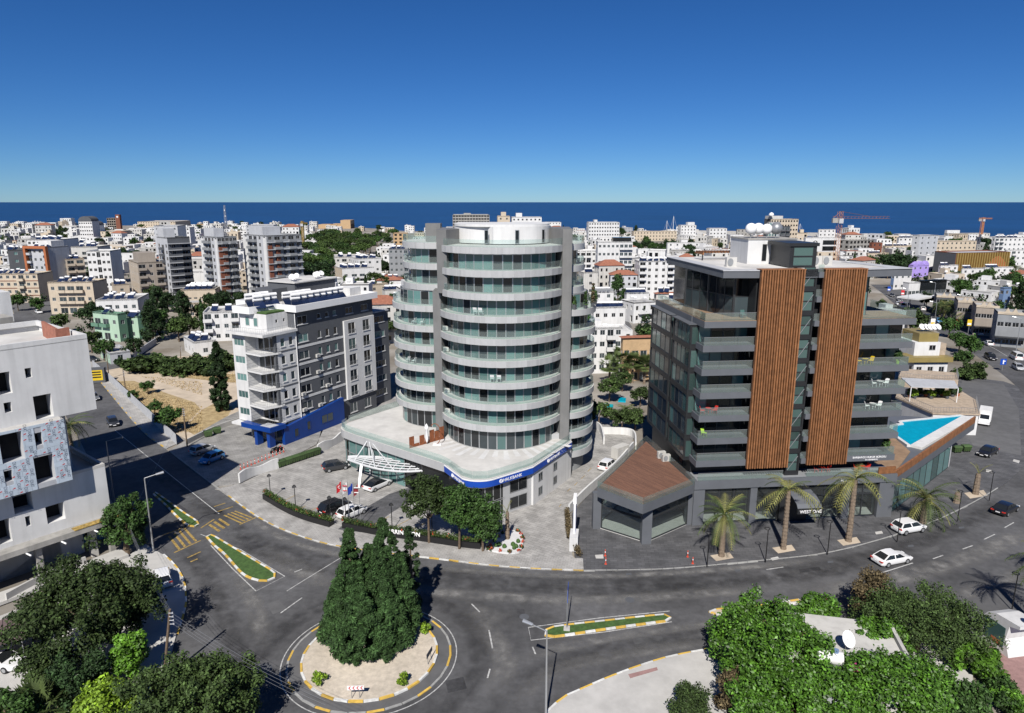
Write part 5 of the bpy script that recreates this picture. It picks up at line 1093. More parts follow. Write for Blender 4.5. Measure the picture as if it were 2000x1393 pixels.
bld('house', 'low single storey house with tan tiled porch above the hedge', 378, 668, 698, 54, 44, 38, 1, 'white', heat=4, roof='roofpale', wallL='white')
bld('house', 'pale flat roofed hut beside the side street', 214, 690, 712, 34, 40, 42, 1, 'palegrey', wallL='mint', cols=1, roof='roofgrey')
bld(AB_, 'taupe five storey apartment block with roof pergola and dark glazed side', 268, 513, 590, 62, 84, 38, 5, 'taupe', wallL='beige', bal=(0, 2, 4), colsL=5, heat=0, pent=(.1, .5, 3.4, 'taupe'), glass='glass_dark')
bld(AB_, 'lower taupe wing with flat grey roof left of the pergola block', 222, 556, 592, 20, 30, 34, 4, 'beige', heat=5)
for nm, cx, yt, wl, wr in (('nearest grey and white residential tower with red brown balcony bays', 520, 460, 57, 68), ('middle grey and white residential tower with red brown balcony bays', 424, 463, 54, 38)):
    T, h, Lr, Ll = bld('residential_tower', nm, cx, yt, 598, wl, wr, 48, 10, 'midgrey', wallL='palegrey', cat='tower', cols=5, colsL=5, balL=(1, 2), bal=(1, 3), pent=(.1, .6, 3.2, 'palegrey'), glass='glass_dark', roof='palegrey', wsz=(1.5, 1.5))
    for u in (.02, .24):
        q = MB(); q.box(Lr * u, Lr * u + 1.6, -.5, 0, 2, h - 4); q.build('brown_bay', M('redbrown'), T)
    q = MB(); q.box(-.4, 0, Ll * .82, Ll, 0, h - 1); q.build('white_pier', M('white'), T); q = MB(); q.box(-.4, 0, 0, Ll * .12, 0, h - 1); q.build('white_pier', M('white'), T)
    for k in range(1, 10): q = MB(); q.box(-.1, Lr, -.9, 0, k * h / 10 - .12, k * h / 10 + .12); q.build('floor_edge', M('palegrey'), T)
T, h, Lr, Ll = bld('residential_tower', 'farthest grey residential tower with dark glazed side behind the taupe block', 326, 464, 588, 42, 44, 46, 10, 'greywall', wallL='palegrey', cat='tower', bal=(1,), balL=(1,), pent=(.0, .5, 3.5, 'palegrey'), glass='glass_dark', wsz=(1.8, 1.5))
for k in range(1, 10): q = MB(); q.box(-.1, Lr, -.9, 0, k * h / 10 - .12, k * h / 10 + .12); q.build('floor_edge', M('palegrey'), T)
T, h, Lr, Ll = bld(AB_, 'white six storey block with grey louvred stair strip', 168, 490, 578, 0, 46, 6, 6, 'white', cols=5, strip=(2,), glass='glass_dark')
T, h, Lr, Ll = bld(AB_, 'grey and white block wearing a tall orange brown frame', 50, 482, 576, 0, 42, -14, 6, 'palegrey', cols=4, bal=(0, 3), pent=(.3, .9, 2.5, 'white'), heat=4)
q = MB(); q.box(-.3, .9, -1.4, -.1, 0, h + .4); q.box(Lr - .9, Lr + .3, -1.4, -.1, 0, h + .4); q.box(.9, Lr - .9, -1.4, -.1, h - .7, h + .4); q.build('orange_frame', M('orangebrown'), T)
bld(AB_, 'blue grey block with dark glazed end at the far left edge', 14, 488, 576, 40, 31, 36, 6, 'greywall', wallL='white', heat=5, glass='glass_teal')
bld(AB_, 'white block with roof tanks behind the orange framed block', 52, 468, 560, 6, 62, 4, 7, 'white', heat=8, cols=7)
bld(AB_, 'beige block with dark recessed corner balconies', 128, 506, 574, 36, 36, 40, 5, 'beige', bal=(0, 1), heat=6, wallL='beige')
bld('house', 'white terraced house with long tank roof above the beige block', 118, 474, 545, 0, 52, 4, 4, 'white', cols=5, bal=(1, 3), heat=5)
bld('house', 'white house with stacked terraces left of the white stair strip block', 138, 482, 560, 8, 52, 8, 4, 'offwhite', bal=(1, 2), heat=4)
bld('house', 'cream house with tank covered roof among dark trees', 178, 452, 0, 4, 50, 4, 3, 'cream', D=520)
bld(AB_, 'pale grey block rising just left of the radio mast', 300, 441, 0, 12, 46, 8, 7, 'palegrey', D=460, wallL='white')
bld(AB_, 'white block with flat roof beneath the radio mast', 346, 444, 0, 6, 24, 6, 6, 'white', D=455)
bld(AB_, 'dark glass and white office block among trees near the left shore', 62, 438, 0, 20, 34, 20, 4, 'greywall', wallL='white', D=640)
bld('hotel', 'pale hotel with small domes near the left shore', 268, 433, 0, 14, 74, 6, 4, 'cream', D=760)
bld(AB_, 'white block with glass attic right of the radio mast', 480, 440, 0, 30, 54, 12, 5, 'palegrey', wallL='white', D=620)
# centre
bld('house', 'white stepped house with open stilts behind the grey apartment block', 668, 524, 566, 14, 62, 28, 4, 'white', bal=(1, 2), heat=9, wallL='cream')
bld('house', 'white terrace block crowded with tanks at the edge of the pine wood', 654, 502, 540, 4, 60, 16, 3, 'offwhite', bal=(1, 3), heat=10)
bld('house', 'white apartment house with blue awning left of the porthole block', 700, 505, 548, 18, 44, 30, 3, 'white', bal=(0,), heat=8)
bld(AB_, 'grey block with round white rimmed porthole windows', 759, 486, 545, 8, 38, 6, 5, 'midgrey', wallL='white', cols=4, bal=(3,), heat=7, wsz=(1.3, 1.3))
bld(AB_, 'unfinished bare brick block above the porthole building', 768, 456, 0, 6, 28, 8, 4, 'sandstone', D=330, glass='opening', frame='concrete', wsz=(2.2, 2.0), roof='concrete')
bld('house', 'white house with tan hipped roof below the porthole block', 736, 548, 575, 0, 50, 10, 1, 'white', hip=True, heat=4)
bld('house', 'cream low house with flat roof behind the grey stair house', 722, 556, 590, 6, 36, 40, 2, 'cream', heat=1)
bld('house', 'white house roof covered in tanks left of the round tower', 752, 566, 604, 6, 44, 24, 2, 'offwhite', heat=14)
bld('house', 'low cream house tucked against the round tower', 772, 583, 612, 10, 30, 20, 2, 'cream', heat=4)
bld('house', 'white house with red roof strip behind the grey wing', 738, 592, 625, 6, 40, 12, 1, 'brick', heat=0)
bld(AB_, 'white house with curved balconies left of the cypress by the wood', 640, 545, 590, 8, 30, 30, 3, 'white')
# right of the tower
T, h, Lr, Ll = bld('hotel', 'white hotel front with a grid of recessed balconies', 1112, 490, 556, 0, 118, 3, 5, 'white', cols=11, bal=(0, 1, 2, 3, 5, 6, 7, 8, 9, 10), roof='roofpale')
for i in range(12): q = MB(); q.box(Lr * i / 11 - .25, Lr * i / 11 + .25, -1.3, 0, 0, h); q.build('pier', M('white'), T)
bld('hotel', 'taller rear wing of the white balcony grid hotel with dark roof lounge', 1168, 472, 0, 4, 68, 2, 6, 'white', D=330, cols=8, bal=(5, 6, 7), pent=(.45, .98, 1.8, 'glass_dark'))
bld(AB_, 'white six storey block with twin balcony stacks and tank covered roof', 1249, 510, 584, 9, 82, 4, 6, 'white', cols=6, bal=(0, 4), heat=14, pent=(.2, .8, 1.2, 'white'))
bld('hotel', 'big white stepped hotel standing against the sea', 1150, 434, 0, 4, 60, 4, 7, 'white', D=820, cols=12, pent=(.2, .3, 2, 'white'))
bld(AB_, 'long low cream apartment row behind the green belt', 1238, 452, 0, 4, 84, 4, 3, 'cream', D=640, cols=14)
bld('house', 'white modern villa with stepped cubes on the green slope', 1304, 474, 0, 2, 64, 5, 3, 'white', D=395, cols=5, pent=(.42, .62, 2, 'white'))
bld('house', 'small white villa with dark roof beside the tennis court', 1250, 486, 0, 4, 18, 10, 2, 'white', D=345)
bld('house', 'white flat roofed pavilion beside the green slope', 1270, 478, 0, 0, 12, 5, 1, 'white', D=372)
bld(AB_, 'white narrow house with grey attic and tank row below the balcony hotel', 1159, 570, 622, 2, 40, 8, 3, 'white', cols=2, heat=8, pent=(0, 1, .9, 'midgrey'))
bld('house', 'cream stepped house right against the tower top balconies', 1140, 532, 590, 10, 28, 12, 4, 'offwhite', heat=2)
bld('house', 'grey rendered house behind the tower corner', 1118, 531, 585, 4, 20, 10, 4, 'taupe')
bld('house', 'white flat roofed house packed with white tanks between tower and timber building', 1160, 600, 652, 6, 62, 8, 2, 'white', cols=4, heat=26)
bld('house', 'white tank crowded house nearer the timber building', 1224, 572, 620, 4, 44, 10, 2, 'white', heat=16)
bld('house', 'white house with red hipped roof below the twin balcony block', 1282, 574, 606, 4, 44, 6, 2, 'offwhite', hip=True, heat=2)
bld('house', 'second red hipped roof nearer the timber building terrace', 1304, 588, 622, 2, 40, 12, 2, 'offwhite', hip=True, heat=1)
bld('house', 'white house with shallow red roof below the cypress gap', 1218, 532, 560, 4, 24, 20, 2, 'white', hip=True)
bld('house', 'red roofed white house glimpsed beside the penthouse', 1322, 542, 575, 2, 24, 8, 2, 'white', hip=True, heat=1)
bld(AB_, 'white three storey apartment house with small windows facing the courtyard', 1154, 640, 730, 4, 62, 6, 4, 'white', cols=4, bal=(2,), heat=0, roof='roofgrey')
T, h, Lr, Ll = bld(AB_, 'sandstone fronted apartment house with red pitched roof beside the timber building', 1217, 660, 745, 4, 66, 8, 4, 'sandstone', cols=4, bal=(1, 2), hip=True)
bld('house', 'white house with low eaves touching the tower balconies', 1126, 700, 778, 10, 28, 10, 3, 'white', bal=(0,), roof='roofgrey')
# right background
T, h, Lr, Ll = bld('hotel', 'tall beige hotel with dark flank and white dome on the roof', 1506, 428, 0, 13, 54, 10, 9, 'cream', wallL='greywall', D=520, cols=10, roof='concrete', pent=(0, .5, 2.2, 'offwhite'))
q = MB(); q.lathe([(1.6, h + 2.3), (1.9, h + 3.2), (1.3, h + 4.3), (.1, h + 4.9)], 12); q.build('roof_dome', M('white_plain'), T)
bld('office_block', 'teal glazed block with white edges in front of the beige hotel', 1503, 434, 0, 4, 22, 8, 8, 'white', D=470, glass='glass_teal', cols=4, strip=(0, 1, 2, 3))
bld('office_block', 'slim black and white block in front of the beige hotel', 1524, 442, 0, 4, 20, 10, 8, 'greywall', D=455, wallL='white', bal=(0, 1), cols=2)
bld(AB_, 'bare grey concrete block left of the beige hotel', 1440, 448, 0, 2, 28, 6, 4, 'concrete', D=520, glass='opening')
bld(AB_, 'white block with red pier strips near the harbour', 1386, 446, 0, 6, 34, 8, 5, 'white', D=520)
bld(AB_, 'white stepped block with roof lantern near the harbour', 1330, 440, 0, 6, 30, 10, 5, 'white', D=640, pent=(.5, .95, 3, 'white'))
bld('house', 'pale pink roofed row below the harbour blocks', 1340, 468, 0, 4, 70, 6, 2, 'cream', D=470)
bld(AB_, 'white arcaded block in front of the grey concrete block', 1445, 470, 0, 4, 40, 8, 3, 'white', D=410)
bld('house', 'white flat roofed depot with open yard and tanks', 1400, 492, 0, 4, 62, 6, 2, 'offwhite', D=300, heat=5, roof='roofpale')
T, h, Lr, Ll = bld('office_block', 'white rounded office block with round black emblem', 1574, 464, 0, 4, 68, 4, 5, 'white', D=270, cols=3, colsL=0, win=False)
for k in range(4): q = MB(); q.box(Lr * .5, Lr * .88, -.25, 0, h - 5 - 4.2 * k, h - 2 - 4.2 * k); q.build('window_strip', M('glass_dark'), T)
ex, ez = Lr * .28, h - 4.0; q = MB(); R_ = 1.7
for i in range(24): a0, a1 = i * math.pi / 12, (i + 1) * math.pi / 12; q.tube((ex + R_ * math.cos(a0), -.15, ez + R_ * math.sin(a0)), (ex + R_ * math.cos(a1), -.15, ez + R_ * math.sin(a1)), .16, n=4)
q.tube((ex, -.15, ez - 1.6), (ex, -.15, ez + .1), .2, n=4); q.tube((ex, -.15, ez), (ex - 1.0, -.15, ez + 1.2), .2, n=4); q.tube((ex, -.15, ez), (ex + 1.0, -.15, ez + 1.2), .2, n=4); q.build('round_emblem', M('black'), T)
bld('house', 'white roof pavilion with dark arches on the emblem office block', 1600, 448, 0, 2, 32, 6, 5, 'white', D=330, glass='glass_dark')
bld(AB_, 'unfinished concrete frame block right of the red crane', 1660, 470, 0, 22, 48, 22, 4, 'concrete', D=330, glass='opening', frame='concrete', wsz=(2.4, 2.2), roof='concrete')
bld(AB_, 'dark brown edged block right of the concrete frame', 1704, 474, 0, 6, 20, 14, 4, 'redbrown', D=345)
bld('house', 'white hall with dark pitched ends below the crane', 1658, 497, 0, 2, 38, 8, 1, 'white', D=255, cols=2)
bld('house', 'cream flat roofed house row left of the dark tree clump', 1696, 494, 0, 4, 40, 8, 2, 'cream', D=265, heat=4)
bld('house', 'red hipped roof bungalow above the timber building roof', 1690, 512, 0, 2, 44, 6, 1, 'offwhite', D=235, hip=True)
bld(AB_, 'white slab block seen edge on with narrow window column', 1797, 460, 0, 14, 36, 20, 6, 'palegrey', wallL='white', D=360, cols=3)
bld(AB_, 'cream slab block with two rows of white framed windows', 1830, 471, 0, 12, 78, 10, 4, 'cream', wallL='palegrey', D=330, cols=9)
bld(AB_, 'white house between the slab blocks and the harbour', 1756, 464, 0, 4, 26, 6, 4, 'white', D=470, heat=5)
bld('house', 'cream tank roofed house right of the dark brown edged block', 1730, 480, 0, 6, 54, 8, 3, 'cream', D=350, heat=6)
bld(AB_, 'long pale terminal building on the right skyline', 1852, 456, 0, 8, 82, 8, 3, 'offwhite', D=560, pent=(0, .3, 3, 'white'))
bld(AB_, 'white balconied block at the right edge near the shore', 1944, 464, 0, 6, 70, 8, 5, 'white', D=420, bal=(0, 1), heat=6)
bld(AB_, 'white block cut by the right edge beside the striped hall', 1966, 488, 0, 4, 60, 8, 4, 'white', D=300, bal=(1,))
T, h, Lr, Ll = bld('assembly_hall', 'long hall with vertical gold fins and brown curved panel', 1868, 494, 0, 42, 106, 14, 4, 'redbrown', wallL='greywall', D=285, win=False, roof='palegrey', cat='hall')
for i in range(int(Lr / 1.7)): q = MB(); q.box(.3 + i * 1.7, .95 + i * 1.7, -.9, -.02, .5, h - .2); q.build('gold_fin', M('gold'), T)
q = MB(); pts = [(Lr * .52 + Lr * .48 * i / 12, .5 + (h * .78) * math.sin(math.pi * i / 12) ** .8) for i in range(13)]; q.add([(x, -.62, .3) for x, z in pts] + [(x, -.62, z + .2) for x, z in pts], [(i, i + 1, 14 + i, 13 + i) for i in range(12)]); q.build('curved_panel', M('orangebrown'), T)
T, h, Lr, Ll = bld('house', 'small lilac painted house with pointed gables', 1783, 518, 0, 8, 32, 22, 2, 'lilac', D=225, glass='glass_dark')
for i in range(3): q = MB(); x = Lr * (i + .5) / 3; q.prism([(x - Lr / 7, -.2), (x + Lr / 7, -.2), (x + Lr / 7, Ll * .9), (x - Lr / 7, Ll * .9)], h - .5, lambda p, x=x: h + .3); q.add([(x - Lr / 7, -.25, h + .3), (x + Lr / 7, -.25, h + .3), (x, -.25, h + 2), (x - Lr / 7, Ll * .9, h + .3), (x + Lr / 7, Ll * .9, h + .3), (x, Ll * .9, h + 2)], [(0, 1, 2), (0, 2, 5, 3), (1, 4, 5, 2), (3, 5, 4)]); q.build('gable', M('lilac'), T)
bld('house', 'white cottage right of the lilac house', 1838, 518, 0, 4, 34, 10, 2, 'white', D=225, heat=2)
bld('house', 'white long roofed house in the trees below the striped hall', 1880, 524, 0, 2, 42, 8, 2, 'white', D=215, heat=3)
bld('house', 'white wide house under palm trees at the right', 1924, 522, 0, 4, 56, 8, 2, 'white', D=225, heat=4)
bld('house', 'white gabled bungalow above the glass showroom', 1842, 540, 0, 4, 42, 14, 1, 'white', D=190, hip=False, heat=1)
bld('house', 'cream bungalow with pale roof among the right hand trees', 1892, 550, 0, 6, 44, 14, 1, 'cream', D=185, hip=False)
bld('house', 'slim blue grey tower house in front of the dark cypress', 1962, 562, 0, 8, 14, 20, 3, 'bluewall', D=175)
bld('showroom', 'glass fronted showroom with white flat roof beside the far road', 1800, 548, 582, 6, 50, 16, 1, 'glass_dark', roof='roofpale', cols=8, wsz=(1.5, 2.4), par=1.2)
bld('showroom', 'second glass showroom with white canopy nearer the petrol station', 1776, 552, 584, 12, 22, 16, 1, 'white', cols=3, wsz=(1.8, 2.4))
bld('house', 'white building with blue panels at the far bend', 1748, 530, 566, 6, 34, 18, 2, 'white', wallL='bluewall')
# shop row on the right: wall colours darkened to paint in their shaded fronts
for i, (cx, yt, yb, wr, wal, nm) in enumerate([(1830, 578, 615, 46, 'greywall', 'dark grey shop with long pale roof at the far end of the shop row'), (1872, 588, 640, 40, 'taupe', 'dark fronted shop with cream gablets in the shop row'), (1908, 597, 655, 44, 'taupe', 'grey two storey shop with cream pilasters in the shop row'), (1950, 610, 676, 60, 'midgrey', 'arched pale grey shop at the near end of the shop row')]):
    T, h, Lr, Ll = bld('shop', nm, cx, yt, yb, 8, wr, -28, 2, wal, wallL=wal, dep=14, roof='roofgrey', cols=4, glass='glass_dark', wsz=(1.6, 1.3))
    q = MB(); q.box(-.1, Lr + .1, -.18, .0, h - .5, h + .25); q.build('cornice', M('cream'), T)
    for u in (.3, .55): q = MB(); x = Lr * u; q.add([(x - .9, -.25, h - .2), (x + .9, -.25, h - .2), (x, -.25, h + 1.5), (x - .9, .3, h - .2), (x + .9, .3, h - .2), (x, .3, h + 1.5)], [(0, 1, 2), (3, 5, 4), (0, 2, 5, 3), (1, 4, 5, 2)]); q.build('gablet', M('cream'), T)
    q = MB(); q.box(0, Lr, -2.2, -.05, 2.9, 3.1); q.build('shop_awning', M('frame_dark'), T)
# white house with olive cladding and the terrace restaurant beside the pool
T, h, Lr, Ll = bld('house', 'white house with olive green metal bands beside the swimming pool', 1786, 706, 800, 14, 66, 2, 2, 'white', cols=3, D=132, dep=12)
q = MB(); q.box(-1.8, Lr + .6, -.7, 4, h - .1, h + 1.0); q.build('olive_band', M('olive_clad'), T)
q = MB(); q.box(.4, Lr - 1.4, 1.2, 9, h + 1, h + 4.0); q.build('upper_storey', M('white'), T); q = MB(); q.box(1.4, Lr - 1.8, 1.6, 8, h + 4.01, h + 5.9)
q.build('olive_attic', M('olive_clad'), T); obj('window', window_mesh('glass_dark', 'frame', 1.5, 1.2, 1), T, (Lr * .58, 1.19, h + 2.2)); q = MB(); q.box(Lr - 1.39, Lr + .2, 1.6, 3, h + 1.01, h + 3.6); q.build('stone_pier', M('stone_tan'), T)
for i in range(5): add_dish('white satellite dish on the olive banded house', *[c for c in (T.location.x + 3 + i * .9, T.location.y + 4)], h + 5.9, rnd.uniform(-.6, .6), 1.0, 'dishes on the olive banded house')
RF = Fr(G(1755, 778), 0.0)
RS = thing('restaurant', 'low restaurant with paved roof terrace and grey awning beside the pool', 'restaurant', (*G(1790, 802), 0), math.radians(3))
def rs(b, n, m): return b.build(n, [M(k) for k in m] if isinstance(m, (list, tuple)) else M(m), RS)
fr = Fr((RS.location.x, RS.location.y), math.radians(3)); zt = 4.2
P = [fr.g(*p, zt) for p in [(1823, 806), (1912, 808), (1906, 783), (1874, 762), (1757, 760), (1752, 775)]]
b = MB(); b.prism(P, .14, zt - .3); rs(b, 'wall', 'white'); b = MB(); b.prism(offset(P, .25 if sum(P[i][0] * P[(i + 1) % 6][1] - P[(i + 1) % 6][0] * P[i][1] for i in range(6)) < 0 else -.25, True), zt - .3, zt, 0, 1); rs(b, 'terrace_slab', ['stone_tan', 'stone_tan'])
b = MB(); rail_bars(b, [P[5], P[0], P[1], P[2]], zt, 1.0, .5, .02); rs(b, 'terrace_rail', 'steel')
Q = [fr.g(*p, 7.0) for p in [(1780, 756), (1872, 758), (1864, 744), (1760, 738)]]; b = MB(); b.prism(Q, 6.9, 7.05); rs(b, 'awning', 'palegrey')
for q_ in Q[:2]: b = MB(); b.tube((*q_, zt), (*q_, 6.9), .08, n=6); rs(b, 'awning_post', 'white_plain')
U = [fr.g(*p, 6.2) for p in [(1800, 741), (1872, 742), (1868, 728), (1762, 720), (1755, 736)]]; b = MB(); b.prism(U, zt, 6.2, 0, 0); rs(b, 'upper_terrace', ['stone_tan', 'stone_tan']); b = MB(); rail_bars(b, [U[4], U[0], U[1], U[2]], 6.2, .9, .5, .02); rs(b, 'terrace_rail', 'steel')
# ------------------------------------------------------------- far landmarks
def lattice(b, x, y, z0, z1, w0, w1, n, r=.09):
    for k in range(n):
        a, c = k / n, (k + 1) / n; za, zc = z0 + (z1 - z0) * a, z0 + (z1 - z0) * c; wa, wc = w0 + (w1 - w0) * a, w0 + (w1 - w0) * c
        for sx_, sy_ in ((1, 1), (-1, 1), (-1, -1), (1, -1)): b.tube((x + sx_ * wa, y + sy_ * wa, za), (x + sx_ * wc, y + sy_ * wc, zc), r, n=3, caps=False)
        b.tube((x - wa, y - wa, za), (x + wc, y - wc, zc), r * .7, n=3, caps=False); b.tube((x + wa, y - wa, za), (x - wc, y - wc, zc), r * .7, n=3, caps=False)
        b.tube((x - wc, y - wc, zc), (x + wc, y - wc, zc), r * .7, n=3, caps=False)
mx_, mz_ = V(438, 401, 480); b = MB(); lattice(b, 0, 0, 0, mz_, 1.4, .35, 14, .09); t = thing('radio_mast', 'tall red and white lattice radio mast on the left skyline', 'radio mast', (mx_, 480, 0)); b.build('lattice', M('palegrey'), t)
for z in (.7, .8, .9): b = MB(); b.lathe([(.4, mz_ * z), (.5, mz_ * z + .2), (.4, mz_ * z + .9)], 8); b.build('antenna_drum', M('white_plain'), t)
def crane(label, px, ytop, D, jl, jr, yj, m, r=.22):
    x, z = V(px, ytop, D); zj = V(px, yj, D)[1]; t = thing('tower_crane', label, 'crane', (x, D, 0)); xl, xr = V(jl, yj, D)[0] - x, V(jr, yj, D)[0] - x
    b = MB(); lattice(b, 0, 0, 0, z, .9, .8, 24, r); b.build('mast', M(m), t); b = MB()
    n = 16
    for i in range(n):
        a, c = xl + (xr - xl) * i / n, xl + (xr - xl) * (i + 1) / n
        for dy in (-.5, .5): b.tube((a, dy, zj), (c, dy, zj), r * .8, n=3)
        b.tube((a, 0, zj + .9), (c, 0, zj + .9), r * .8, n=3); b.tube((a, -.5, zj), ((a + c) / 2, 0, zj + .9), r * .5, n=3); b.tube((c, .5, zj), ((a + c) / 2, 0, zj + .9), r * .5, n=3)
    b.build('jib', M(m), t); b = MB(); b.box(xl, xl + 2.5, -.6, .6, zj - 1.8, zj + .2); b.build('counterweight', M('concrete'), t); b = MB(); b.tube((0, 0, z), (xr * .6, 0, zj + .9), .08, n=3); b.tube((0, 0, z), (xl * .8, 0, zj + .5), .08, n=3); b.build('tie_rod', M(m), t); b = MB(); b.box(-.9, .9, -1.6, -.6, zj - 2, zj); b.build('cab', M('palegrey'), t)
crane('tall orange red tower crane with long jib on the right skyline', 1642, 413, 300, 1626, 1737, 427, 'crane_red', .09)
crane('small red tower crane at the far right of the skyline', 1921, 425, 620, 1912, 1938, 428, 'crane_red', .3)
crane('yellow tower crane left of the castle', 590, 432, 560, 586, 601, 437, 'gold', .25)
T, h, Lr, Ll = bld('castle', 'low sandstone castle with square tower on the shore', 645, 438, 0, 3, 40, 4, 2, 'sandstone', D=1150, win=False, roof='sandstone')
q = MB(); q.box(Lr * .52, Lr, -3, Ll, 0, h + 6); q.build('square_tower', M('sandstone'), T); q = MB(); q.box(-Lr * .6, 0, 2, Ll, 0, h * .9); q.build('curtain_wall', M('sandstone'), T)
T, h, Lr, Ll = bld('hotel', 'dark barrel roofed building with white arches on the left skyline', 153, 432, 0, 2, 26, 6, 6, 'white', D=700, cols=6, glass='glass_dark')
q = MB(); R_ = Lr / 2; q.add([(R_ - R_ * math.cos(math.pi * i / 10), y, h + R_ * .75 * math.sin(math.pi * i / 10)) for y in (-.5, Ll) for i in range(11)], [(i, i + 1, 12 + i, 11 + i) for i in range(10)] + [tuple(range(11))]); q.build('barrel_roof', M('greywall'), T)
T, h, Lr, Ll = bld('hotel', 'second lower barrel roofed wing with dark right flank', 166, 440, 0, 4, 26, 10, 5, 'white', D=660, cols=5, glass='glass_dark')
q = MB(); R_ = Lr / 2; q.add([(R_ - R_ * math.cos(math.pi * i / 10), y, h + R_ * .7 * math.sin(math.pi * i / 10)) for y in (-.5, Ll) for i in range(11)], [(i, i + 1, 12 + i, 11 + i) for i in range(10)] + [tuple(range(11))]); q.build('barrel_roof', M('greywall'), T)
T, h, Lr, Ll = bld('office_block', 'brown glass block with taller clock tower on the left skyline', 208, 426, 0, 1, 17, 8, 6, 'taupe', D=680, glass='glass_dark', cols=4, strip=(0, 1, 2, 3))
q = MB(); q.box(Lr + .1, Lr + 5.5, 0, 6, 0, h + 4.5); q.build('clock_tower', M('redbrown'), T); q = MB(); q.tube((Lr + 2.7, -.05, h + 1.5), (Lr + 2.7, -.12, h + 1.5), 1.2, n=14); q.build('clock_face', M('white_plain'), T)
bld(AB_, 'unfinished concrete storeys rising beyond the round tower roof', 884, 420, 0, 4, 72, 4, 8, 'concrete', D=430, glass='opening', frame='concrete', wsz=(2.6, 2.0), pent=(.3, .5, 1.5, 'concrete'))
bld(AB_, 'white stepped hotel wing beyond the round tower roof', 1000, 424, 0, 2, 58, 4, 8, 'white', D=560, pent=(.15, .35, 3, 'white'))
bld(AB_, 'cream small tower block between the concrete storeys and white hotel wing', 972, 422, 0, 2, 24, 4, 8, 'cream', D=560, pent=(.3, .7, 3, 'cream'))
bld(AB_, 'white low block right of the round tower roof on the shore', 1066, 434, 0, 2, 30, 4, 5, 'white', D=700)
# breakwater, masts in the harbour
b = MB(); A = [G(*p, 0) for p in [(1300, 452), (1420, 454), (1560, 457), (1700, 460), (1900, 465), (2200, 470), (2600, 476)]]
for p, q in zip(A[:-1], A[1:]):
    b.add([(p[0], p[1], -3), (q[0], q[1], -3), (q[0], q[1] + 12, -3), (p[0], p[1] + 12, -3), (p[0], p[1] + 3, 1.8), (q[0], q[1] + 3, 1.8), (q[0], q[1] + 9, 1.8), (p[0], p[1] + 9, 1.8)], [(0, 1, 5, 4), (4, 5, 6, 7), (2, 3, 7, 6)])
tag(b.build('breakwater', M('concrete')), 'long low grey harbour breakwater on the right', 'breakwater')
for i, px in enumerate((1316, 1303, 1563)):
    x, z = V(px, (422, 431, 437)[i], 900); t = thing('sailing_yacht', ['tallest sailing yacht mast left of the harbour', 'shorter yacht mast left of the tallest mast', 'lone yacht mast right of the beige hotel'][i], 'yacht', (x, 900, -2.4))
    b = MB(); b.prism([(-6, -1.5), (4, -1.6), (8, 0), (4, 1.6), (-6, 1.5)], 0, 1.6); b.build('hull', M('white_plain'), t); b = MB(); b.tube((0, 0, 1.6), (0, 0, z + 2.4), .35, .2, n=5); b.build('mast', M('white_plain'), t); b = MB(); b.tube((0, 0, z + 2), (7.5, 0, 1.8), .12, n=3); b.tube((0, 0, z + 2), (-5.5, 0, 1.8), .12, n=3); b.build('stay', M('palegrey'), t)
# ------------------------------------------------------------- the mass of small houses
PROTO = []
for i in range(16):
    b = MB(); W, Dp, fl = rnd.uniform(9, 17), rnd.uniform(8, 13), rnd.choice([1, 2, 2, 2, 3, 3, 4]); h = fl * 3.1 + .5; hs = []; hl = []
    for ho, L in ((hs, W), (hl, Dp)):
        n = int(L / 2.7)
        for c in range(n):
            for k in range(fl):
                if rnd.random() < .88: s = L * (c + .5) / n; big = rnd.random() < .3; w_ = 1.9 if big else 1.1; ho.append((s - w_ / 2, s + w_ / 2, k * 3.1 + (.3 if big else 1), k * 3.1 + 2.4))
    holed(b, 0, W, 0, h, hs, 0, .5, 0, 2); holed(b, 0, Dp, 0, h, hl, 0, .5, 0, 2, flip=lambda x, y, Dp=Dp: (y, Dp - x))
    b.face([(W, 0, 0), (W, Dp, 0), (W, Dp, h), (W, 0, h)], 0); b.face([(0, Dp, 0), (W, Dp, 0), (W, Dp, h), (0, Dp, h)], 0)
    tiled = i % 8 == 0
    if tiled: e = .5; b.add([(-e, -e, h), (W + e, -e, h), (W + e, Dp + e, h), (-e, Dp + e, h), (Dp / 2, Dp / 2, h + 2.4), (W - Dp / 2 if W > Dp else Dp / 2 + .1, Dp / 2, h + 2.4)], [(0, 1, 5, 4), (1, 2, 5), (2, 3, 4, 5), (3, 0, 4)], 3)
    else: b.face([(0, 0, h - .4), (W, 0, h - .4), (W, Dp, h - .4), (0, Dp, h - .4)], 1); b.ringwall([(0, 0), (W, 0), (W, Dp), (0, Dp)], [(.2, .2), (W - .2, .2), (W - .2, Dp - .2), (.2, Dp - .2)], h - .4, h, 0)
    if not tiled and rnd.random() < .6: x = rnd.uniform(1, W - 4); b.box(x, x + 3, Dp * .5, Dp * .9, h - .4, h + 2, 0)
    if not tiled and rnd.random() < .6:
        for s in range(rnd.choice([1, 2, 3])): x = rnd.uniform(1, W - 1.5); y = rnd.uniform(1, Dp - 1); b.tube((x - .7, y, h + .8), (x + .7, y, h + .8), .42, n=6, m=4)
    if fl > 1 and rnd.random() < .7: b.box(W * .2, W * .8, -1.3, 0, 3.0, 3.2, 0); b.box(W * .2, W * .8, -1.3, -1.2, 3.2, 4.0, 0)
    PROTO.append((b, W, Dp, tiled))
PM = {}
def proto(i, col):
    if (i, col) not in PM: PM[(i, col)] = PROTO[i][0].mesh('wall', [M(col), M('roofpale' if i % 2 else 'roofgrey'), M('glass_dark'), M('tile'), M('tank')])
    return PM[(i, col)]
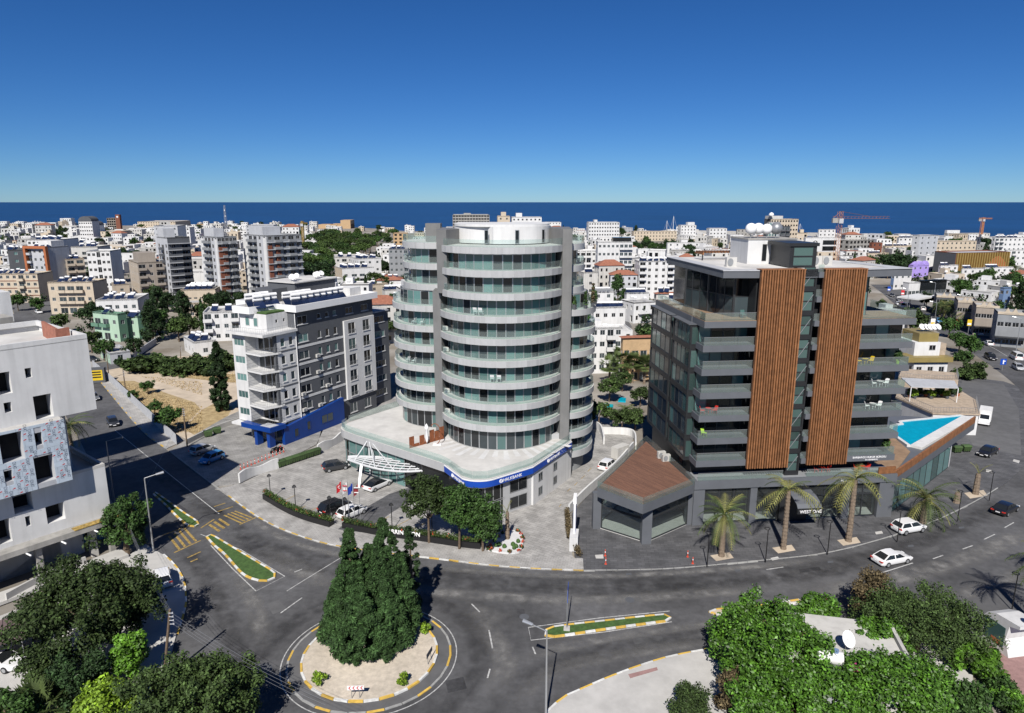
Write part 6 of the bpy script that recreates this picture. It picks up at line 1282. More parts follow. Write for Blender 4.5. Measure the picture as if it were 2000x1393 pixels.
def zone(px, D):
    d = 'near the shore' if D > 820 else ('in mid town' if D > 470 else 'closer by')
    z = 'left of the radio mast' if px < 430 else 'between the radio mast and the round tower' if px < 800 else 'just beyond the round tower' if px < 1110 else 'between the round tower and the timber building' if px < 1330 else 'behind the timber building' if px < 1720 else 'right of the timber building'
    return d, z
ROADS = [kerbC, kerbA[:40], kerbE[-30:]]
def clear(x, y, r):
    if any(math.hypot(x - a, y - c) < r + q for a, c, q in FOOT): return False
    return all(math.hypot(x - p[0], y - p[1]) > r + 11 for R in ROADS for p in R)
WOOD = [(600, 470, 790, 540), (1235, 455, 1330, 500)]
def in_wood(x, y):
    px, py = PX(x, y, 0); return (595 < px < 735 and 455 < py < 575) or (735 <= px < 790 and 455 < py < 490) or (1228 < px < 1330 and 466 < py < 512) or (190 < px < 560 and py > 640 and px > 250) or (1160 < px < 1280 and py > 650)
coast_y = lambda x: min((p[1] for p in coast if abs(p[0] - x) < 60), default=900)
n_h = 0; tries = 0
while n_h < 298 and tries < 30000:
    tries += 1
    px = rnd.uniform(-40, 2040); u = rnd.random(); D = 185 * (1330 / 185) ** (u ** 1.2)
    x = (px - CX) / F * D * 1.02
    if 800 < px < 1110 and D < 330: continue
    if 1290 < px < 1720 and D < 250: continue
    if D > coast_y(x) - 25 or in_wood(x, D) or not clear(x, D, 5.5): continue
    if px < 500 and D < 250 or px > 1730 and D < 260: continue
    i = rnd.randrange(16); col = rnd.choices(['white', 'offwhite', 'cream', 'palegrey', 'beige', 'sandstone'], [18, 7, 3, 2, .6, .2])[0]
    d, z = zone(px, D); cn = {'white': 'white', 'offwhite': 'ivory', 'cream': 'cream', 'palegrey': 'grey', 'beige': 'beige', 'sandstone': 'tan'}[col]
    W = PROTO[i][1]; FOOT.append((x, D, W * .42)); s = rnd.uniform(.72, 1.0) * (1.2 if D > 700 else 1)
    o = obj('house', proto(i, col), None, (x, D, 0), math.radians(rnd.gauss(10, 18)), (s, s, s * rnd.choice([1, 1, 1, 1.25])))
    tag(o, f'small {cn} {"tile" if PROTO[i][3] else "flat"} roofed house {d} {z}', 'house', f'small {cn} houses {d} {z}'); n_h += 1
# ---------------------------------------------------------------- vegetation
def leaf_cloud(cen, rad, per, size, asp=1.6, flat=0.0, outward=None, seed=1):
    g_ = np.random.default_rng(seed); cen = np.asarray(cen, float); rad = np.asarray(rad, float); n = len(cen)
    idx = np.repeat(np.arange(n), per); k = len(idx)
    d = g_.normal(size=(k, 3)); d /= np.linalg.norm(d, axis=1)[:, None]; r = g_.random(k) ** .45
    p = cen[idx] + d * (r * rad[idx])[:, None] * np.array([1, 1, 1 - .35 * flat])
    nrm = d * .8 + g_.normal(size=(k, 3)) * .55 + np.array([0, -.1, .45]); nrm /= np.linalg.norm(nrm, axis=1)[:, None]
    t = np.cross(nrm, g_.normal(size=(k, 3))); t /= np.linalg.norm(t, axis=1)[:, None]; b_ = np.cross(nrm, t)
    s = size * g_.uniform(.6, 1.3, k)[:, None]; t = t * s * asp * .5; b_ = b_ * s * .5
    v = np.stack([p - t, p + b_ * .9 + t * .1, p + t, p - b_ * .9 + t * .1], 1).reshape(-1, 3)
    return v, np.arange(4 * k).reshape(-1, 4)
def ell_points(n, rx, ry, rz, cz, seed, surf=.55, low=-.75):
    g_ = np.random.default_rng(seed); out = []
    while len(out) < n:
        d = g_.normal(size=3); d /= np.linalg.norm(d)
        if d[2] < low: continue
        r = (surf + (1 - surf) * g_.random()) * (1 + .16 * math.sin(3 * d[0] + seed) + .12 * math.sin(5 * d[1] + 2 * seed) + .1 * g_.normal()); out.append((d[0] * rx * r, d[1] * ry * r, cz + d[2] * rz * r))
    return np.array(out)
def limbs(h, r, pts, n, seed, split=.35):
    b = MB(); g_ = random.Random(seed); top = Vector((g_.uniform(-.2, .2) * r * 3, g_.uniform(-.2, .2) * r * 3, h * split)); b.tube((0, 0, -.1), top, r, r * .75, n=7)
    for i in range(n):
        p = Vector(pts[g_.randrange(len(pts))]) * .85; m_ = top.lerp(p, .5) + Vector((0, 0, .3)); b.tube(top, m_, r * .5, r * .3, n=5); b.tube(m_, p, r * .3, r * .08, n=4)
    return b
def set_mat(o, m):
    o.material_slots[0].link = 'OBJECT'; o.material_slots[0].material = m
TP = {}
def tree_proto(kind, var):
    k = (kind, var)
    if k in TP: return TP[k]
    sd = 100 + 17 * var + sum(map(ord, kind))
    if kind == 'broad':      # unit: height 7, crown radius 3
        c = ell_points(46, 2.7, 2.7, 2.3, 4.5, sd); v, q = leaf_cloud(c, np.full(len(c), .85), 46, .42, seed=sd); tr = limbs(7, .22, c, 7, sd)
    elif kind == 'pine':
        c = ell_points(46, 3.6, 3.6, 1.5, 6.2, sd, .4, -.4); v, q = leaf_cloud(c, np.full(len(c), .95), 46, .46, seed=sd); tr = limbs(8, .25, c, 7, sd, .6)
    elif kind == 'shrub':
        c = ell_points(30, 1.5, 1.5, 1.1, .95, sd, .4, -.6); v, q = leaf_cloud(c, np.full(len(c), .55), 46, .3, seed=sd); tr = limbs(1.5, .08, c, 5, sd)
    elif kind == 'cypress':  # slender, height 10
        g_ = np.random.default_rng(sd); z = np.linspace(.4, 9.8, 90); rr = .95 * np.minimum(1, (z + .6) / 2.2) * (1 - (z / 10.1) ** 2.2); a = g_.random(90) * 6.28; c = np.stack([rr * .55 * np.cos(a), rr * .55 * np.sin(a), z], 1); v, q = leaf_cloud(c, rr * .62 + .1, 40, .26, 2.2, seed=sd); tr = MB(); tr.tube((0, 0, -.1), (0, 0, 8), .16, .04)
    elif kind == 'conifer':  # dense dark irregular, height 10
        g_ = np.random.default_rng(sd); n = 90; z = .5 + 9.2 * g_.random(n) ** 1.1; rr = (.5 + 2.5 * np.minimum(1, z / 1.8) * (1 - (z / 10.2) ** 1.5)); a = g_.random(n) * 6.28; f = .35 + .6 * np.sqrt(g_.random(n)); c = np.stack([rr * f * np.cos(a), rr * f * np.sin(a), z], 1); v, q = leaf_cloud(c, np.full(n, .72), 50, .3, 1.9, seed=sd); tr = MB(); tr.tube((0, 0, -.1), (0, 0, 9), .25, .05)
    me = mesh_np('crown', v, q, [M('leaf_mid')]); tm = tr.mesh('trunk', M('bark'), 50); TP[k] = (me, tm); return TP[k]
CROWNMAT = {'broad': ['leaf_mid', 'leaf_olive', 'leaf_dark'], 'pine': ['leaf_pine', 'leaf_pine', 'leaf_dark'], 'shrub': ['leaf_olive', 'leaf_mid'], 'cypress': ['leaf_dark', 'leaf_cypress'], 'conifer': ['leaf_dark', 'leaf_cypress']}
NT = [0]
def tree(kind, label, x, y, sc=1.0, name=None, m=None, group=None, z=0.0, sxy=None):
    NT[0] += 1; me, tm = tree_proto(kind, NT[0] % 4); nm = name or {'broad': 'broadleaf_tree', 'pine': 'pine_tree', 'shrub': 'shrub', 'cypress': 'cypress_tree', 'conifer': 'conifer_tree'}[kind]
    t = thing(nm, label, 'shrub' if kind == 'shrub' else 'tree', (x, y, z), rnd.uniform(0, 6.28), group, (sc * (sxy or 1), sc * (sxy or 1), sc)); c = obj('crown', me, t); set_mat(c, M(m or rnd.choice(CROWNMAT[kind]))); obj('trunk', tm, t); return t
def tree_px(kind, label, px, py, h_px, group=None, m=None, sxy=None, name=None):
    x, y = G(px, py); hz = V(px, py - h_px, y)[1]; base = {'broad': 7.0, 'pine': 7.8, 'shrub': 2.2, 'cypress': 10, 'conifer': 10.2}[kind]; return tree(kind, label, x, y, hz / base, name, m, group, sxy=sxy)
# palms
def frond(b, L, el, droop, az, m=0, nl=14, wid=.42):
    ca, sa = math.cos(az), math.sin(az); pts = []
    for i in range(8):
        t = i / 7; s = L * t; a = el - droop * t * t
        pts.append((s * math.cos(el - droop * t * .5), s * math.sin(el - droop * t * .62)))
    P = [Vector((r * ca, r * sa, z)) for r, z in pts]
    for p, q in zip(P[:-1], P[1:]): b.tube(p, q, .03, .02, n=3, m=m, caps=False)
    side = Vector((-sa, ca, 0))
    for i in range(nl):
        t = .12 + .86 * i / (nl - 1); k = min(6, int(t * 7)); u = t * 7 - k; p = P[k].lerp(P[k + 1], u); d = (P[k + 1] - P[k]).normalized(); ll = wid * L * .55 * (math.sin(math.pi * (.12 + .8 * t)) ** .7)
        for s in (-1, 1):
            tip = p + side * (s * ll * .75) + d * (ll * .55) + Vector((0, 0, -.22 * ll)); w_ = d * (.055 * L * .5)
            b.face([p - w_ * .6, p + w_ * .6, tip], m)
def palm_mesh(kind, seed):
    g_ = random.Random(seed); b = MB()
    if kind == 'date':
        for i in range(34): frond(b, g_.uniform(2.3, 3.0), math.radians(g_.uniform(-25, 78)), math.radians(g_.uniform(55, 95)), i * 2.399 + g_.uniform(-.2, .2), 0 if g_.random() < .75 else 1)
    elif kind == 'sparse':
        for i in range(19): frond(b, g_.uniform(2.2, 3.2), math.radians(g_.uniform(-5, 70)), math.radians(g_.uniform(60, 110)), i * 2.399 + g_.uniform(-.3, .3), 1 if g_.random() < .6 else 0)
    elif kind == 'top':
        for i in range(5): frond(b, g_.uniform(1.5, 2.4), math.radians(g_.uniform(40, 85)), math.radians(g_.uniform(20, 60)), i * 1.3, 1, 9, .3)
    else:                    # fan palm
        for i in range(34):
            az = i * 2.399; el = math.radians(g_.uniform(-35, 75)); L = g_.uniform(.9, 1.3); d = Vector((math.cos(az) * math.cos(el), math.sin(az) * math.cos(el), math.sin(el))); s = Vector((-math.sin(az), math.cos(az), 0)); u = d.cross(s); c = d * L; b.tube((0, 0, 0), c, .025, n=3, m=0, caps=False)
            for j in range(11):
                a = math.radians(-80 + 16 * j); e = c + (d * math.cos(a) + s * math.sin(a)) * 1.0 - Vector((0, 0, .12)) * abs(math.sin(a)); w_ = (s * math.cos(a) - d * math.sin(a)) * .07; b.face([c - w_ * .2, c.lerp(e, .5) + w_, e, c.lerp(e, .5) - w_], 0)
    return b.mesh('crown', [M('leaf_palm'), M('leaf_palm_pale')])
PALM = {k: [palm_mesh(k, 40 + i) for i in range(3)] for k in ('date', 'sparse', 'top', 'fan')}
def palm(label, x, y, h, kind='date', r=.3, sc=1.0, group=None, lean=0.0, z=0.0):
    t = thing('palm_tree', label, 'palm', (x, y, z), rnd.uniform(0, 6.28), group); b = MB(); n = max(4, int(h / .45)); prev = None
    for i in range(n):
        z0, z1 = h * i / n, h * (i + 1) / n; dx = lean * (z0 / h) ** 2; b.lathe([(r * (1.12 - .3 * i / n), z0), (r * (.86 - .22 * i / n), z1)], 8, c=(dx, 0))
    b.build('trunk', M('bark_palm'), t, smooth=25); obj('crown', PALM[kind][NT[0] % 3], t, (lean, 0, h), 0, sc); NT[0] += 1; return t
def palm_px(label, px, pyb, pyt, kind='date', sc=1.0, r=.3, group=None, z=.14):
    x, y = G(px, pyb, z); h = V(px, pyt, y)[1] - z; return palm(label, x, y, h, kind, r, sc, group, z=z)
palm_px('full crowned palm nearest the corner shop on the slate plaza', 1409, 1086, 1006, 'date', 1.25, .36)
palm_px('tall thin crowned palm in front of the west entrance awning', 1530, 1072, 958, 'sparse', 1.4, .33)
palm_px('tall thin crowned palm right of the entrance awning', 1657, 1057, 937, 'sparse', 1.5, .36)
palm_px('broad drooping palm beside the parked white hatchback', 1802, 1022, 976, 'date', 1.6, .42)
palm_px('pruned palm with a few upright fronds near the road bend', 1905, 965, 925, 'top', 1.0, .42)
palm_px('short stump of a pruned palm behind the drooping palm', 1868, 982, 962, 'top', .35, .42)
palm_px('young palm with tied fronds in the white gravel bed', 991, 1055, 1000, 'top', .9, .3)
for px, py in ((1409, 1088), (1530, 1073), (1657, 1058), (1905, 966)):
    poly('planting_square', [(px - 22, py - 3), (px + 16, py - 9), (px + 24, py + 2), (px - 10, py + 8)], .15, M('dirt'), parent=pl)
# palm just beyond the right edge whose shadow crosses the road
palm('tall palm just past the lower right edge, casting its shadow on the road', *G(2035, 1240), 8.0, 'date', .36, 1.3)
palm('second tall palm past the right edge throwing a shadow on the bend', *G(2120, 1180), 8.5, 'date', .36, 1.3)
# near trees built one by one
def big_tree(name, label, px, py, cz, rx, ry, rz, n, per, size, m, seed, rad=.75, trunk_h=2.0, surf=.55, low=-.8, asp=1.6, tr=.3, z=0.0, flowers=None, group=None):
    x, y = G(px, py, z); t = thing(name, label, 'shrub' if 'shrub' in name or 'bush' in name else ('climber' if 'ivy' in name else 'tree'), (x, y, z), 0, group)
    c = ell_points(n, rx, ry, rz, cz, seed, surf, low); c[:, 2] = np.maximum(c[:, 2], .3); v, q = leaf_cloud(c, np.full(n, rad), per, size, asp, seed=seed); obj('crown', mesh_np('crown', v, q, [M(m)]), t)
    limbs(cz, tr, c, 9, seed, .5).build('trunk', M('bark'), t, smooth=50)
    if flowers:
        f = c[np.random.default_rng(seed).choice(n, flowers[0])]; v, q = leaf_cloud(f, np.full(len(f), rad * .5), 40, size * .8, 1.2, seed=seed + 1); obj('blossom', mesh_np('blossom', v, q, [M(flowers[1])]), t)
    return t
big_tree('broadleaf_tree', 'large dark spreading tree in front of the unfinished white building', 190, 1290, 5.6, 5.7, 4.8, 4.0, 260, 130, .19, 'leaf_olive', 3, .85)
big_tree('broadleaf_tree', 'smaller dark tree merging with the large tree near the pole', 266, 1218, 3.3, 2.3, 2.1, 2.4, 80, 120, .2, 'leaf_olive', 4, .7)
big_tree('broadleaf_tree', 'grey green tree at the bottom edge left of the roundabout', 385, 1450, 4.3, 4.7, 3.8, 2.9, 230, 130, .17, 'leaf_olive', 5, .7)
big_tree('flowering_shrub', 'lime green shrub at the bottom left below the dark tree', 205, 1420, 2.0, 2.0, 1.8, 1.8, 80, 120, .22, 'leaf_lime', 6, .6)
big_tree('flowering_shrub', 'fresh green shrub climbing beside the lime green shrub', 258, 1330, 2.6, 1.4, 1.4, 2.1, 55, 120, .2, 'leaf_bright', 7, .55)
big_tree('shrub', 'drooping olive shrub beside the red carport', 92, 1335, 1.8, 2.0, 2.0, 1.5, 60, 110, .17, 'leaf_olive', 8, .55)
big_tree('shrub', 'dark feathery shrub between drooping shrub and lime shrub', 165, 1375, 2.4, 2.4, 2.2, 1.9, 70, 120, .15, 'leaf_dark', 9, .6)
big_tree('shrub', 'dark shrub hugging the low wall left of the large tree', 70, 1250, 1.8, 2.0, 2.0, 1.4, 60, 100, .18, 'leaf_dark', 10, .55)
big_tree('shrub', 'leafy green shrub in the bottom left corner', 20, 1440, 2.2, 2.4, 2.2, 1.6, 60, 120, .2, 'leaf_mid', 11, .6)
palm('low fan palm at the bottom left edge', *G(78, 1420), 1.6, 'fan', .25, 1.25); palm('second low fan palm beside the bottom left fan palm', *G(118, 1400), 1.2, 'fan', .25, 1.1)
big_tree('broadleaf_tree', 'dark shaded tree between utility pole and unfinished building', 250, 1085, 4.2, 2.6, 2.4, 3.0, 80, 110, .2, 'leaf_mid', 12, .6)
palm('dark date palm beside the unfinished building, crown in its shade', *G(150, 945), 9.0, 'date', .3, 1.3)
# ivy covered house at lower right
IH = thing('ivy_covered_house', 'low house with white roof patch almost buried in green ivy', 'house', (*G(1640, 1330), 0), math.radians(-12))
b = MB(); b.box(-6, 4.6, -6, 4.0, 0, 3.3); b.build('wall', M('offwhite'), IH); b = MB(); b.box(-6.2, 4.8, -6.2, 4.2, 3.3, 3.6); b.build('flat_roof', M('offwhite'), IH); b = MB(); b.ringwall([(4.8, 4.2), (4.8, -6.2)], [(4.5, 4.2), (4.5, -6.2)], 3.6, 4.0, closed=False); b.build('parapet', M('concrete_light'), IH)
big_tree('ivy_mound', 'broad bright ivy mound over the left side of the white roof', 1510, 1340, 2.9, 5.3, 5.0, 3.5, 420, 130, .19, 'leaf_ivy', 21, .75, flowers=(6, 'flower_pink'), surf=.72)
big_tree('ivy_mound', 'second ivy mound covering the house front at the bottom edge', 1735, 1410, 2.8, 5.2, 3.0, 2.4, 330, 130, .19, 'leaf_ivy', 22, .75, flowers=(5, 'flower_pink'), surf=.7)
big_tree('ivy_mound', 'ivy spilling over the lower left of the house toward the pavement', 1560, 1430, 2.8, 4.6, 2.8, 2.8, 250, 130, .19, 'leaf_ivy', 23, .75, surf=.7)
big_tree('ivy_mound', 'ivy strip along the road edge of the white roof', 1585, 1250, 2.4, 2.4, 1.3, 2.0, 110, 130, .19, 'leaf_ivy', 26, .6, flowers=(9, 'flower_pink'), surf=.6)
big_tree('ivy_mound', 'ivy tuft between white roof and grey green tree', 1706, 1300, 2.6, 2.0, 1.8, 2.0, 100, 130, .19, 'leaf_ivy', 36, .55, flowers=(6, 'flower_pink'), surf=.6)
big_tree('broadleaf_tree', 'spreading grey green tree right of the ivy covered house', 1790, 1275, 3.4, 4.8, 4.0, 2.7, 260, 120, .14, 'leaf_olive', 24, .7)
big_tree('broadleaf_tree', 'brownish half dry tree beside the road behind the ivy', 1695, 1215, 3.0, 1.9, 1.8, 2.6, 90, 90, .14, 'leaf_brown', 25, .55)
big_tree('shrub', 'round grey olive shrub on the pavement at the bottom edge', 1345, 1400, 1.3, 1.7, 1.6, 1.5, 60, 130, .12, 'leaf_olive', 26, .5)
big_tree('shrub', 'brown green upright shrub at the foot of the ivy mound', 1432, 1400, 1.9, 1.6, 1.5, 2.0, 70, 120, .13, 'leaf_brown', 27, .5)
big_tree('shrub', 'bright feathery shrub between brown shrub and ivy', 1465, 1345, 1.7, 1.2, 1.2, 1.9, 50, 110, .13, 'leaf_bright', 28, .5)
big_tree('shrub', 'bright green banana leaved shrub at the lower right', 1905, 1315, 1.4, 1.6, 1.4, 1.2, 40, 90, .32, 'leaf_bright', 29, .5)
big_tree('shrub', 'dark shrub at the bottom right corner of the garden', 1850, 1400, 1.8, 2.6, 2.2, 1.5, 80, 110, .18, 'leaf_mid', 30, .6)
for i in range(6): big_tree('hedge_shrub', ['hedge shrub nearest the white kiosk in the garden row', 'second hedge shrub from the white kiosk', 'third hedge shrub from the white kiosk', 'fourth hedge shrub from the white kiosk', 'fifth hedge shrub from the white kiosk', 'last hedge shrub of the garden row at the right edge'][i], 1925 + i * 15, 1325 + i * 20, .9, 1.1, 1.0, .9, 30, 90, .16, 'leaf_bright' if i % 2 else 'leaf_mid', 31 + i, .45)
# conifers on the roundabout
def big_conifer(label, x, y, h, rmax, m, seed, n=300, per=130, size=.12, bulge=1.15, z=.2, name='conifer_tree'):
    g_ = np.random.default_rng(seed); z_ = .5 + (h - .7) * g_.random(n) ** .95; f0 = z_ / h; rr = .25 + rmax * np.minimum(1, (f0 + .14) / .3) * (1 - f0 ** bulge); a = g_.random(n) * 6.28; rr = rr * (1 + .18 * np.sin(3 * a + seed) + .12 * np.sin(2 * z_ + seed)); f = .4 + .62 * np.sqrt(g_.random(n)); c = np.stack([rr * f * np.cos(a), rr * f * np.sin(a), z_], 1)
    v, q = leaf_cloud(c, np.clip(rr * .36, .18, .46) * g_.uniform(.6, 1.25, n), per, size, 3.2, seed=seed); t = thing(name, label, 'tree', (x, y, z)); obj('crown', mesh_np('crown', v, q, [M(m)]), t); b = MB(); b.tube((0, 0, -.1), (0, 0, h * .9), .2 + .01 * h, .03, n=7); b.build('trunk', M('bark'), t); return t
for label, px, py, h, r, m, sd in (('tallest conifer in the roundabout clump', 757, 1240, 12.3, 2.35, 'leaf_cypress', 51), ('left conifer with thin top in the roundabout clump', 692, 1240, 11.2, 2.0, 'leaf_cypress', 52), ('front low conifer of the roundabout clump', 706, 1283, 7.4, 2.3, 'leaf_cypress', 53), ('right conifer of the roundabout clump', 786, 1234, 8.6, 1.75, 'leaf_cypress', 54), ('outer left conifer of the roundabout clump', 667, 1258, 7.0, 1.5, 'leaf_cypress', 55), ('rear conifer in the middle of the roundabout clump', 728, 1225, 9.0, 2.2, 'leaf_cypress', 56), ('front right conifer of the roundabout clump', 757, 1266, 6.8, 2.0, 'leaf_cypress', 57)):
    big_conifer(label, *G(px, py, .2), h, r, m, sd)
big_conifer('slender pointed cypress at the right of the roundabout clump', *G(806, 1205, .2), 10.2, .62, 'leaf_dark', 58, 80, 80, .13, 2.4, name='cypress_tree')
big_conifer('tall slender cypress beside the white and grey apartment block', *G(434, 803), 14.2, 1.35, 'leaf_dark', 59, 190, 90, .22, 3.0, 0, name='cypress_tree')
for px, py, nm in ((622, 1332, 'small yellow green shrub at the left of the roundabout gravel'), (786, 1338, 'small yellow green shrub at the right of the roundabout gravel'), (830, 1236, 'small green shrub at the upper right of the roundabout gravel')):
    big_tree('shrub', nm, px, py, .5, .55, .55, .5, 14, 60, .13, 'leaf_lime', px, .25, z=.2, tr=.05)
# street trees before the hotel
for label, px, py, cz, rx, rz, m, sd in (('leftmost open crowned street tree before the hotel', 838, 1060, 6.2, 2.5, 3.0, 'leaf_olive', 61), ('middle dense green street tree before the hotel', 897, 1072, 5.3, 2.2, 3.4, 'leaf_mid', 62), ('right hand dense green street tree before the hotel', 943, 1076, 4.2, 2.0, 2.6, 'leaf_mid', 63)):
    big_tree('broadleaf_tree', label, px, py, cz, rx, rx, rz, 110, 90, .2, m, sd, .62, tr=.16, z=.14, surf=.4)
# vacant lot edge: street trees, hedge, tufts
for px, py, h, nm in ((262, 785, 22, 'small dark street tree by the hoarding, farthest from the bins'), (303, 812, 28, 'middle dark street tree by the hoarding'), (330, 845, 50, 'nearest street tree by the hoarding'), (290, 770, 26, 'scrubby green bush on the dry grass behind the hoarding')):
    tree_px('broad', nm, px, py, h, m='leaf_mid', sxy=1.15)
for i in range(15):
    px = 262 + i * 13.5; tree_px('shrub', 'dark green bush in the long hedge across the vacant lot', px, 722 + 7 * math.sin(i * 1.3) + (4 if i > 3 else 0), 26 + 5 * math.sin(i * 2.1), 'hedge bushes across the vacant lot', 'leaf_olive', 1.25)
g_ = np.random.default_rng(5); pts = []
for _ in range(16000):
    px, py = g_.uniform(222, 475), g_.uniform(715, 850)
    if ((py > 730 + .1 * (px - 225) and px < 395 and py < 845 - .0 * px and py - 740 < (px - 215) * 1.0) and abs(py - (731 + .31 * (px - 225))) > 11) or (715 < py < 750 and px > 280 and py < 726 + .12 * (px - 262)): pts.append(G(px, py))
pts = np.array(pts); n = len(pts); a = g_.random(n) * 6.28; hh = g_.uniform(.08, .3, n); w_ = g_.uniform(.05, .16, n); v = np.stack([np.c_[pts[:, 0] - np.cos(a) * w_, pts[:, 1] - np.sin(a) * w_, np.zeros(n)], np.c_[pts[:, 0] + np.cos(a) * w_, pts[:, 1] + np.sin(a) * w_, np.zeros(n)], np.c_[pts[:, 0] + np.cos(a + 1) * w_ * .6, pts[:, 1] + np.sin(a + 1) * w_ * .6, hh]], 1).reshape(-1, 3)
tag(obj('dry_grass', mesh_np('dry_grass', v, np.arange(3 * n).reshape(-1, 3), [M('drygrass')])), 'dry yellow grass tufts on the vacant lot', 'grass', kind='stuff')
# middle left greenery
for kind, nm, px, py, h, m in (('conifer', 'big dark conifer beside the mint green house', 300, 668, 84, 'leaf_dark'), ('conifer', 'second dark conifer behind the big dark conifer', 312, 630, 72, 'leaf_dark'), ('broad', 'bright olive tree right of the dark conifer', 350, 668, 48, 'leaf_pine'), ('broad', 'dull green tree right of the bright olive tree', 372, 662, 44, 'leaf_olive'), ('broad', 'leafy tree before the mint green house', 205, 705, 42, 'leaf_mid'), ('broad', 'dark bush tree by the garden wall of the mint house', 262, 700, 40, 'leaf_dark'), ('shrub', 'dark shrub by the pale hut', 236, 716, 16, 'leaf_dark'), ('broad', 'tree over the roof of the pale hut', 180, 690, 44, 'leaf_pine'), ('broad', 'tree behind the unfinished roof edge', 122, 650, 38, 'leaf_olive'), ('broad', 'street tree left of the cream apartments', 75, 612, 30, 'leaf_mid'), ('broad', 'street tree at the left edge behind the unfinished roof', 36, 608, 34, 'leaf_mid'), ('broad', 'tree at the feet of the middle grey tower', 412, 608, 36, 'leaf_dark'), ('broad', 'tree at the feet of the nearest grey tower', 470, 600, 30, 'leaf_dark'), ('broad', 'tree beside the cream low apartment house', 440, 612, 44, 'leaf_dark'), ('cypress', 'slim cypress by the porthole block', 737, 540, 50, 'leaf_dark'), ('conifer', 'dark conifer left of the grey stair house', 640, 575, 62, 'leaf_dark'), ('broad', 'tree before the grey stair house', 612, 580, 50, 'leaf_dark'), ('broad', 'dark tree below the porthole block', 730, 572, 40, 'leaf_olive'), ('broad', 'second dark tree below the porthole block', 752, 574, 34, 'leaf_olive')):
    tree_px(kind, nm, px, py, h, m=m)
# pine wood
k = 0
for _ in range(900):
    px, py = rnd.uniform(592, 792), rnd.uniform(468, 562)
    if px > 735 and py > 490: continue
    if py > 520 + (690 - px) * .45 and px > 640: continue
    x, y = G(px, py)
    if any(math.hypot(x - a, y - c) < q + 4 for a, c, q in FOOT): continue
    FOOT.append((x, y, 3.2)); k += 1
    tree('pine' if rnd.random() < .7 else 'broad', 'rounded pine in the wood behind the grey residential towers', x, y, rnd.uniform(1.15, 1.6), 'pine_tree', rnd.choice(['leaf_pine', 'leaf_pine', 'leaf_dark', 'leaf_mid', 'leaf_olive']), 'pines of the wood')
    if k > 78: break
# courtyard between tower and timber building
for i, (px, py, h) in enumerate([(1190, 752, 38), (1212, 745, 42), (1235, 748, 40), (1258, 750, 38), (1275, 742, 36), (1240, 728, 34), (1205, 730, 34)]):
    palm_px('fan palm in the courtyard row between tower and timber building', px, py, py - h, 'fan', 1.35, .3, 'courtyard fan palms', 0)
palm_px('low spreading palm beside the turquoise courtyard pool', 1222, 808, 800, 'date', .95, .3, z=0)
for px, py, h, nm in ((1190, 785, 48, 'olive tree above the turquoise hammock'), (1170, 835, 50, 'olive tree nearest the tower ramp'), (1215, 845, 46, 'middle olive tree by the white ramp wall'), (1240, 842, 44, 'olive tree nearest the timber building'), (1215, 765, 40, 'olive tree before the fan palms'), (1250, 795, 40, 'dark tree beside the timber building glass'), (1185, 700, 44, 'tree before the white courtyard house'), (1228, 705, 40, 'tree before the sandstone house')):
    tree_px('broad', nm, px, py, h, m='leaf_olive', sxy=1.1)
for q_, nm, m in (([(1210, 776), (1223, 777), (1222, 784), (1207, 783)], 'small turquoise pool in the courtyard', 'water_pool'), ([(1173, 786), (1180, 788), (1198, 790), (1196, 798), (1180, 796)], 'turquoise cover spread in the courtyard', 'turquoise')):
    tag(poly('courtyard_pool' if 'pool' in nm else 'ground_cover_sheet', q_, .3, M(m), th=.29), nm, 'pool' if 'pool' in nm else 'cover')
# right side greenery
for kind, nm, px, py, h, m in (('broad', 'leafy street tree beside the far road, lower one', 1895, 700, 44, 'leaf_mid'), ('broad', 'leafy street tree beside the far road, left of the lower one', 1872, 690, 42, 'leaf_mid'), ('broad', 'street tree behind the olive banded house', 1852, 660, 40, 'leaf_mid'), ('broad', 'dull bush tree left of the far road', 1795, 650, 36, 'leaf_olive'), ('broad', 'street tree by the showroom', 1808, 602, 30, 'leaf_dark'), ('shrub', 'olive shrub on the bank beside the pool house', 1900, 738, 30, 'leaf_olive'), ('shrub', 'second olive shrub on the bank beside the pool house', 1880, 742, 26, 'leaf_olive'), ('shrub', 'dark shrub on the verge below the street tree', 1880, 705, 22, 'leaf_mid'), ('broad', 'dark clump above the timber building roof', 1745, 545, 52, 'leaf_dark'), ('broad', 'second dark clump above the timber building roof', 1765, 540, 44, 'leaf_dark'), ('broad', 'third dark clump above the timber building roof', 1728, 535, 40, 'leaf_dark'), ('conifer', 'tall dark conifer at the right edge', 1990, 620, 70, 'leaf_dark'), ('broad', 'bush beside the timber building roof terrace', 1722, 612, 26, 'leaf_olive'), ('broad', 'round tree on the right skyline before the terminal', 1925, 490, 26, 'leaf_dark'), ('broad', 'round tree on the harbour front', 1732, 472, 20, 'leaf_pine')):
    tree_px(kind, nm, px, py, h, m=m)
for i, (px, py, h) in enumerate([(1842, 622, 26), (1852, 626, 26), (1862, 630, 26), (1870, 634, 25), (1835, 618, 24), (1878, 640, 24), (1860, 620, 26), (1850, 612, 24), (1995, 650, 20), (1980, 545, 22), (1935, 530, 20)]):
    palm_px('palm in the row before the right hand shops', px, py, py - h, 'date', 1.5, .35, 'palms before the shops', 0)
k = 0
